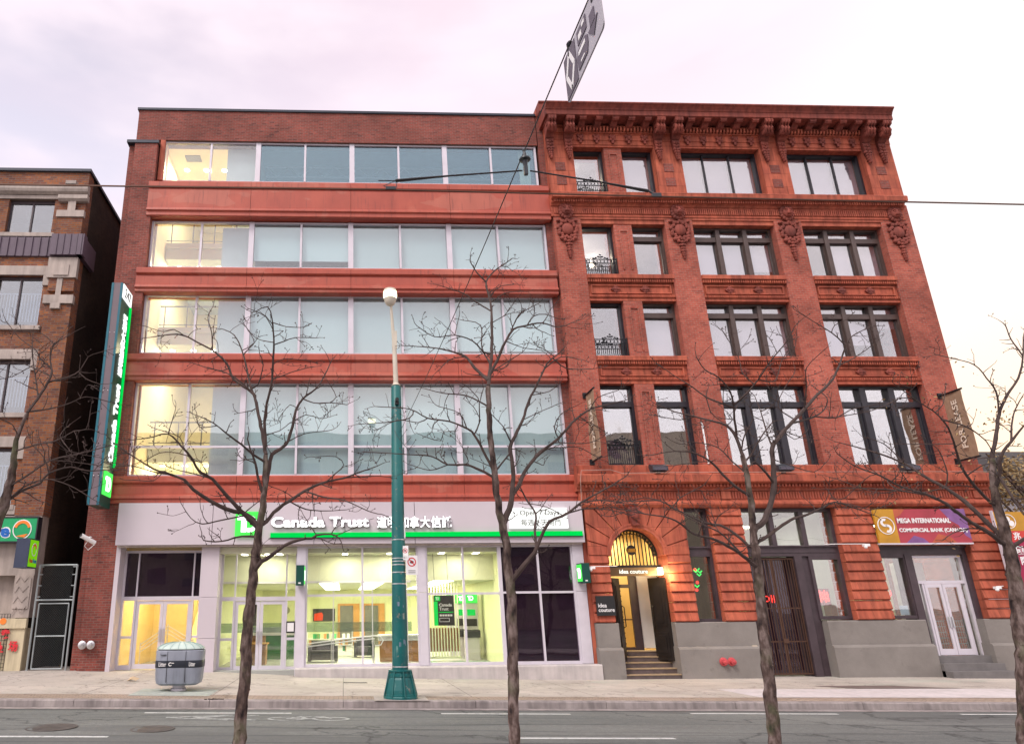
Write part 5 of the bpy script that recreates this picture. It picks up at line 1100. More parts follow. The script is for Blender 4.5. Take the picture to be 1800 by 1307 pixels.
mb = MB(); mb.box(20.2,21.2,1.2,1.5,.2,3.2); mb.box(19.8,20.0,2.4,2.6,.2,3.3); mb.build('shop_column', M['white_paint'], orn)
mb = MB()
for z in (.25,.85,1.4): mb.box(17.0,18.9,.5,.9,z,z+.35)
mb.build('shop_shelf', M['wood'], orn)
# arched entrance: steps, doors, fanlight, lobby
mb = MB(); z0 = gz(10)-.02; n = 5; zt = .34
for i in range(n):
    zz_ = z0+(zt-z0)*(i+1)/n; ye = -.66+.30*i
    mb.box(9.04,10.88 if i < 3 else 11.3,ye,.84,z0-.3 if i == 0 else z0+(zt-z0)*i/n,zz_-.03)
st = mb.build('entrance_steps', solid('dark_step_tile', (.10,.075,.075), .5, vary=.25, scale=5), orn)
mb = MB()
for i in range(n):
    zz_ = z0+(zt-z0)*(i+1)/n; ye = -.66+.30*i; mb.box(9.03,10.89 if i < 3 else 11.3,ye-.02,ye+.298,zz_-.029,zz_)
mb.build('step_nosing', solid('worn_step_edge', (.30,.22,.14), .6, vary=.15), st)
mb = MB(); mb.box(8.85,9.02,.31,3.5,.2,4.6); mb.box(11.45,11.6,.31,3.5,.2,4.6); mb.box(9.02,11.45,2.6,2.8,.2,4.6); mb.box(8.85,11.6,.31,3.5,4.6,4.7); mb.box(9.02,11.45,.84,2.6,.2,.34); mb.build('lobby_wall', M['room_entry'], orn)
mb = MB()
mb.box(9.03,10.89,-.12,.02,3.05,3.12)
for i in range(15): 
    x = 9.1+1.72*i/14; h = math.sqrt(max(0, .9**2-(x-cx)**2)); mb.box(x-.016,x+.016,-.08,-.05,3.12,cz+max(0,h-.12))
mb.ring_y((cx,cz), .90, .84, -.10, .0, 28, 0, math.pi); mb.ring_y((cx,cz), .78, .745, -.09, -.03, 28, 0, math.pi)
for k in range(22): an = math.pi*(k+.5)/22; mb.ball((cx+.81*math.cos(an),-.06,cz+.81*math.sin(an)),(.035,.03,.035),6,4)
mb.disc_y((cx+.0,3.62), .17, -.12, -.09)
mb.build('fanlight', M['black_iron'], orn)
mb = MB(); mb.box(cx-.14,cx+.14,-.14,-.12,3.56,3.58); front_text(mb, '1888', cx-.13, 3.585, -.135, .26, .09, .012, .02); mb.build('fanlight_number', M['gold_sign'], orn)
for s_, hx in ((-1,9.06),(1,10.86)):
    ang = R(54) if s_ < 0 else R(60); m_ = MB(); W = .80 if s_ < 0 else .68
    m_.box(0,W,0,.06,.08,2.70)
    for z0_, z1_ in ((.2,.95),(1.15,2.55)):
        m_.box(.1,W-.1,-.02,0,z0_,z1_); m_.box(.2,W-.2,-.04,-.02,z0_+.1,z1_-.1)
    for k in range(14): m_.ball((W-.05,-.01,.25+.17*k),(.02,.02,.03),5,4)
    m_.tube([(W-.12,-.04,1.1),(W-.12,-.1,1.14),(W-.12,-.1,1.75),(W-.12,-.04,1.8)],.018,6)
    m_.M = None
    T_ = Matrix.Translation((hx,-.36,.0)) @ Matrix.Rotation(ang if s_ < 0 else math.pi-ang, 4, 'Z')
    if s_ > 0: T_ = Matrix.Translation((hx,-.32,0)) @ Matrix.Rotation(math.pi-ang, 4, 'Z') @ Matrix.Scale(-1,4,(0,1,0))
    m_.v = [tuple(T_ @ Vector(p)) for p in m_.v]
    m_.build('carved_door', solid('dark_carved_door', (.018,.014,.013), .35, vary=.3), orn)
mb = MB(); y = .95
for x0, x1 in ((9.4,9.5),(10.12,10.40),(11.2,11.4)): mb.box(x0,x1,y,y+.08,.34,3.05)
mb.box(9.5,10.12,y,y+.08,2.40,2.52); mb.box(9.5,10.12,y+.01,y+.06,1.32,1.36); mb.box(9.5,10.12,y,y+.08,.34,.44); mb.box(9.4,11.4,y+.002,y+.078,3.05,3.15); mb.build('inner_door', M['brown_frame'], orn)
mb = MB(); mb.box(10.42,11.2,1.02,1.05,.40,3.0); mb.build('white_curtain', M['white_paint'], orn)
mb = MB(); mb.box(9.03,10.89,-.18,-.02,2.76,3.04); db = mb.build('sign_bar', solid('bronze_sign_bar', (.16,.10,.05), .4, .3), orn)
m_ = MB(); front_text(m_, 'idea couture', 9.40, 2.84, -.19, .98, None, .02, .01); m_.build('lettering', emit('lit_cream_letters', (1,.95,.8), 1.0), db)
for x, y_, z, e, s_ in ((cx,.2,3.9,17,.35),(cx+.2,1.9,4.3,42,.5)):
    lt = bpy.data.lights.new('porch_lamp','AREA'); lt.size = s_; lt.energy = e; lt.color = (1,.76,.38); lo = bpy.data.objects.new('porch_lamp', lt); COL.objects.link(lo); lo.location = (x,y_,z); attach(lo, orn)
m_ = MB(); m_.box(10.72,10.86,-.30,-.2,2.80,3.02); lp = m_.build('door_light', M['warm_bulb'], orn)
lt = bpy.data.lights.new('door_lamp','POINT'); lt.energy = 45; lt.shadow_soft_size = .12; lt.color = (1,.74,.36); lo = bpy.data.objects.new('door_lamp', lt); COL.objects.link(lo); lo.location = (10.8,-.75,2.75); lo.parent = lp

# ------------------------------------------------------------ brick shop building on the left
lb = thing('brick_building', (-14,0,0), 'older mottled brown brick building with pale stone lintels beside the narrow alley', 'building')
mb = MB()
WIN = [(15.72,17.24),(11.86,13.93),(8.52,10.55),(5.27,7.29)]
XW = [(-19.6,-17.4),(-16.6,-14.2),(-13.2,-11.42)]
zc = -.3
for z0, z1 in WIN+[(18.9,18.9)]:
    mb.box(-24,-10.22,0,.5,zc,z0) if z0 == 18.9 else mb.box(-24,-10.22,0,.5,zc,z0)
    if z0 != 18.9:
        prev = -24
        for a, b in XW: mb.box(prev,a,0,.5,z0,z1); prev = b
        mb.box(prev,-10.22,0,.5,z0,z1)
    zc = z1
    if z0 == WIN[-1][0]: break
mb.v = []; mb.f = []
rows = sorted(WIN); zc = 4.9
for z0, z1 in rows:
    mb.box(-24,-10.22,0,.5,zc,z0); prev = -24
    for a, b in XW: mb.box(prev,a,0,.5,z0,z1); prev = b
    mb.box(prev,-10.22,0,.5,z0,z1); zc = z1
mb.box(-24,-10.22,0,.5,zc,18.5)
mb.box(-11.18,-10.22,-.12,0,4.9,12.7); mb.box(-11.18,-10.22,-.12,-.0,15.62,16.5); mb.box(-11.18,-10.22,-.12,0,13.25,14.3)
mb.build('wall', M['brick_mixed'], lb)
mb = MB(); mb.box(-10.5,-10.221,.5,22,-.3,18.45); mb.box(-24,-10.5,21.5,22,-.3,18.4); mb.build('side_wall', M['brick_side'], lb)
mb = MB(); mb.box(-24,-10.15,-.1,22.1,18.5,18.62); mb.build('coping', M['coping'], lb)
mb = MB(); mb.box(-24,-10.5,.5,21.5,17.9,18.0); mb.build('roof', M['roof_dark'], lb)
mb = MB(); mb.prism_x([(.0,17.42),(-.10,17.42),(-.22,17.5),(-.26,17.6),(-.26,17.72),(-.16,17.78),(0,17.8)], -24, -10.12); mb.prism_x([(.0,17.1),(-.14,17.1),(-.24,17.18),(-.24,17.34),(0,17.36)], -11.24, -10.1); mb.box(-11.0,-10.6,-.3,-.1,17.8,17.95)
mb.box(-24,-11.25,-.06,0,17.25,17.4); mb.build('stone_cornice', M['limestone'], lb)
mb = MB()
for z0, z1 in ((16.5,16.8),(13.0,13.2),(12.7,12.95)): pass
mb = MB(); mb.box(-11.24,-10.18,-.18,-.0,16.4,16.68); mb.box(-10.85,-10.55,-.15,-.12,16.68,17.1); mb.build('stone_ornament', M['limestone'], lb)
mb = MB(); mb.box(-11.26,-10.16,-.2,0,13.78,14.62); mb.box(-11.0,-10.45,-.24,-.2,13.86,14.3); mb.box(-10.86,-10.66,-.15,-.121,13.05,13.78); mb.box(-11.26,-10.16,-.2,0,12.72,13.06); mb.box(-10.95,-10.6,-.24,-.02,12.5,12.72); mb.build('stone_ornament', M['limestone'], lb)
for z0, z1 in WIN[1:]:
    for a, b in XW: mb = MB(); mb.box(a-.25,b+.25,-.08,0,z1,z1+.38); mb.box(b,b+.25,-.075,0,z1-.42,z1); mb.box(a-.25,a,-.075,0,z1-.42,z1); mb.build('stone_lintel', M['limestone'], lb)
for z0, z1 in WIN:
    for a, b in XW: mb = MB(); mb.box(a-.16,b+.16,-.12,.3,z0-.16,z0); mb.build('stone_sill', M['limestone'], lb)
mb = MB(); mb.box(-11.6,-11.2,-.1,0,4.95,5.25)
mb.build('stone_block', M['limestone'], lb)
mb = MB(); x = -24.0
while x < -11.22: mb.box(x,x+.27,-.10,-.0,14.72,15.52); mb.box(x+.27,x+.3,-.14,-.0,14.72,15.52); x += .3
x = -11.22
while x < -10.2: mb.box(x,x+.22,-.32,.0,14.68,15.56); mb.box(x+.22,x+.25,-.35,.0,14.68,15.56); x += .25
mb.box(-10.21,-10.05,-.34,1.2,14.68,15.56); mb.build('metal_slat_band', M['slat_metal'], lb)
for wi, (z0, z1) in enumerate(WIN):
    for a, b in XW:
        mb = MB(); f_ = .06; m_ = (a+b)/2
        for xx in ((a,a+f_),(b-f_,b),(m_-f_/2,m_+f_/2)): mb.box(xx[0],xx[1],.14,.24,z0,z1)
        mb.box(a,b,.141,.239,z1-f_-.06,z1); mb.box(a,b,.141,.239,z0,z0+f_)
        wd = mb.build('window', M['brown_frame'], lb); g = MB(); g.box(a+f_,b-f_,.19,.2,z0+f_,z1-f_); g.build('pane', M['glass_left'], wd)
        if wi > 0:
            q = MB(); n = 15
            for i in range(n): x = a+.1+(b-a-.2)*i/(n-1); q.box(x-.015,x+.015,.42,.44,z0+.35,z1-.6)
            q.box(a,b,.42,.44,z1-.6,z1-.55); q.build('inner_bars', M['white_paint'], wd)
mb = MB(); mb.box(-23,-10.6,3,3.2,4.9,18); mb.box(-10.6,-10.52,.5,3,4.9,17.8)
for z in (4.9,8.0,11.2,14.8): mb.box(-23,-10.6,.55,3,z,z+.15)
mb.build('room_wall', M['room_grey'], lb)
for a, b in XW[2:]:
    lt = bpy.data.lights.new('room_lamp','AREA'); lt.size = .5; lt.energy = 30; lt.color = (1,.78,.35); lo = bpy.data.objects.new('room_lamp', lt); COL.objects.link(lo); lo.location = ((a+b)/2,1.6,7.6); attach(lo, lb)
mb = MB(); mb.box(-24,-10.25,-.1,.5,2.95,4.9); mb.box(-10.85,-10.25,-.15,.5,1.62,2.95); mb.box(-24,-12.5,-.1,.5,-.3,2.95); mb.box(-12.5,-10.85,.3,.5,-.3,2.95); mb.build('shop_wall', M['limestone'], lb)
mb = MB()
mb.prism_y([(-10.8,1.9),(-10.3,1.9),(-10.3,2.85),(-10.8,2.85)],-.18,-.15)
for k in range(4):
    z = 1.75+.32*k; mb.tube([(-10.78,-.19,z),(-10.66,-.19,z+.2),(-10.52,-.19,z+.02),(-10.36,-.19,z+.22)],.012,4)
mb.build('carved_pilaster', M['limestone'], lb)
mb = MB(); mb.box(-11.9,-10.78,-.14,.3,-.1,1.55); mb.box(-11.95,-10.25,-.26,-.1,1.30,1.60); mb.box(-10.78,-10.28,-.2,.3,-.1,1.30); mb.build('cream_shop_panel', M['cream_panel'], lb)
mb = MB(); y = -.2
for i in range(13): x = -11.9+1.1*i/12; mb.box(x-.006,x+.006,y-.006,y+.006,-.05,1.75)
for i in range(16): z = .02+.115*i; mb.box(-11.9,-10.8,y-.012,y-.004,z-.006,z+.006)
mb.build('wire_grille', M['black_iron'], lb)
mb = MB(); front_text(mb, '卖', -11.02, .98, -.24, .30, .30, .012, .03); front_text(mb, '奇', -11.55, .62, -.24, .30, .30, .012, .03); front_text(mb, '场', -10.72, .60, -.24, .30, .32, .012, .03)
mb.ball((-10.98,-.235,.72),(.09,.02,.09),8,5); mb.tube([(-10.98,-.235,.8),(-10.98,-.235,.9)],.02,5); mb.box(-11.1,-10.86,-.24,-.23,.58,.62)
mb.build('painted_lettering', M['red_paint'], lb)
mb = MB(); mb.disc_y((-10.98,1.52), .1, -.275, -.262); mb.build('orange_sticker', M['orange_paint'], lb)

# ------------------------------------------------------------ buildings behind
gb = thing('background_building', (-10.4,14,0), 'light grey clad block rising behind the alley between the two brick buildings', 'building')
mb = MB(); mb.box(-13.5,-8.75,18.5,26,0,24.6); mb.build('wall', M['light_cladding'], gb)
mb = MB(); mb.box(-13.6,-8.7,18.35,26,24.6,25.0); mb.build('coping', M['coping'], gb)
mb = MB(); mb.box(-12.6,-12.45,18.42,18.5,22.4,24.6); mb.build('downpipe', M['coping'], gb)
rb = thing('background_building', (49,20,0), 'pale house with a dark pitched roof far beyond the tan leaved trees', 'house')
mb = MB(); mb.box(41.2,56,21,32,-1,8.4); mb.build('wall', M['light_cladding'], rb)
mb = MB(); mb.prism_x([(20.4,8.4),(26.5,12.6),(32.6,8.4)], 42.5, 57); mb.prism_y([(41,8.4),(46.6,8.4),(43.8,11.2)], 20.2, 26); mb.build('roof', M['roof_dark'], rb)
for x in (42.6,45.0,47.4):
    mb = MB(); mb.box(x,x+1.0,20.9,21,5.4,7.2); wd = mb.build('window', M['white_paint'], rb); q = MB(); q.box(x+.1,x+.9,20.88,20.9,5.5,7.1); q.build('pane', M['glass_dark'], wd)
# block across the street, seen mirrored in the panes
ob = thing('apartment_block', (4,-62,-1.2), 'beige apartment block with dark balconies across the street mirrored in the lower windows', 'building')
mb = MB(); mb.box(-30,46,-74,-62,-1.2,22.5); mb.build('wall', M['beige_wall'], ob)
mb = MB()
for z in (1.5,4.6,7.7,10.8,13.9,17.0,19.8):
    for i in range(11): mb.box(-23+6*i,-20.9+6*i,-61.98,-61.9,z,z+1.7)
mb.build('window', M['glass_dark'], ob)
mb = MB()
for z in (4.2,7.3,10.4,13.5,16.6):
    for i in (1,4,7,10): mb.box(-24.5+6*i,-20+6*i,-61.98,-60.8,z,z+1.0)
mb.build('balcony', M['room_grey'], ob)
# ------------------------------------------------------------ signs on the bank
Uf, Vf = (1,0,0), (0,0,1)
t_ = thing('logo_sign', (-3.2,-.64,4.1), 'square lit green sign with white monogram on the white fascia', 'sign')
m_ = MB(); m_.box(-3.62,-2.79,-.72,-.625,4.12,4.92); sq = m_.build('sign_box', M['green_lit'], t_)
m_ = MB(); td_logo(m_, (-3.62,-.735,4.12), (.83,0,0), (0,0,.80), .02); m_.build('monogram', M['white_lit'], t_)
t_ = thing('letter_sign', (-.8,-.64,4.4), 'lit white English channel letters above the green strip on the fascia', 'sign')
m_ = MB(); front_text(m_, 'Canada', -2.43, 4.40, -.72, 1.80, .34, .03, .03); m_.build('lettering', M['white_lit'], t_)
m_ = MB(); front_text(m_, 'Trust', -.47, 4.40, -.72, 1.32, .34, .03, .03); m_.build('lettering', M['white_lit'], t_)
m_ = MB(); front_text(m_, 'Canada', -2.44, 4.385, -.665, 1.83, .36, .06, .035); front_text(m_, 'Trust', -.48, 4.385, -.665, 1.35, .36, .06, .035); m_.build('letter_return_shade', M['sign_grey'], t_)  # grey letter sides, made wider and lower to stand in for their shadow
t_ = thing('letter_sign', (2.4,-.64,4.3), 'lit white Chinese characters above the green strip, partly behind the lamp post', 'sign')
m_ = MB()
for i, ch in enumerate('道明加拿大信託'): front_text(m_, ch, 1.12+.365*i, 4.36, -.72, .335, .38, .03, .012)
m_.build('lettering', M['white_lit'], t_)
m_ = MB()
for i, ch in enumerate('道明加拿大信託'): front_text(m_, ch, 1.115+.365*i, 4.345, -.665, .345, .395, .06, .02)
m_.build('letter_return_shade', M['sign_grey'], t_)  # same grey sides, with the shadow edge shaped below the characters
m_ = MB(); m_.box(-2.44,8.09,-.72,-.625,4.07,4.22); o = m_.build('light_strip', M['green_strip']); tag(o, 'long lit green strip running along the bottom of the white fascia', 'light strip')
m_ = MB(); m_.box(-2.46,8.11,-.70,-.622,4.045,4.069); m_.build('strip_tray', M['dark_green'], o); 
t_ = thing('box_sign', (6.6,-.64,4.3), 'glowing white box sign giving opening days above the black glass panels', 'sign')
m_ = MB(); m_.bbox(5.62,7.62,-.76,-.625,4.32,5.0,.01); m_.build('sign_box', M['white_box_lit'], t_)
m_ = MB(); front_text(m_, 'Open 7 Days', 5.98, 4.70, -.770, 1.35, .22, .012, .012); front_text(m_, '每週 7 天開門', 6.0, 4.40, -.770, 1.35, .22, .012, .006); m_.build('lettering', M['letter_grey'], t_)
# tall projecting sign
t_ = thing('projecting_sign', (-8.07,-1,5.05), 'tall narrow projecting sign with white vertical letters and green edge on the corner pier', 'sign')
m_ = MB(); m_.box(-8.27,-7.88,-1.6,-.52,5.05,12.9); m_.build('sign_case', M['dark_green'], t_)
m_ = MB(); m_.box(-8.27,-8.19,-1.63,-1.602,5.05,12.9); m_.box(-7.96,-7.88,-1.63,-1.602,5.05,12.9); m_.build('edge_trim', M['teal_trim'], t_)
m_ = MB(); m_.box(-8.188,-7.962,-1.62,-1.602,5.05,12.9)
m_.build('front_panel', M['sign_grey'], t_)
m_ = MB()
for z in (6.0,7.0,8.9,11.0): 
    for x in (-8.15,-8.0): m_.ball((x,-1.63,z),(.015,.01,.015),6,4)
m_.build('bolt', M['white_paint'], t_)
m_ = MB(); m_.box(-7.879,-7.83,-.66,-.52,6.45,12.35); m_.build('light_strip', M['green_strip'], t_)
m_ = MB(); lettering(m_, '道明加拿大信託', (-7.865,-.80,9.60), (0,0,1), (0,-1,0), 2.30, .42, .02, .012); m_.build('lettering', M['white_lit'], t_)
m_ = MB(); lettering(m_, 'Canada Trust', (-7.865,-.80,6.55), (0,0,1), (0,-1,0), 2.75, .42, .02, .03); m_.build('lettering', M['white_lit'], t_)
m_ = MB(); m_.box(-7.879,-7.85,-1.5,-.62,5.42,6.2); m_.build('logo_panel', M['green_lit'], t_)
m_ = MB(); td_logo(m_, (-7.84,-1.4,5.45), (0,.7,0), (0,0,.7), .02); m_.build('monogram', M['white_lit'], t_)
m_ = MB(); m_.box(-7.879,-7.85,-1.58,-.54,12.36,12.88); m_.build('number_plate', M['white_box_lit'], t_)
m_ = MB(); lettering(m_, '247', (-7.84,-1.40,12.45), (0,1,0), (0,0,1), .68, .34, .012, .0); m_.build('lettering', M['black_paint'], t_)
m_ = MB()
for z in (5.8,9.0,12.0): m_.box(-8.2,-8.0,-.53,-.41,z,z+.1)
m_.build('bracket', M['dark_green'], t_)
for x0, side, lab in ((-1.54,1,'small dark green box sign on the post between bank doors and main window'),(7.85,-1,'small projecting box sign with lit green face beside the terracotta wall')):
    t_ = thing('box_sign', (x0+.13,-.7,2.5), lab, 'sign')
    m_ = MB(); m_.box(x0,x0+.26,-1.0,-.46,2.53,3.16); m_.box(x0+.08,x0+.18,-.46,-.40,2.7,3.0); m_.build('sign_case', M['dark_green'], t_)
    m_ = MB(); xf = x0+.262 if side > 0 else x0-.012; m_.box(xf,xf+.01,-.97,-.49,2.58,3.12); m_.build('lit_face', M['green_lit'], t_)
    m_ = MB()
    if side < 0: td_logo(m_, (xf-.006,-.52,2.60), (0,-.42,0), (0,0,.48), .012)
    else: td_logo(m_, (xf+.016,-.94,2.60), (0,.42,0), (0,0,.48), .012)
    m_.build('monogram', M['white_lit'], t_)
    m_ = MB(); m_.box(x0+.08,x0+.16,-1.006,-1.0,2.58,2.62); m_.build('label_plate', M['white_paint'], t_)

# ------------------------------------------------------------ things fixed to the walls
def standpipe(x, z, y, mat, label):
    t_ = thing('standpipe', (x,y,z), label, 'standpipe')
    for dx in (-.135,.135):
        m_ = MB(); m_.M = Matrix.Translation((x+dx,y,z)) @ Matrix.Rotation(R(90),4,'X')
        m_.lathe([(.13,-.02),(.13,.02),(.09,.035),(.075,.10),(.085,.10),(.085,.15),(.04,.16),(.03,.18)], (0,0,0), 18)
        m_.build('inlet', mat, t_, smooth=True)
    return t_
standpipe(-8.19,.78,-.43,M['steel'],'pair of chrome fire standpipe inlets low on the brick corner pier')
standpipe(12.39,.06,-.745,solid('faded_red_standpipe',(.50,.07,.08),.5,.2),'pair of red fire standpipe inlets on the grey stucco base')
t_ = thing('security_camera', (-8.35,-.43,4.0), 'white bullet security camera on the corner pier above the chain link gate', 'camera')
m_ = MB(); m_.tube([(-8.28,-.44,3.92),(-8.25,-.6,3.95),(-8.34,-.72,4.02)],.025,6); m_.tube([(-8.28,-.44,3.9),(-8.45,-.5,3.72),(-8.55,-.6,3.85),(-8.42,-.7,4.0)],.012,5); m_.build('bracket', M['white_paint'], t_)
m_ = MB(); m_.tube([(-8.56,-.95,4.15),(-8.22,-.60,3.94)],.075,10); m_.box(-8.5,-8.3,-.8,-.7,4.1,4.13); m_.build('camera_body', M['white_paint'], t_)
m_ = MB(); m_.tube([(-8.575,-.965,4.16),(-8.56,-.95,4.15)],.055,10); m_.build('lens', M['black_paint'], t_)
FLN = ['first','second','third']
for x, lab in ((10.96,'grey floodlight on the ledge above the arched entrance'),(15.43,'grey floodlight on the ledge above the iron grille door'),(19.98,'grey floodlight on the ledge above the red and purple bank sign')):
    t_ = thing('floodlight', (x,-.75,6.18), lab, 'floodlight', 'floodlights on the ledge')
    m_ = MB(); m_.prism_x([(-1.0,6.24),(-.98,6.38),(-.68,6.50),(-.62,6.40),(-.72,6.20)], x-.27, x+.27); m_.build('housing', M['insul'], t_)
    m_ = MB(); m_.box(x-.05,x+.05,-.82,-.7,6.15,6.22); m_.build('mount', M['insul'], t_)
    m_ = MB(); m_.prism_x([(-1.005,6.25),(-.985,6.37),(-.98,6.37),(-1.0,6.25)], x-.22, x+.22); m_.build('lens', M['glass_dark'], t_)
mb = MB(); mb.tube([(8.12,-.80,5.0),(8.12,-.96,5.9),(8.2,-.9,6.25),(9.2,-.93,6.27),(9.6,-.96,6.14),(10.9,-.96,6.16),(15.4,-.96,6.17),(19.9,-.96,6.17),(22.7,-.95,6.16)],.009,5)
tag(mb.build('conduit', M['pipe_tan']), 'thin pale cable running along the ledge past the floodlights', 'cable')
def seclight(x, z, y, x2, lab):
    t_ = thing('security_light', (x,y,z), lab, 'lamp', 'small wall lamps'); m_ = MB(); m_.tube([(x2,y+.30,z+.12),(x2+(x-x2)*.3,y+.1,z+.11),(x,y+.02,z+.1)],.013,5); m_.build('arm', M['white_paint'], t_)
    m_ = MB(); m_.box(x-.1,x+.1,y-.06,y+.06,z+.02,z+.1); m_.ball((x-.05,y-.03,z+.0),(.06,.06,.06),8,6); m_.build('lamp_head', M['white_paint'], t_)
seclight(8.23,2.95,-.86,9.2,'small white lamp on an arm left of the arched doorway')
seclight(17.75,3.62,-.86,16.5,'small white lamp on an arm beside the red and purple bank sign')
seclight(21.95,2.2,-.86,22.4,'small pale lamp on the terracotta pier right of the pale double door')
mb = MB(); mb.box(13.36,13.50,-.665,-.60,.38,.54)
tag(mb.build('junction_box', M['beige_wall']), 'small beige box on the stucco left of the iron grille', 'box')
t_ = thing('plaque', (8.6,-.66,1.5), 'square black plaque with white lettering on terracotta beside the arch', 'sign')
m_ = MB(); m_.box(8.32,8.94,-.70,-.64,1.50,2.12); m_.build('board', M['black_paint'], t_)
m_ = MB(); front_text(m_, 'idea', 8.37, 1.76, -.705, .28, None, .01, .01); m_.build('lettering', M['white_paint'], t_); m_ = MB(); front_text(m_, 'couture', 8.37, 1.62, -.705, .53, None, .01, .01); m_.build('lettering', M['white_paint'], t_)
t_ = thing('shop_sign', (20,-.64,3.7), 'wide red and purple sign with white English lettering over the pale double door', 'sign')
m_ = MB(); m_.box(19.08,21.64,-.72,-.64,3.75,4.90); m_.build('board', M['magenta_sign'], t_)
m_ = MB(); m_.prism_y([(20.75,4.898),(21.05,4.5),(21.3,4.35),(21.45,4.0),(21.638,3.85),(21.638,4.898)],-.724,-.719); m_.cut(); m_.prism_y([(19.3,3.752),(19.62,4.0),(19.95,3.9),(20.1,3.752)],-.724,-.719); m_.cut(); m_.build_each('purple_print', solid('purple_sign_print',(.21,.09,.26),.4,vary=.2), t_)
m_ = MB(); m_.prism_y([(19.082,4.6),(19.3,4.7),(19.5,4.898),(19.082,4.898)],-.723,-.719); m_.cut(); m_.prism_y([(20.2,3.752),(20.5,4.05),(20.9,3.95),(21.1,3.752)],-.723,-.719); m_.cut(); m_.build_each('orange_print', solid('orange_sign_print',(.42,.09,.04),.4,vary=.2), t_)
m_ = MB(); m_.box(18.36,19.079,-.72,-.64,3.75,4.90); m_.build('emblem_panel', M['gold_sign'], t_)
m_ = MB(); m_.box(18.34,21.66,-.735,-.63,3.70,3.749); m_.build('bottom_trim', M['white_metal'], t_)
m_ = MB(); c = (18.71,4.34)
m_.ring_y(c, .30, .275, -.735, -.72, 26); m_.ring_y((c[0]-.04,c[1]+.1), .14, .06, -.735, -.72, 16, R(60), R(300)); m_.ring_y((c[0]+.04,c[1]-.1), .14, .06, -.735, -.72, 16, R(240), R(480)); m_.build('emblem', M['white_paint'], t_)
m_ = MB(); front_text(m_, 'MEGA INTERNATIONAL', 19.14, 4.42, -.73, 1.90, .17, .012, .03); m_.build('lettering', M['white_paint'], t_); m_ = MB(); front_text(m_, 'COMMERCIAL BANK (CANADA)', 19.14, 4.08, -.73, 2.42, .17, .012, .03); m_.build('lettering', M['white_paint'], t_)
t_ = thing('corner_sign', (22.9,-.9,2.2), 'upright red and gold sign with white Chinese characters on the terracotta building corner', 'sign')
m_ = MB(); m_.box(22.36,24.2,-1.02,-.92,2.2,3.75); m_.build('board', M['crimson_sign'], t_)
m_ = MB(); m_.box(22.36,24.2,-1.02,-.92,4.11,4.75); m_.build('emblem_panel', M['gold_sign'], t_)
m_ = MB(); m_.box(22.36,24.2,-1.02,-.92,3.751,4.109); m_.build('red_panel', solid('scarlet_sign_vinyl',(.55,.04,.03),.4), t_)
m_ = MB(); m_.ring_y((22.85,4.43), .24, .22, -1.035, -1.02, 22); m_.disc_y((22.80,4.5), .10, -1.035, -1.02); m_.disc_y((22.92,4.36), .10, -1.035, -1.02)
front_text(m_, '兆', 22.86, 3.80, -1.03, .26, .26, .012, .02)
for i, ch in enumerate('國際商銀'): front_text(m_, ch, 22.82+.06*i, 3.32-.34*i, -1.03, .26, .28, .012, .02)
m_.build('lettering', M['white_paint'], t_)
m_ = MB(); m_.box(22.335,22.358,-1.035,-.925,2.2,4.8); m_.build('edge_frame', M['white_metal'], t_)
for x, x2, lab in ((8.77,8.78,'tan lease banner between two black brackets on the pier beside the office windows'),(22.12,22.14,'tan lease banner between two black brackets on the outermost pier beside the open sky')):
    t_ = thing('banner', ((x+x2)/2,-1,6.6), lab, 'banner', 'lease banners on the ornate facade'); z0, z1 = 6.66, 9.05
    yb = -1.25
    m_ = MB()
    # cloth hangs at right angles to the wall and turns slightly to the street
    P0, P1 = Vector((x,-1.38,0)), Vector((x2,-.50,0)); d_ = (P1-P0); nn = Vector((d_.y,-d_.x,0)).normalized()
    rows_ = []
    for k in range(7):
        zz_ = z0+(z1-z0)*k/6; rows_ += [P0+d_*q+nn*.03*math.sin(q*3.1+k)+Vector((0,0,zz_)) for q in (0,.25,.5,.75,1)]
    off = nn*.008
    vs = [p+off for p in rows_]+[p-off for p in rows_]; fs = []
    for k in range(6):
        for q in range(4): i0 = k*5+q; fs += [(i0,i0+1,i0+6,i0+5),(35+i0,35+i0+5,35+i0+6,35+i0+1)]
    for k in range(6):
        for q in (0,4): i0 = k*5+q; fs.append((i0,i0+5,i0+40,i0+35))
    m_.add(vs, fs); m_.build('cloth', M['banner'], t_)
    for zz_ in (z1+.03,z0-.03):
        q = MB(); q.tube([P0+Vector((0,-.05,zz_)), P1+Vector((0,.1,zz_))],.035,8); q.box(x2-.08,x2+.08,-.46,-.40,zz_-.1,zz_+.1); q.build('bracket', M['black_iron'], t_)
    for sgn in (-1,1):
        q = MB(); u = Vector((0,0,1)); v_ = -d_.normalized() if sgn > 0 else d_.normalized()
        if u.cross(v_).dot(nn)*sgn < 0: v_ = -v_
        base = P0+d_*(.70 if v_.dot(d_) < 0 else .30)+nn*.05*sgn
        lettering(q, 'FOR LEASE', base+Vector((0,0,z0+.35)), u, v_, 1.75, .24, .01, .02); q.build('lettering', M['banner_text'], t_)
mb = MB(); mb.tube([(12.95,-.47,6.56),(12.95,-.46,8.0),(12.92,-.43,8.1)],.03,8)
for z in (6.7,7.1,7.5,7.9): mb.cyl((12.95,-.465,z),(12.95,-.465,z+.03),.038,8)
tag(mb.build('downpipe', M['white_paint']), 'short white pipe on the brick pier right of the left bay', 'pipe')

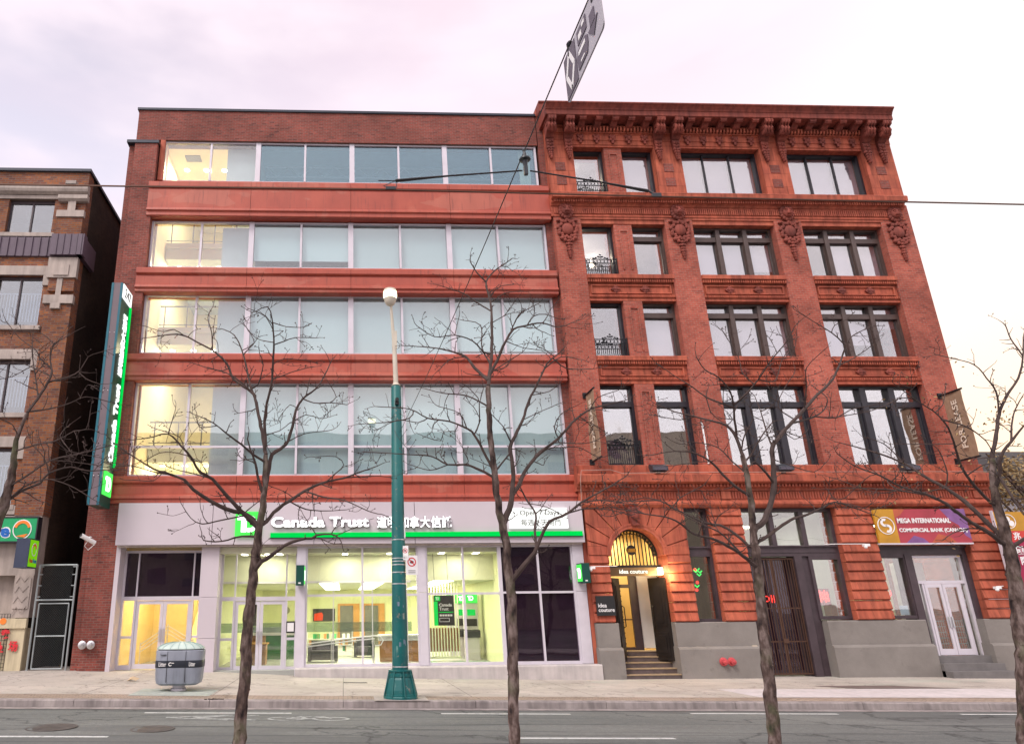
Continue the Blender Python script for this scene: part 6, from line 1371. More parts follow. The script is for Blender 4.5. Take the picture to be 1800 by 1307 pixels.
# ------------------------------------------------------------ left shop signs, gate
t_ = thing('shop_sign', (-11.5,-.3,4.0), 'long green shop sign board with white ringed orange emblem above the cream panel', 'sign')
m_ = MB(); m_.box(-16,-10.26,-.42,-.12,4.03,4.79); m_.build('board', solid('bright_green_sign',(.01,.33,.12),.4,vary=.06), t_)
m_ = MB(); m_.box(-16.02,-10.22,-.44,-.10,4.79,4.83); m_.box(-16.02,-10.22,-.44,-.10,3.99,4.03); m_.box(-10.26,-10.22,-.44,-.10,4.03,4.79); m_.build('frame', M['dark_frame'], t_)
m_ = MB(); c = (-10.72,4.41); m_.ring_y(c, .31, .28, -.436, -.42, 28, sz=1.05); m_.build('white_ring', M['white_paint'], t_)
m_ = MB(); m_.ring_y(c, .28, .19, -.434, -.42, 20, R(15), R(165), 1.05); m_.prism_y([(c[0]-.2,c[1]-.22),(c[0]+.2,c[1]-.14),(c[0]+.1,c[1]-.26)], -.434, -.42); m_.build('emblem', M['orange_paint'], t_)
m_ = MB(); front_text(m_, 're', -11.62, 4.16, -.43, .50, .30, .012, .04); m_.build('lettering', M['blue_paint'], t_)
m_ = MB(); front_text(m_, 're', -11.65, 4.13, -.424, .57, .37, .01, .07); m_.build('lettering_outline', M['white_paint'], t_)
t_ = thing('box_sign', (-10.3,-.8,3.1), 'projecting box sign with lime green face hung beside the alley gate', 'sign')
def rbox(mb, P, Q, th, z0, z1):   # upright board from P to Q with thickness
    d = Vector((Q[0]-P[0],Q[1]-P[1],0)); n_ = Vector((d.y,-d.x,0)).normalized()*th/2
    c = [Vector((P[0],P[1],0))+n_, Vector((Q[0],Q[1],0))+n_, Vector((Q[0],Q[1],0))-n_, Vector((P[0],P[1],0))-n_]
    return mb.prism_z([(v.x,v.y) for v in c], z0, z1)
m_ = MB(); m_.box(-10.52,-10.10,-1.15,-.45,3.14,4.06); m_.build('sign_case', solid('dark_slate_metal',(.035,.045,.085),.5), t_)
m_ = MB(); m_.box(-10.099,-10.085,-1.11,-.48,3.18,4.02); m_.build('lit_face', M['lime_sign'], t_)
FU, FV = (0,1,0), (0,0,1)
m_ = MB()
m_.M = Matrix.Translation((-10.078,-.79,3.72)) @ Matrix.Rotation(R(90),4,'Z'); m_.ring_y((0,0), .19, .165, -.006, .006, 24, sz=1.1); m_.build('white_ring', M['white_paint'], t_)
m_ = MB(); m_.M = Matrix.Translation((-10.078,-.79,3.72)) @ Matrix.Rotation(R(90),4,'Z'); m_.ring_y((0,0), .165, .11, -.005, .005, 20, R(10), R(170), 1.1); m_.build('emblem', M['orange_paint'], t_)
m_ = MB(); lettering(m_, 'Hon', (-10.08,-1.07,3.30), FU, FV, .25, .14, .008, .02); m_.build('lettering', M['red_paint'], t_)
m_ = MB(); lettering(m_, 'Hom', (-10.08,-.79,3.30), FU, FV, .27, .14, .008, .02); m_.build('lettering', M['blue_paint'], t_)
m_ = MB(); m_.box(-10.36,-10.26,-.45,-.1,3.9,3.96); m_.box(-10.36,-10.26,-.45,-.1,3.3,3.36); m_.build('bracket', M['black_iron'], t_)
t_ = thing('chain_link_gate', (-9.5,-.15,0), 'tall galvanised chain link gate closing the dark alley', 'gate')
y = -.15; x0, x1 = -10.08, -8.86; m_ = MB()
for x in (x0,x1): m_.cyl((x,y,-.05),(x,y,3.28),.035,8)
m_.cyl((x0,y,3.27),(x1,y,3.27),.028,8); m_.cyl((x0,y,2.16),(x1,y,2.16),.03,8)
for z in (2.25,2.6,2.95,3.2):
    for x, s in ((x0,1),(x1,-1)): m_.box(min(x,x+.13*s),max(x,x+.13*s),y-.02,y+.02,z,z+.03)
m_.build('gate_frame', M['galv'], t_)
def links(mb, xa, xb, za, zb, st=.075):
    W_, H_ = xb-xa, zb-za
    k = -H_
    while k < W_:
        a0 = max(0, k); a1 = min(W_, k+H_)
        if a1 > a0:
            mb.tube([(xa+a0,y,za+a0-k),(xa+a1,y,za+a1-k)],.0028,3,False); mb.tube([(xb-a0,y+.008,za+a0-k),(xb-a1,y+.008,za+a1-k)],.0028,3,False)
        k += st
m_ = MB(); links(m_, x0+.12, x1-.12, 2.2, 3.25); m_.build('wire_mesh', M['wire_grey'], t_)
m_ = MB()
for x in (x0+.13,x1-.13): m_.cyl((x,y,.06),(x,y,2.06),.026,8)
for z in (.07,1.05,2.05): m_.cyl((x0+.13,y,z),(x1-.13,y,z),.024,8)
gl = m_.build('gate_leaf', M['galv'], t_)
m_ = MB(); links(m_, x0+.16, x1-.16, .1, 2.02); m_.build('wire_mesh', M['wire_grey'], gl)

# ------------------------------------------------------------ street furniture
px, py = 1.34, -6.9; pz = gz(px,py)
t_ = thing('street_lamp', (px,py,pz), 'tall teal lamp post with cream upper arm and glowing lamp head at the kerb', 'street lamp')
m_ = MB(); m_.lathe([(.40,0),(.40,.05),(.385,.07),(.385,.10),(.37,.11),(.36,.2),(.30,.42),(.275,.47),(.285,.48),(.285,.53),(.26,.54),(.255,.58),(.275,.59),(.275,.62),(.2,.63)], (px,py,pz), 12)
for k in range(8):
    an = 2*math.pi*k/8+.2; m_.tube([(px+.40*math.cos(an),py+.40*math.sin(an),pz+.06),(px+.31*math.cos(an),py+.31*math.sin(an),pz+.42),(px+.27*math.cos(an),py+.27*math.sin(an),pz+.60)],.018,5)
m_.build('base_skirt', M['teal_pole'], t_)
m_ = MB(); m_.lathe([(.19,.6),(.185,1.6),(.128,7.41-pz),(.10,7.45-pz)], (px,py,pz), 16); m_.v = [(x+.045*max(0,(z-pz))/7.5,y,z) for x,y,z in m_.v]; m_.build('pole', M['teal_pole'], t_, smooth=True)
m_ = MB()
for z in (.68,2.55,2.82,3.0,3.08,3.15,3.6): m_.lathe([(.196-.008*z,0),(.199-.008*z,.004),(.199-.008*z,.02),(.196-.008*z,.024)], (px+.006*z,py,pz+z), 16)
m_.build('steel_band', M['steel'], t_)
r = random.Random(5)
for k in range(7):
    z = r.uniform(1.0,2.2); an = R(-90)+r.uniform(-.9,.7); rr_ = .187-.0083*(z-.6)*1.0; q = MB(); a0, a1 = an, an+r.uniform(.18,.4); h = r.uniform(.05,.14)
    P = [(px+.006*z+(rr_+.004)*math.cos(a0+(a1-a0)*s), py+(rr_+.004)*math.sin(a0+(a1-a0)*s)) for s in (0,.5,1)]; ins = [(px+.006*z+(rr_-.004)*math.cos(a0+(a1-a0)*s), py+(rr_-.004)*math.sin(a0+(a1-a0)*s)) for s in (1,.5,0)]
    q.prism_z(P+ins, pz+z, pz+z+h); q.build('sticker_scrap', solid('sticker_scrap', r.choice(((.30,.32,.28),(.16,.20,.26),(.28,.16,.12),(.10,.22,.20))), .8, vary=.3, scale=12), t_)
m_ = MB(); m_.lathe([(.10,0),(.13,.03),(.085,.07),(.07,.1)], (px+.045,py,7.42), 10); m_.tube([(1.385,py,7.45),(1.37,py,8.3),(1.35,py,8.75),(1.30,py-.03,9.6),(1.285,py-.06,9.85)],[.068,.062,.05,.038,.036],10); m_.box(1.31,1.44,py-.05,py+.05,8.5,9.0); m_.build('lamp_arm', M['pole_cream'], t_, smooth=True)
m_ = MB(); hx, hy = 1.27, py-.08
m_.lathe([(.03,0),(.10,.03),(.155,.12),(.178,.22)], (hx,hy,9.72), 16); m_.build('lamp_bowl', M['pole_cream'], t_, smooth=True); m_ = MB(); m_.lathe([(.188,.385),(.17,.45),(.09,.49),(.05,.50)], (hx,hy,9.76), 16); m_.build('lamp_cap', M['pole_cream'], t_, smooth=True)
m_ = MB(); m_.lathe([(.175,.0),(.19,.09),(.18,.20)], (hx,hy,9.94), 16); ll = m_.build('lamp_lens', M['lamp_lens'], t_, smooth=True)
m_ = MB(); m_.cyl((px+.05,py-.14,7.0),(px+.05,py-.26,7.0),.05,8); m_.box(px-.0,px+.1,py-.2,py-.1,6.88,6.96); m_.build('photo_cell', M['black_paint'], t_)
def plate_sign(name, x, y, z, wd, h, ang, lab, circle=True):
    t_ = thing(name, (x,y,z), lab, 'sign', 'parking signs on the lamp post'); T_ = Matrix.Translation((x,y,z)) @ Matrix.Rotation(ang,4,'Z')
    m_ = MB(); m_.M = T_; m_.bbox(0,wd,-.006,.006,0,h,.003); m_.build('plate', M['white_paint'], t_)
    m_ = MB(); m_.M = T_; r_ = min(wd,h)*.36; c = (wd/2,h*.66 if h > wd else h/2); m_.ring_y(c, r_, r_*.78, -.010, -.006, 22); m_.M = T_ @ Matrix.Translation((c[0],0,c[1])) @ Matrix.Rotation(R(45),4,'Y'); m_.box(-r_*.8,r_*.8,-.010,-.0062,-r_*.11,r_*.11); m_.build('red_circle', M['red_paint'], t_)
    m_ = MB(); m_.M = T_; m_.prism_y([(c[0]-r_*.5,c[1]-r_*.2),(c[0]+r_*.3,c[1]-.4*r_),(c[0]+r_*.5,c[1]+r_*.1),(c[0]-r_*.1,c[1]+r_*.4)], -.0085, -.006)
    for k in range(2): m_.box(wd*.2,wd*.8,-.0085,-.006,h*(.10+.10*k),h*(.13+.10*k))
    m_.build('black_print', M['black_paint'], t_)
plate_sign('traffic_sign', 1.52,-7.06,2.58,.30,.46,R(8),'white plate with red prohibition circle, lower of the two on the lamp post')
plate_sign('traffic_sign', 1.44,-7.02,2.93,.16,.34,R(-18),'narrow white plate seen nearly edge on, upper of the two on the lamp post')
mb = MB(); mb.box(1.50,1.535,-6.98,-6.93,3.46,3.86); tag(mb.build('pole_sticker', M['white_paint']), 'narrow white tag strapped to the side of the lamp post', 'tag')
mb = MB()
for a, b, c, d in ((-.62,.62,-.56,.50),): mb.v = [(px+p, py+q, gz(px+p,py+q)+.004) for p,q in ((a,c),(b,c),(b,d),(a,d))]; mb.f = [(0,1,2,3)]
tag(mb.build('pavement', M['sidewalk']), kind='structure')
# litter bin
bx, by = -4.10, -5.55; bz = gz(bx,by); BS = .955
t_ = thing('litter_bin', (bx,by,bz), 'rounded grey litter bin with pale green domed lid on a concrete pad', 'litter bin')
def oval(mb, prof, n=40, p=4.2, sx=1.0, sy=.62):
    vs = []; m = len(prof)
    for r_, z in prof:
        for k in range(n):
            a = 2*math.pi*k/n; ca, sa = math.cos(a), math.sin(a); q = (abs(ca)**p+abs(sa)**p)**(-1/p); vs.append((bx+r_*q*ca*sx*.90, by+r_*q*sa*sy*.90, bz+(z if z < 1.07 else 1.07+(z-1.07)*.62)*.885))
    fs = [(i*n+k,i*n+(k+1)%n,(i+1)*n+(k+1)%n,(i+1)*n+k) for i in range(m-1) for k in range(n)]+[tuple(range(n))[::-1],tuple((m-1)*n+k for k in range(n))]
    mb.add(vs, fs)
m_ = MB(); oval(m_, [(.50,.16),(.60,.21),(.625,.30),(.645,.62)]); oval(m_, [(.65,.81),(.652,1.06),(.63,1.075)]); m_.build('bin_body', M['bin_grey'], t_, smooth=True)
m_ = MB(); oval(m_, [(.646,.62),(.653,.63),(.655,.80),(.65,.81)]); bnd = m_.build('label_band', M['coping'], t_, smooth=True)
m_ = MB(); oval(m_, [(.60,1.075),(.60,1.11)]); m_.build('opening_gap', M['black_paint'], t_)
m_ = MB(); oval(m_, [(.64,1.11),(.65,1.13),(.63,1.19),(.53,1.29),(.39,1.37),(.2,1.42),(.05,1.435)], p=2.8)
m_.build('lid', M['bin_lid'], t_, smooth=True)
m_ = MB()
for k in range(9):
    a = math.pi*(1.08+.84*k/8); pts = []
    for r_, z in ((.655,1.13),(.63,1.19),(.53,1.293),(.39,1.373),(.2,1.423)):
        ca, sa = math.cos(a), math.sin(a); q = (abs(ca)**2.8+abs(sa)**2.8)**(-1/2.8); pts.append((bx+r_*q*ca*.90, by+r_*q*sa*.62*.90, bz+(1.07+(z-1.07)*.62)*.885+.003))
    m_.tube(pts,.006,4)
m_.build('lid_rib', solid('lid_rib_green',(.22,.36,.34),.5), t_)
m_ = MB()
for x_ in (-.25,.20): m_.box(bx+x_-.004,bx+x_+.004,by-.368,by-.34,bz+.22,bz+.93)
m_.build('panel_seam', M['black_paint'], t_)
m_ = MB(); front_text(m_, 'Litter', bx-.45, bz+.585, by-.366, .18, .10, .012, .01)
m_.ring_y((bx-.17,bz+.635), .045, .027, by-.371, by-.36, 14, R(40), R(330)); m_.tube([(bx-.13,by-.367,bz+.66),(bx-.08,by-.367,bz+.657)],.010,5); front_text(m_, 'Litter', bx+.29, bz+.585, by-.366, .15, .10, .012, .01)
m_.build('lettering', M['white_paint'], t_)
m_ = MB(); front_text(m_, 'Toronto', bx-.43, bz+.83, by-.368, .15, .045, .01, .0); m_.build('small_lettering', M['black_paint'], t_)
m_ = MB(); m_.lathe([(.19,0),(.19,.05),(.15,.07),(.15,.17)], (bx,by,bz+.005), 18); m_.build('pedestal', M['white_metal'], t_)
mb = MB(); mb.v = [(bx+p, by+q, gz(bx+p,by+q)+.006) for p,q in ((-.95,-1.1),(.95,-1.1),(.95,.35),(-.95,.35))]; mb.f = [(0,1,2,3)]; tag(mb.build('pavement', M['pad']), kind='structure')

# ------------------------------------------------------------ overhead wires and hanging sign
mb = MB(); pts = [(1.45,-6.85,6.16)]
for k in range(1,13): q = k/12; pts.append((1.45+(1.91-1.45)*q, -6.85+(-20.4+6.85)*q, 6.16+(6.37-6.16)*q-.12*math.sin(math.pi*q)*1.0))
pts += [(2.02,-23,6.5),(2.3,-30,6.8),(2.6,-38,7.0)]
tag(mb.tube(pts,.0065,5).build('span_wire', M['wire']), 'thin span wire running from the lamp post up over the street', 'wire')
mb = MB(); mb.tube([(-60,-19,5.76),(-20,-19,5.71),(.45,-19,5.70),(3.05,-19,5.66),(25,-19,5.42),(60,-19,5.05)],.0085,5)
tag(mb.build('trolley_wire', solid('copper_wire',(.10,.045,.03),.5,.4)), 'straight dark trolley wire crossing the whole view along the street', 'wire')
t_ = thing('wire_hanger', (1.86,-18.9,6.1), 'dark insulated hanger with two sloping arms carrying the trolley wire', 'wire hanger')
m_ = MB(); m_.lathe([(.012,.15),(.02,.11),(.022,.09),(.058,.06),(.06,.045),(.03,.04),(.025,.0),(.02,-.03)], (1.84,-18.85,6.12), 14); m_.build('insulator', M['insul'], t_, smooth=True)
m_ = MB(); m_.box(1.822,1.858,-18.87,-18.83,5.99,6.09); m_.lathe([(.012,.0),(.02,.02),(.012,.04)], (1.84,-18.85,6.26), 8); m_.build('clamp', M['insul'], t_)
for s, p1 in ((-1,(.50,-19,5.80)),(1,(3.0,-19,5.72))):
    m_ = MB(); m_.tube([(1.84+.04*s,-18.86,6.03),(1.84+(p1[0]-1.84)*.6,-18.94,6.03-(6.03-p1[2])*.55),p1],[.008,.009,.017],6); ar = m_.build('bridle_arm', M['wire'], t_)
    m_ = MB(); x = p1[0]; m_.tube([(x,-19,p1[2]),(x-.17*(-s) if s < 0 else x-.03,-19,p1[2]),(x+.22*s*(-1 if s<0 else 0)*-1 if False else x+.02*s,-19,p1[2])],.006,4)
    if s < 0: m_.tube([(x,-19,p1[2]),(x-.12,-19,p1[2]-.06),(x-.09,-19,p1[2]-.08)],.004,5); m_.tube([(x,-19,p1[2]),(x+.01,-19,p1[2]-.08)],.004,4); m_.box(x-.10,x+.0,-19.012,-18.988,p1[2]-.10,p1[2]-.07)
    else: m_.tube([(x,-19,p1[2]),(x+.06,-19,p1[2]-.04)],.009,6); m_.box(x+.03,x+.12,-19.012,-18.988,p1[2]-.065,p1[2]-.025)
    m_.build('wire_clip', M['insul'], ar)
# sign hanging under the span wire: face towards -X
X_, ya, yb_, za, zb_ = 1.90, -20.06, -20.92, 5.87, 6.31
t_ = thing('lane_sign', (X_,-20.5,6.3), 'white hanging lane sign with streetcar picture and arrow under the span wire', 'sign')
def fp(u, v): return (u, v)
SU, SV = (0,yb_-ya,0), (0,0,zb_-za)
def rr_poly(u0,u1,v0,v1,r_u,r_v):
    P = []
    for cu_, cv_, a0 in ((u1-r_u,v1-r_v,0),(u0+r_u,v1-r_v,90),(u0+r_u,v0+r_v,180),(u1-r_u,v0+r_v,270)):
        for k in range(5): a = R(a0+22.5*k); P.append((cu_+r_u*math.cos(a), cv_+r_v*math.sin(a)))
    return P
m_ = MB(); flat_shape(m_, rr_poly(0,1,0,1,.05,.1), (X_,ya,za), SU, SV, .012); m_.build('plate', solid('pale_sign_plate',(.42,.40,.45),.5,vary=.06), t_)
X2 = X_-.010
m_ = MB(); flat_shape(m_, [(.02,.04),(.34,.04),(.34,.96),(.02,.96)], (X2,ya,za), SU, SV, .006)
flat_shape(m_, [(.42,.62),(.66,.62),(.66,.92),(.42,.92)], (X2,ya,za), SU, SV, .006)
flat_shape(m_, [(.74,.42),(.86,.42),(.86,.70),(.74,.70)], (X2,ya,za), SU, SV, .006); flat_shape(m_, [(.68,.44),(.92,.44),(.80,.18)], (X2,ya,za), SU, SV, .006)
flat_shape(m_, [(.38,.14),(.62,.14),(.66,.30),(.66,.46),(.60,.54),(.40,.54),(.36,.40)], (X2,ya,za), SU, SV, .006); m_.build('black_print', solid('faded_black_print',(.10,.08,.11),.5), t_)
m_ = MB(); X3 = X_-.014
for a, b in (((.18,.10),(.07,.5)),((.07,.5),(.18,.9)),((.18,.9),(.29,.5)),((.29,.5),(.18,.10))):
    d = Vector((b[0]-a[0], b[1]-a[1])); n_ = Vector((-d.y,d.x)).normalized()*.025; flat_shape(m_, [(a[0]-n_.x,a[1]-n_.y*1.6),(b[0]-n_.x,b[1]-n_.y*1.6),(b[0]+n_.x,b[1]+n_.y*1.6),(a[0]+n_.x,a[1]+n_.y*1.6)], (X3,ya,za), SU, SV, .004)
m_.build('diamond', M['white_paint'], t_); m_ = MB()
flat_shape(m_, [(.42,.40),(.60,.40),(.60,.48),(.42,.48)], (X3,ya,za), SU, SV, .004); flat_shape(m_, [(.46,.20),(.56,.20),(.56,.24),(.46,.24)], (X3,ya,za), SU, SV, .004)
m_.build('white_print', M['white_paint'], t_); m_ = MB(); flat_shape(m_, [(.46,.68),(.54,.68),(.54,.80),(.46,.80)], (X3,ya,za), SU, SV, .004); flat_shape(m_, [(.56,.80),(.63,.80),(.63,.88),(.56,.88)], (X3,ya,za), SU, SV, .004); m_.build('white_print', M['white_paint'], t_)
m_ = MB()
for y in (-20.2,-20.78): m_.tube([(X_,y,6.30),(X_+.005,y,6.36),(1.91,y,6.37)],.010,5); m_.ball((1.91,y,6.37),(.03,.04,.03),6,4); m_.box(X_-.012,X_+.012,y-.015,y+.015,6.24,6.32)
m_.build('hanger', M['black_iron'], t_)

# ------------------------------------------------------------ inside the bank and the shops
def sofa(x0, x1, y0, y1, label, mat):
    t_ = thing('sofa', ((x0+x1)/2,(y0+y1)/2,-.06), label, 'sofa'); m_ = MB(); m_.bbox(x0+.1,x1-.1,y0,y1-.15,.02,.34,.04); m_.build('seat', mat, t_)
    m_ = MB(); m_.bbox(x0+.1,x1-.1,y1-.2,y1,.02,.68,.04); m_.build('backrest', mat, t_)
    for a in (x0,x1-.12): m_ = MB(); m_.bbox(a,a+.12,y0,y1,-.02,.52,.03); m_.build('armrest', mat, t_)
    m_ = MB()
    for a in (x0+.05,x1-.05):
        for b in (y0+.06,y1-.06): m_.cyl((a,b,-.06),(a,b,.02),.02,6)
    m_.build('leg', M['steel'], t_)
sofa(-1.30,-.20,2.9,3.7,'dark armless looking sofa behind the left part of the main bank window',M['dark_leather'])
sofa(.42,1.25,5.2,6.0,'smaller dark low seat deeper inside the bank near the wooden doors',M['dark_leather'])
t_ = thing('reception_desk', (2.1,3.4,-.06), 'brown wooden reception desk with white top behind the lamp post', 'desk'); m_ = MB(); m_.box(1.35,2.9,2.9,3.5,-.06,.66); m_.build('front_panel', M['wood'], t_); m_ = MB(); m_.box(1.28,2.95,2.82,3.6,.80,.86); m_.box(1.3,2.93,2.86,3.55,.66,.80); m_.build('desk_top', M['white_metal'], t_)
t_ = thing('computer', (2.0,3.4,.86), 'small black computer monitor standing on the reception desk', 'computer'); m_ = MB(); m_.box(1.85,2.15,3.38,3.41,1.0,1.25); m_.build('screen', M['black_paint'], t_); m_ = MB(); m_.box(1.98,2.02,3.4,3.43,.87,1.0); m_.box(1.9,2.1,3.35,3.47,.86,.875); m_.build('stand', M['black_paint'], t_)
t_ = thing('television', (-1.0,14.6,1.2), 'wall mounted television with a red picture inside the bank', 'television'); m_ = MB(); m_.bbox(-1.60,-.44,14.7,14.79,1.15,1.78,.01); m_.build('case', M['black_paint'], t_); m_ = MB(); m_.prism_y([(-1.55,1.19),(-1.1,1.19),(-1.07,1.47),(-1.15,1.6),(-1.53,1.53)], 14.69, 14.699); m_.build('picture', M['tv_red'], t_)
for x0, x1, lab in ((-.18,.52,'left of the two orange wooden doors at the back of the bank'),(1.12,1.85,'right of the two orange wooden doors at the back of the bank')):
    t_ = thing('office_door', ((x0+x1)/2,14.7,-.06), lab, 'door', 'doors at the back of the bank'); m_ = MB(); m_.box(x0-.12,x0,14.65,14.79,-.06,2.02); m_.box(x1,x1+.33,14.65,14.79,-.06,2.02); m_.box(x0,x1,14.65,14.79,1.92,2.02); m_.build('door_frame', M['wood_door'], t_)
    m_ = MB(); m_.box(x0,x1,14.72,14.77,-.06,1.92); m_.build('door_leaf', solid('grey_door_glass',(.16,.15,.13),.3), t_)
    m_ = MB(); m_.cyl((x1-.08,14.7,.8),(x1-.08,14.7,1.0),.015,6); m_.build('handle', M['steel'], t_)
t_ = thing('service_counter', (-2.6,6,-.06), 'green fronted service counter seen through the bank doors', 'counter'); m_ = MB(); m_.box(-3.05,-1.75,5.0,5.6,-.06,.82); m_.build('front_panel', M['green_glass'], t_); m_ = MB(); m_.box(-3.9,-1.7,4.9,5.7,.82,1.12); m_.build('counter_top', M['white_metal'], t_); m_ = MB(); m_.box(-3.9,-3.06,5.0,5.6,-.06,.82); m_.build('side_panel', M['wood'], t_)
t_ = thing('desk', (-3.0,2.4,-.06), 'brown wooden desk just inside the left bank door', 'desk'); m_ = MB(); m_.box(-3.5,-2.75,2.1,2.7,-.06,.62); m_.build('body', M['wood'], t_); m_ = MB(); m_.box(-3.55,-2.7,2.05,2.75,.62,.66); m_.build('top', M['wood_door'], t_)
mb = MB(); mb.M = Matrix.Translation((-2.25,4.85,1.75)); mb.disc_y((0,0),.13,0,.02); tag(mb.build('wall_emblem', solid('olive_disc',(.16,.17,.05),.5)), 'round olive disc above the green counter inside the bank', 'emblem')
mb = MB(); mb.box(-3.3,-3.1,1.9,1.95,1.25,2.0); mb.box(-3.28,-3.12,1.89,1.9,1.3,1.95); tag(mb.build('wall_poster', M['dark_leather']), 'narrow dark poster inside the left leaf of the bank doors', 'poster')
# vestibule glass rail and ramp handrail
t_ = thing('handrail', (.4,.5,-.06), 'white looped handrail with posts behind the main bank window', 'handrail'); m_ = MB()
for dz in (0,-.09): m_.tube([(-1.2,.35,.70+dz),(.4,.35,.88+dz),(1.05,.35,.93+dz)],.022,6)
m_.tube([(1.05,.35,.93),(1.25,.35,.90),(1.33,.35,.78),(1.25,.35,.64),(1.05,.35,.62)],.022,6); m_.build('rail', M['white_paint'], t_)
for x in (-.4,1.02): q = MB(); q.cyl((x,.35,-.06),(x,.35,.86),.02,6); q.build('post', M['steel'], t_)
t_ = thing('glass_partition', (.5,.9,-.06), 'clear glass partition with frosted band behind the main bank window', 'partition'); m_ = MB(); m_.box(-4.25,2.35,.90,.912,-.06,2.65); m_.build('glass_sheet', M['glass_shop'], t_)
m_ = MB(); m_.box(-4.25,2.35,.885,.899,1.05,1.36); m_.build('frosted_band', glass('frosted_film',(.62,.70,.66),.12,.3), t_)
m_ = MB()
for x in (-.35,1.0,2.2): m_.box(x-.018,x+.018,.87,.93,-.06,2.65)
m_.box(-4.25,2.35,.88,.92,2.65,2.72); m_.build('frame_bar', M['white_metal'], t_)
# poster, screen and cash machines behind the right hand window
t_ = thing('hanging_poster', (3.43,.6,1.2), 'dark poster with green edge hung on two cables in the right bank window', 'poster')
m_ = MB(); m_.box(3.10,3.80,.58,.62,1.22,2.20); m_.build('board', M['black_paint'], t_)
m_ = MB(); m_.box(3.10,3.23,.57,.579,1.22,2.0); m_.box(3.14,3.32,.565,.579,2.02,2.17); m_.box(3.26,3.77,.57,.579,1.64,1.665); m_.build('green_print', M['green_strip'], t_)
m_ = MB(); td_logo(m_, (3.16,.562,2.03),(.14,0,0),(0,0,.13),.006); m_.build('monogram', M['white_paint'], t_)
for wd_, zz_, ww_ in (('Canada',1.84,.44),('Trust',1.71,.32)): m_ = MB(); front_text(m_, wd_, 3.28, zz_, .572, ww_, .10, .006, .02); m_.build('lettering', M['white_paint'], t_)
m_ = MB()
for k in range(5): m_.box(3.29+.09*k,3.36+.09*k,.568,.579,1.52,1.58)
m_.build('caption', M['white_paint'], t_); m_ = MB()
m_.box(3.28,3.62,.568,.579,1.34,1.355); m_.box(3.28,3.62,.568,.579,1.455,1.47); m_.box(3.28,3.295,.568,.579,1.355,1.455); m_.box(3.605,3.62,.568,.579,1.355,1.455); m_.build('white_frame', M['white_paint'], t_)
m_ = MB(); m_.cyl((3.16,.6,2.2),(3.12,.6,3.6),.008,5); m_.cyl((3.62,.6,2.2),(3.60,.6,3.6),.008,5); m_.build('cable', M['black_paint'], t_)
t_ = thing('slatted_screen', (3.7,3.2,-.06), 'pale slatted screen over a brown panel behind the hanging poster', 'screen')
m_ = MB()
for i in range(12): x = 3.08+.11*i; m_.box(x-.02,x+.02,2.95,3.0,.1,2.7)
m_.build('slats', M['soffit'], t_); m_ = MB(); m_.box(3.05,4.33,3.02,3.06,.26,1.08); m_.build('brown_panel', M['wood'], t_); m_ = MB(); m_.box(3.0,4.36,2.93,3.07,.02,.1); m_.build('foot_rail', M['soffit'], t_)
mb = MB(); mb.v = [(2.8,.0,-.054),(3.9,.0,-.054),(3.3,2.8,-.054),(2.8,2.8,-.054)]; mb.f = [(0,1,2,3)]
for k in range(5): y_ = .5+.5*k; mb.add([(3.95,y_,-.054),(5.3,y_,-.054),(5.3,y_+.22,-.054),(3.95-.1,y_+.22,-.054)],[(0,1,2,3)])
mb.build('floor_stripe', M['green_floor'], bank)
for i, y in enumerate((3.3,4.15,5.0)):
    lab = ['cash machine with green top, frontmost of the three by the window','cash machine with green top, middle of the three','cash machine with green top, deepest inside of the three'][i]
    x0 = 4.62-.22*i
    t_ = thing('cash_machine', (x0+.35,y,-.06), lab, 'cash machine', 'cash machines in the bank lobby'); m_ = MB(); m_.bbox(x0,x0+.5,y,y+.6,-.06,.95,.03); m_.build('cabinet', M['white_metal'], t_)
    m_ = MB(); m_.prism_x([(y-.06,.72),(y-.1,.95),(y+.1,1.0),(y+.1,.72)], x0-.02, x0+.52); m_.build('keypad_shelf', M['dark_leather'], t_)
    m_ = MB(); m_.box(x0,x0+.5,y+.15,y+.6,1.0,2.35); m_.build('upper_case', M['white_metal'], t_)
    m_ = MB(); m_.box(x0+.05,x0+.45,y+.13,y+.148,1.12,1.38); m_.build('screen', M['black_paint'], t_)
    m_ = MB(); m_.box(x0+.1,x0+.4,y+.13,y+.148,1.5,1.72); m_.build('sticker', M['green_strip'], t_)
    m_ = MB(); m_.box(x0+.0,x0+.5,y+.09,y+.149,1.95,2.3); m_.build('top_sign', M['green_lit'], t_); m_ = MB(); td_logo(m_, (x0+.1,y+.085,2.0),(.28,0,0),(0,0,.26),.008); m_.build('monogram', M['white_lit'], t_)
# shop window signs
t_ = thing('neon_sign', (16.5,.4,1.9), 'red glowing sign in the window right of the iron grille door', 'sign'); m_ = MB()
for k in range(5):
    x = 16.12+.17*k; m_.box(x,x+.13,.4,.43,2.10,2.14); m_.box(x,x+.13,.4,.43,1.95,1.99); m_.box(x,x+.03,.4,.43,1.85,2.25); m_.box(x+.09,x+.12,.4,.43,1.88+.05*(k%2),2.2)
m_.build('tube', M['neon_red'], t_); m_ = MB(); m_.box(16.08,17.0,.44,.46,1.75,2.3); m_.build('backing', M['crimson_sign'], t_)
t_ = thing('neon_sign', (14.6,-.06,1.9), 'small red glowing sign behind the iron grille', 'sign'); m_ = MB(); m_.ring_y((14.45,1.98),.10,.07,-.05,-.03,14); m_.box(14.6,14.63,-.05,-.03,1.85,2.1); m_.box(14.68,14.71,-.05,-.03,1.85,2.1); m_.box(14.63,14.68,-.05,-.03,1.96,1.99); m_.box(14.77,14.8,-.05,-.03,1.85,2.1); m_.build('tube', M['neon_red'], t_)
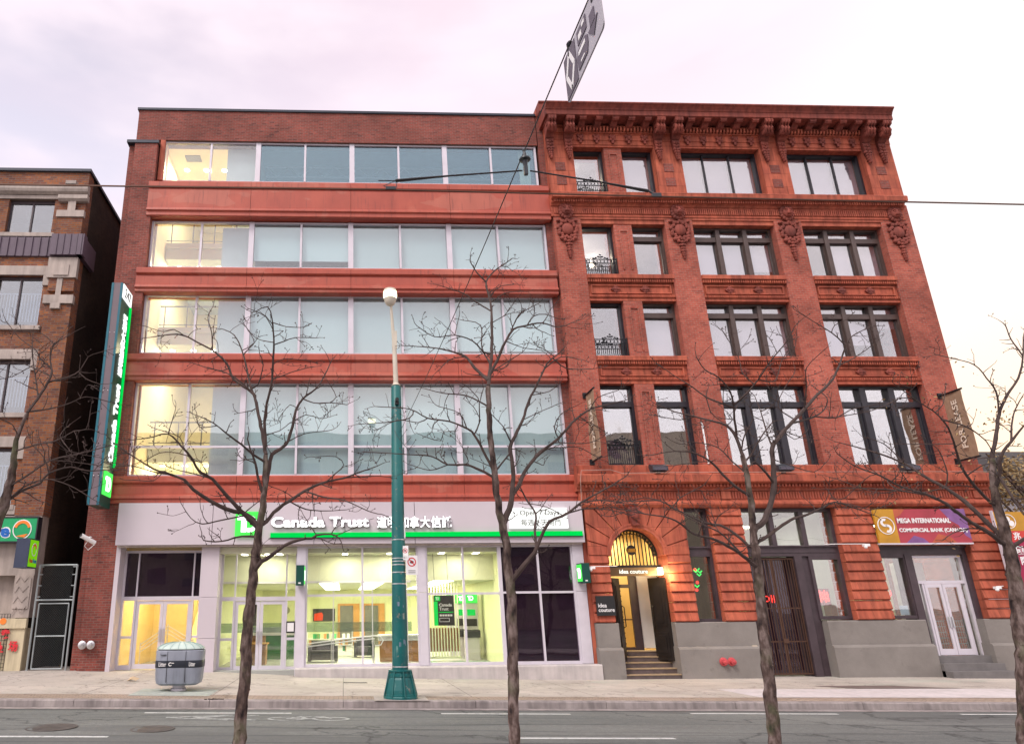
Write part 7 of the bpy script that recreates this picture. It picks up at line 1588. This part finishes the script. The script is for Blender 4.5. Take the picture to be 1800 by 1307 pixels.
t_ = thing('neon_sign', (18.9,.3,2.0), 'orange red letters glowing in the window left of the pale double door', 'sign'); m_ = MB(); front_text(m_, 'D U', 18.70, 2.02, .3, .42, .2, .02, .02); m_.build('tube', M['neon_red'], t_)
t_ = thing('window_ornament', (12.3,.45,2.4), 'red and green glowing ornament hung in the narrow window beside the arch', 'ornament'); m_ = MB()
for a, b in ((12.42,2.98),(12.5,2.9),(12.36,2.92),(12.46,2.8),(12.33,2.42)): m_.tube([(a-.07,.45,b+.05),(a,.45,b-.03),(a+.08,.45,b+.04)],.022,5)
m_.build('green_tube', M['neon_green'], t_); m_ = MB()
for a, b in ((12.34,2.98),(12.36,2.55),(12.3,2.30),(12.0,2.52),(12.05,2.46)): m_.ball((a,.45,b),(.06,.03,.06),8,5)
m_.build('red_bulb', M['neon_red'], t_); m_ = MB(); m_.cyl((12.38,.45,3.05),(12.38,.45,3.35),.004,4); m_.build('cord', M['black_paint'], t_)
mb = MB(); mb.box(18.93,19.22,-.2,-.19,1.42,1.72); mb.box(18.96,19.19,-.206,-.2,1.46,1.68); tag(mb.build('window_notice', solid('pale_blue_paper',(.35,.5,.66),.7)), 'pale blue notice stuck low in the window left of the pale double door', 'notice')

t_ = thing('brochure_rack', (-.5,6.4,-.06), 'low pale rack of coloured brochures behind the bank window handrail', 'rack'); m_ = MB()
for z in (.12,.36,.60): m_.box(-1.5,.35,6.3,6.6,z,z+.02)
for x in (-1.52,-.6,.35): m_.box(x,x+.03,6.28,6.6,-.06,.9)
m_.build('shelf', M['white_metal'], t_); r = random.Random(3)
for nm, c in (('green_brochures',(.03,.35,.10)),('orange_brochures',(.6,.25,.05)),('white_brochures',(.6,.6,.58))):
    m_ = MB()
    for _ in range(12): x = r.uniform(-1.48,.2); z = r.choice((.14,.38,.62)); m_.prism_x([(6.36,z),(6.38,z),(6.44,z+.19),(6.42,z+.19)], x, x+.12)
    tag(m_.build(nm, solid(nm, c, .6), t_), kind='stuff')
m_ = MB(); r = random.Random(9); pts = []
px0, py0 = -5.85, -3.3; zb0 = gz(px0,py0)
m_.add([(px0+a,py0+b,zb0+c) for a,b,c in ((-.16,-.05,.01),(-.05,-.10,.06),(.10,-.06,.02),(.17,.04,.07),(.02,.10,.03),(-.10,.08,.10),(.0,.0,.13))],[(0,1,6),(1,2,6),(2,3,6),(3,4,6),(4,5,6),(5,0,6),(0,4,3,2,1)])
tag(m_.build('crumpled_paper', solid('beige_paper',(.5,.38,.25),.8,vary=.2)), 'crumpled scrap of beige paper lying on the sidewalk behind the litter bin', 'paper')
m_ = MB()
for _ in range(16): x = -2.9+r.gauss(0,.14); y = -7.33+r.gauss(0,.05); z = kerb_z(x)+.012; m_.ball((x,y,z),(r.uniform(.02,.05),r.uniform(.015,.03),.012),6,4)
tag(m_.build('debris', solid('wet_leaf_litter',(.05,.035,.03),.9)), kind='stuff')
# ------------------------------------------------------------ trees
def make_tree(key, label, y_ground, seed, leaves=False):
    r = random.Random(seed); data = TREES[key]; base = data[0][:3]
    t_ = thing('bare_tree', (base[0],base[1],y_ground), label, 'tree', 'bare street trees in the median')
    trunk = MB(); crown = MB()
    def poly(l): return [Vector(l[i:i+3]) for i in range(0,len(l),4)], [l[i+3]*1.25 for i in range(0,len(l),4)]
    def smooth(P, W):
        Q = []; V = []
        for i in range(len(P)-1):
            p0 = P[max(i-1,0)]; p1 = P[i]; p2 = P[i+1]; p3 = P[min(i+2,len(P)-1)]; n = max(2, int((p2-p1).length/.09))
            for k in range(n):
                s = k/n; s2 = s*s; s3 = s2*s
                q = .5*((2*p1)+(p2-p0)*s+(2*p0-5*p1+4*p2-p3)*s2+(3*p1-p0-3*p2+p3)*s3); w_ = W[i]+(W[i+1]-W[i])*s
                j = min(.012, w_*.22); q = q+Vector((r.uniform(-j,j),r.uniform(-j,j),r.uniform(-j,j))); Q.append(q); V.append(w_*r.uniform(.93,1.09))
        Q.append(P[-1]); V.append(W[-1]); return Q, V
    def twig(p, d, ln, w_, depth):
        n = max(3, int(ln/.055)); pts = [p]; q = p.copy(); d = d.normalized()
        for i in range(n):
            kick = Vector((r.gauss(0,.33),r.gauss(0,.33),r.gauss(0.05,.33))); d = (d+kick*.55+Vector((0,0,.02))).normalized(); q = q+d*(ln/n); pts.append(q.copy())
        ws = [max(.0036, w_*(1-.6*i/n)) for i in range(n+1)]
        crown.tube(pts, ws, 4 if w_ > .006 else 3, False)
        if depth > 0:
            for i in range(1, n):
                if r.random() < (.42 if depth > 1 else .28):
                    side = Vector((r.gauss(0,1),r.gauss(0,.8),r.gauss(.15,1))); side -= d*side.dot(d)
                    twig(pts[i], (d*.6+side.normalized()*1.0), ln*r.uniform(.28,.55), max(.004,w_*.65), depth-1)
        if r.random() < .5: crown.ball(pts[-1], .011, 5, 3)
    for li, l in enumerate(data):
        P, W = poly(l); Q, V = smooth(P, W)
        if li == 0:
            if Q[0].z > y_ground: Q.insert(0, Vector((Q[0].x,Q[0].y,y_ground-.05))); V.insert(0, V[0]*1.25)
            V = [v*.88 for v in V]; trunk.tube(Q, V, 10)
            for _ in range(26):      # knots and bumps on the bark
                i = r.randrange(2, len(Q)-3); an = r.uniform(0,6.28); trunk.ball(Q[i]+Vector((math.cos(an),math.sin(an),0))*V[i]*.85, (V[i]*.28,V[i]*.28,V[i]*.22), 6, 4)
            continue
        crown.tube(Q, V, 7 if V[0] > .02 else 5)
        tot = 0; nxt = r.uniform(.06,.16)
        for i in range(1, len(Q)):
            seg = (Q[i]-Q[i-1]); tot += seg.length
            while tot > nxt:
                nxt += r.uniform(.09,.25) if V[i] < .022 else r.uniform(.22,.5)
                d = seg.normalized(); side = Vector((r.gauss(0,1),r.gauss(0,.9),r.gauss(.25,1))); side -= d*side.dot(d)
                big = V[i] > .018
                ln = r.uniform(.05,.32) if r.random() < .72 else r.uniform(.25,.55)
                twig(Q[i], d*.55+side.normalized(), ln, min(.0095, V[i]*.7), 1 if ln < .2 else 2)
                if r.random() < .35: crown.ball(Q[i]+side.normalized()*V[i], (V[i]*.5+.005,)*3, 5, 3)
        twig(Q[-1], Q[-1]-Q[-3], r.uniform(.15,.3), V[-1], 2)
        if leaves and V[0] < .03:
            for q in Q[::3]:
                if r.random() < .35:
                    c = q+Vector((r.gauss(0,.12),r.gauss(0,.12),r.gauss(-.03,.12))); LEAF.append(c)
    trunk.build('trunk', M['bark'], t_, smooth=True)
    crown.build('crown', M['twig'], t_, smooth=False, fix=False)
    return t_
LEAF = []
make_tree('A','bare tree whose trunk stands before the bank doors beside the litter bin',-.3,1)
make_tree('B','bare tree whose trunk stands before the black glass panels and white box sign',-.35,2)
make_tree('C','bare tree whose trunk stands before the iron grille door of the ornate building',-.45,3)
td_ = make_tree('D','bare tree with a few dry tan leaves, limbs crossing the red and purple bank sign',-.5,4,True)
make_tree('E','bare tree whose limbs cross the mottled brown brick building beside the alley',-.25,6)
m_ = MB(); r = random.Random(8)
for c in LEAF:
    for _ in range(2):
        a = Vector((r.gauss(0,1),r.gauss(0,1),r.gauss(0,1))).normalized()*.028; b = Vector((r.gauss(0,1),r.gauss(0,1),r.gauss(0,1))); b = (b-a*b.dot(a)/a.length_squared).normalized()*.014
        o_ = c+Vector((r.gauss(0,.06),r.gauss(0,.06),r.gauss(0,.06))); m_.add([o_-a,o_+b,o_+a,o_-b],[(0,1,2,3)])
m_.build('dry_leaves', solid('dry_tan_leaf',(.36,.24,.11),.8,vary=.3,scale=6), td_, fix=False)
# leafy trees far away at the right
def far_tree(x, y, h, label, seed, cols):
    r = random.Random(seed); t_ = thing('leafy_tree', (x,y,-1), label, 'tree', 'trees beyond the right corner'); m_ = MB(); m_.tube([(x,y,-1.2),(x+.2,y,h*.35),(x-.1,y,h*.6)],[.3,.2,.12],7)
    for k in range(9):
        an = r.uniform(0,6.28); m_.tube([(x,y,h*(.25+.04*k)),(x+math.cos(an)*1.3,y+math.sin(an)*1.3,h*(.45+.04*k)),(x+math.cos(an)*2.3,y+math.sin(an)*2.3,h*(.62+.035*k))],[.1,.06,.03],5)
    m_.build('trunk', M['bark'], t_); m_ = MB()
    cl = [Vector((x+r.gauss(0,1.6),y+r.gauss(0,1.6),h*.68+r.gauss(0,h*.13))) for _ in range(46)]
    for c in cl:
        for _ in range(55):
            o_ = c+Vector((r.gauss(0,.42),r.gauss(0,.42),r.gauss(0,.32))); a = Vector((r.gauss(0,1),r.gauss(0,1),r.gauss(0,.7))).normalized()*.10; b = Vector((r.gauss(0,1),r.gauss(0,1),r.gauss(0,1))); b = (b-a*b.dot(a)/a.length_squared).normalized()*.05
            m_.add([o_-a,o_+b,o_+a,o_-b],[(0,1,2,3)])
    m_.build('crown', solid('leaf_'+str(seed), cols, .8, vary=.45, scale=.9), t_, fix=False)
far_tree(33.5,8,9.6,'shorter tan leaved tree showing beside the lower corner of the ornate building',21,(.26,.19,.09))
far_tree(38.5,11,10.2,'taller tan leaved tree in front of the pale house with the dark roof',22,(.22,.16,.08))
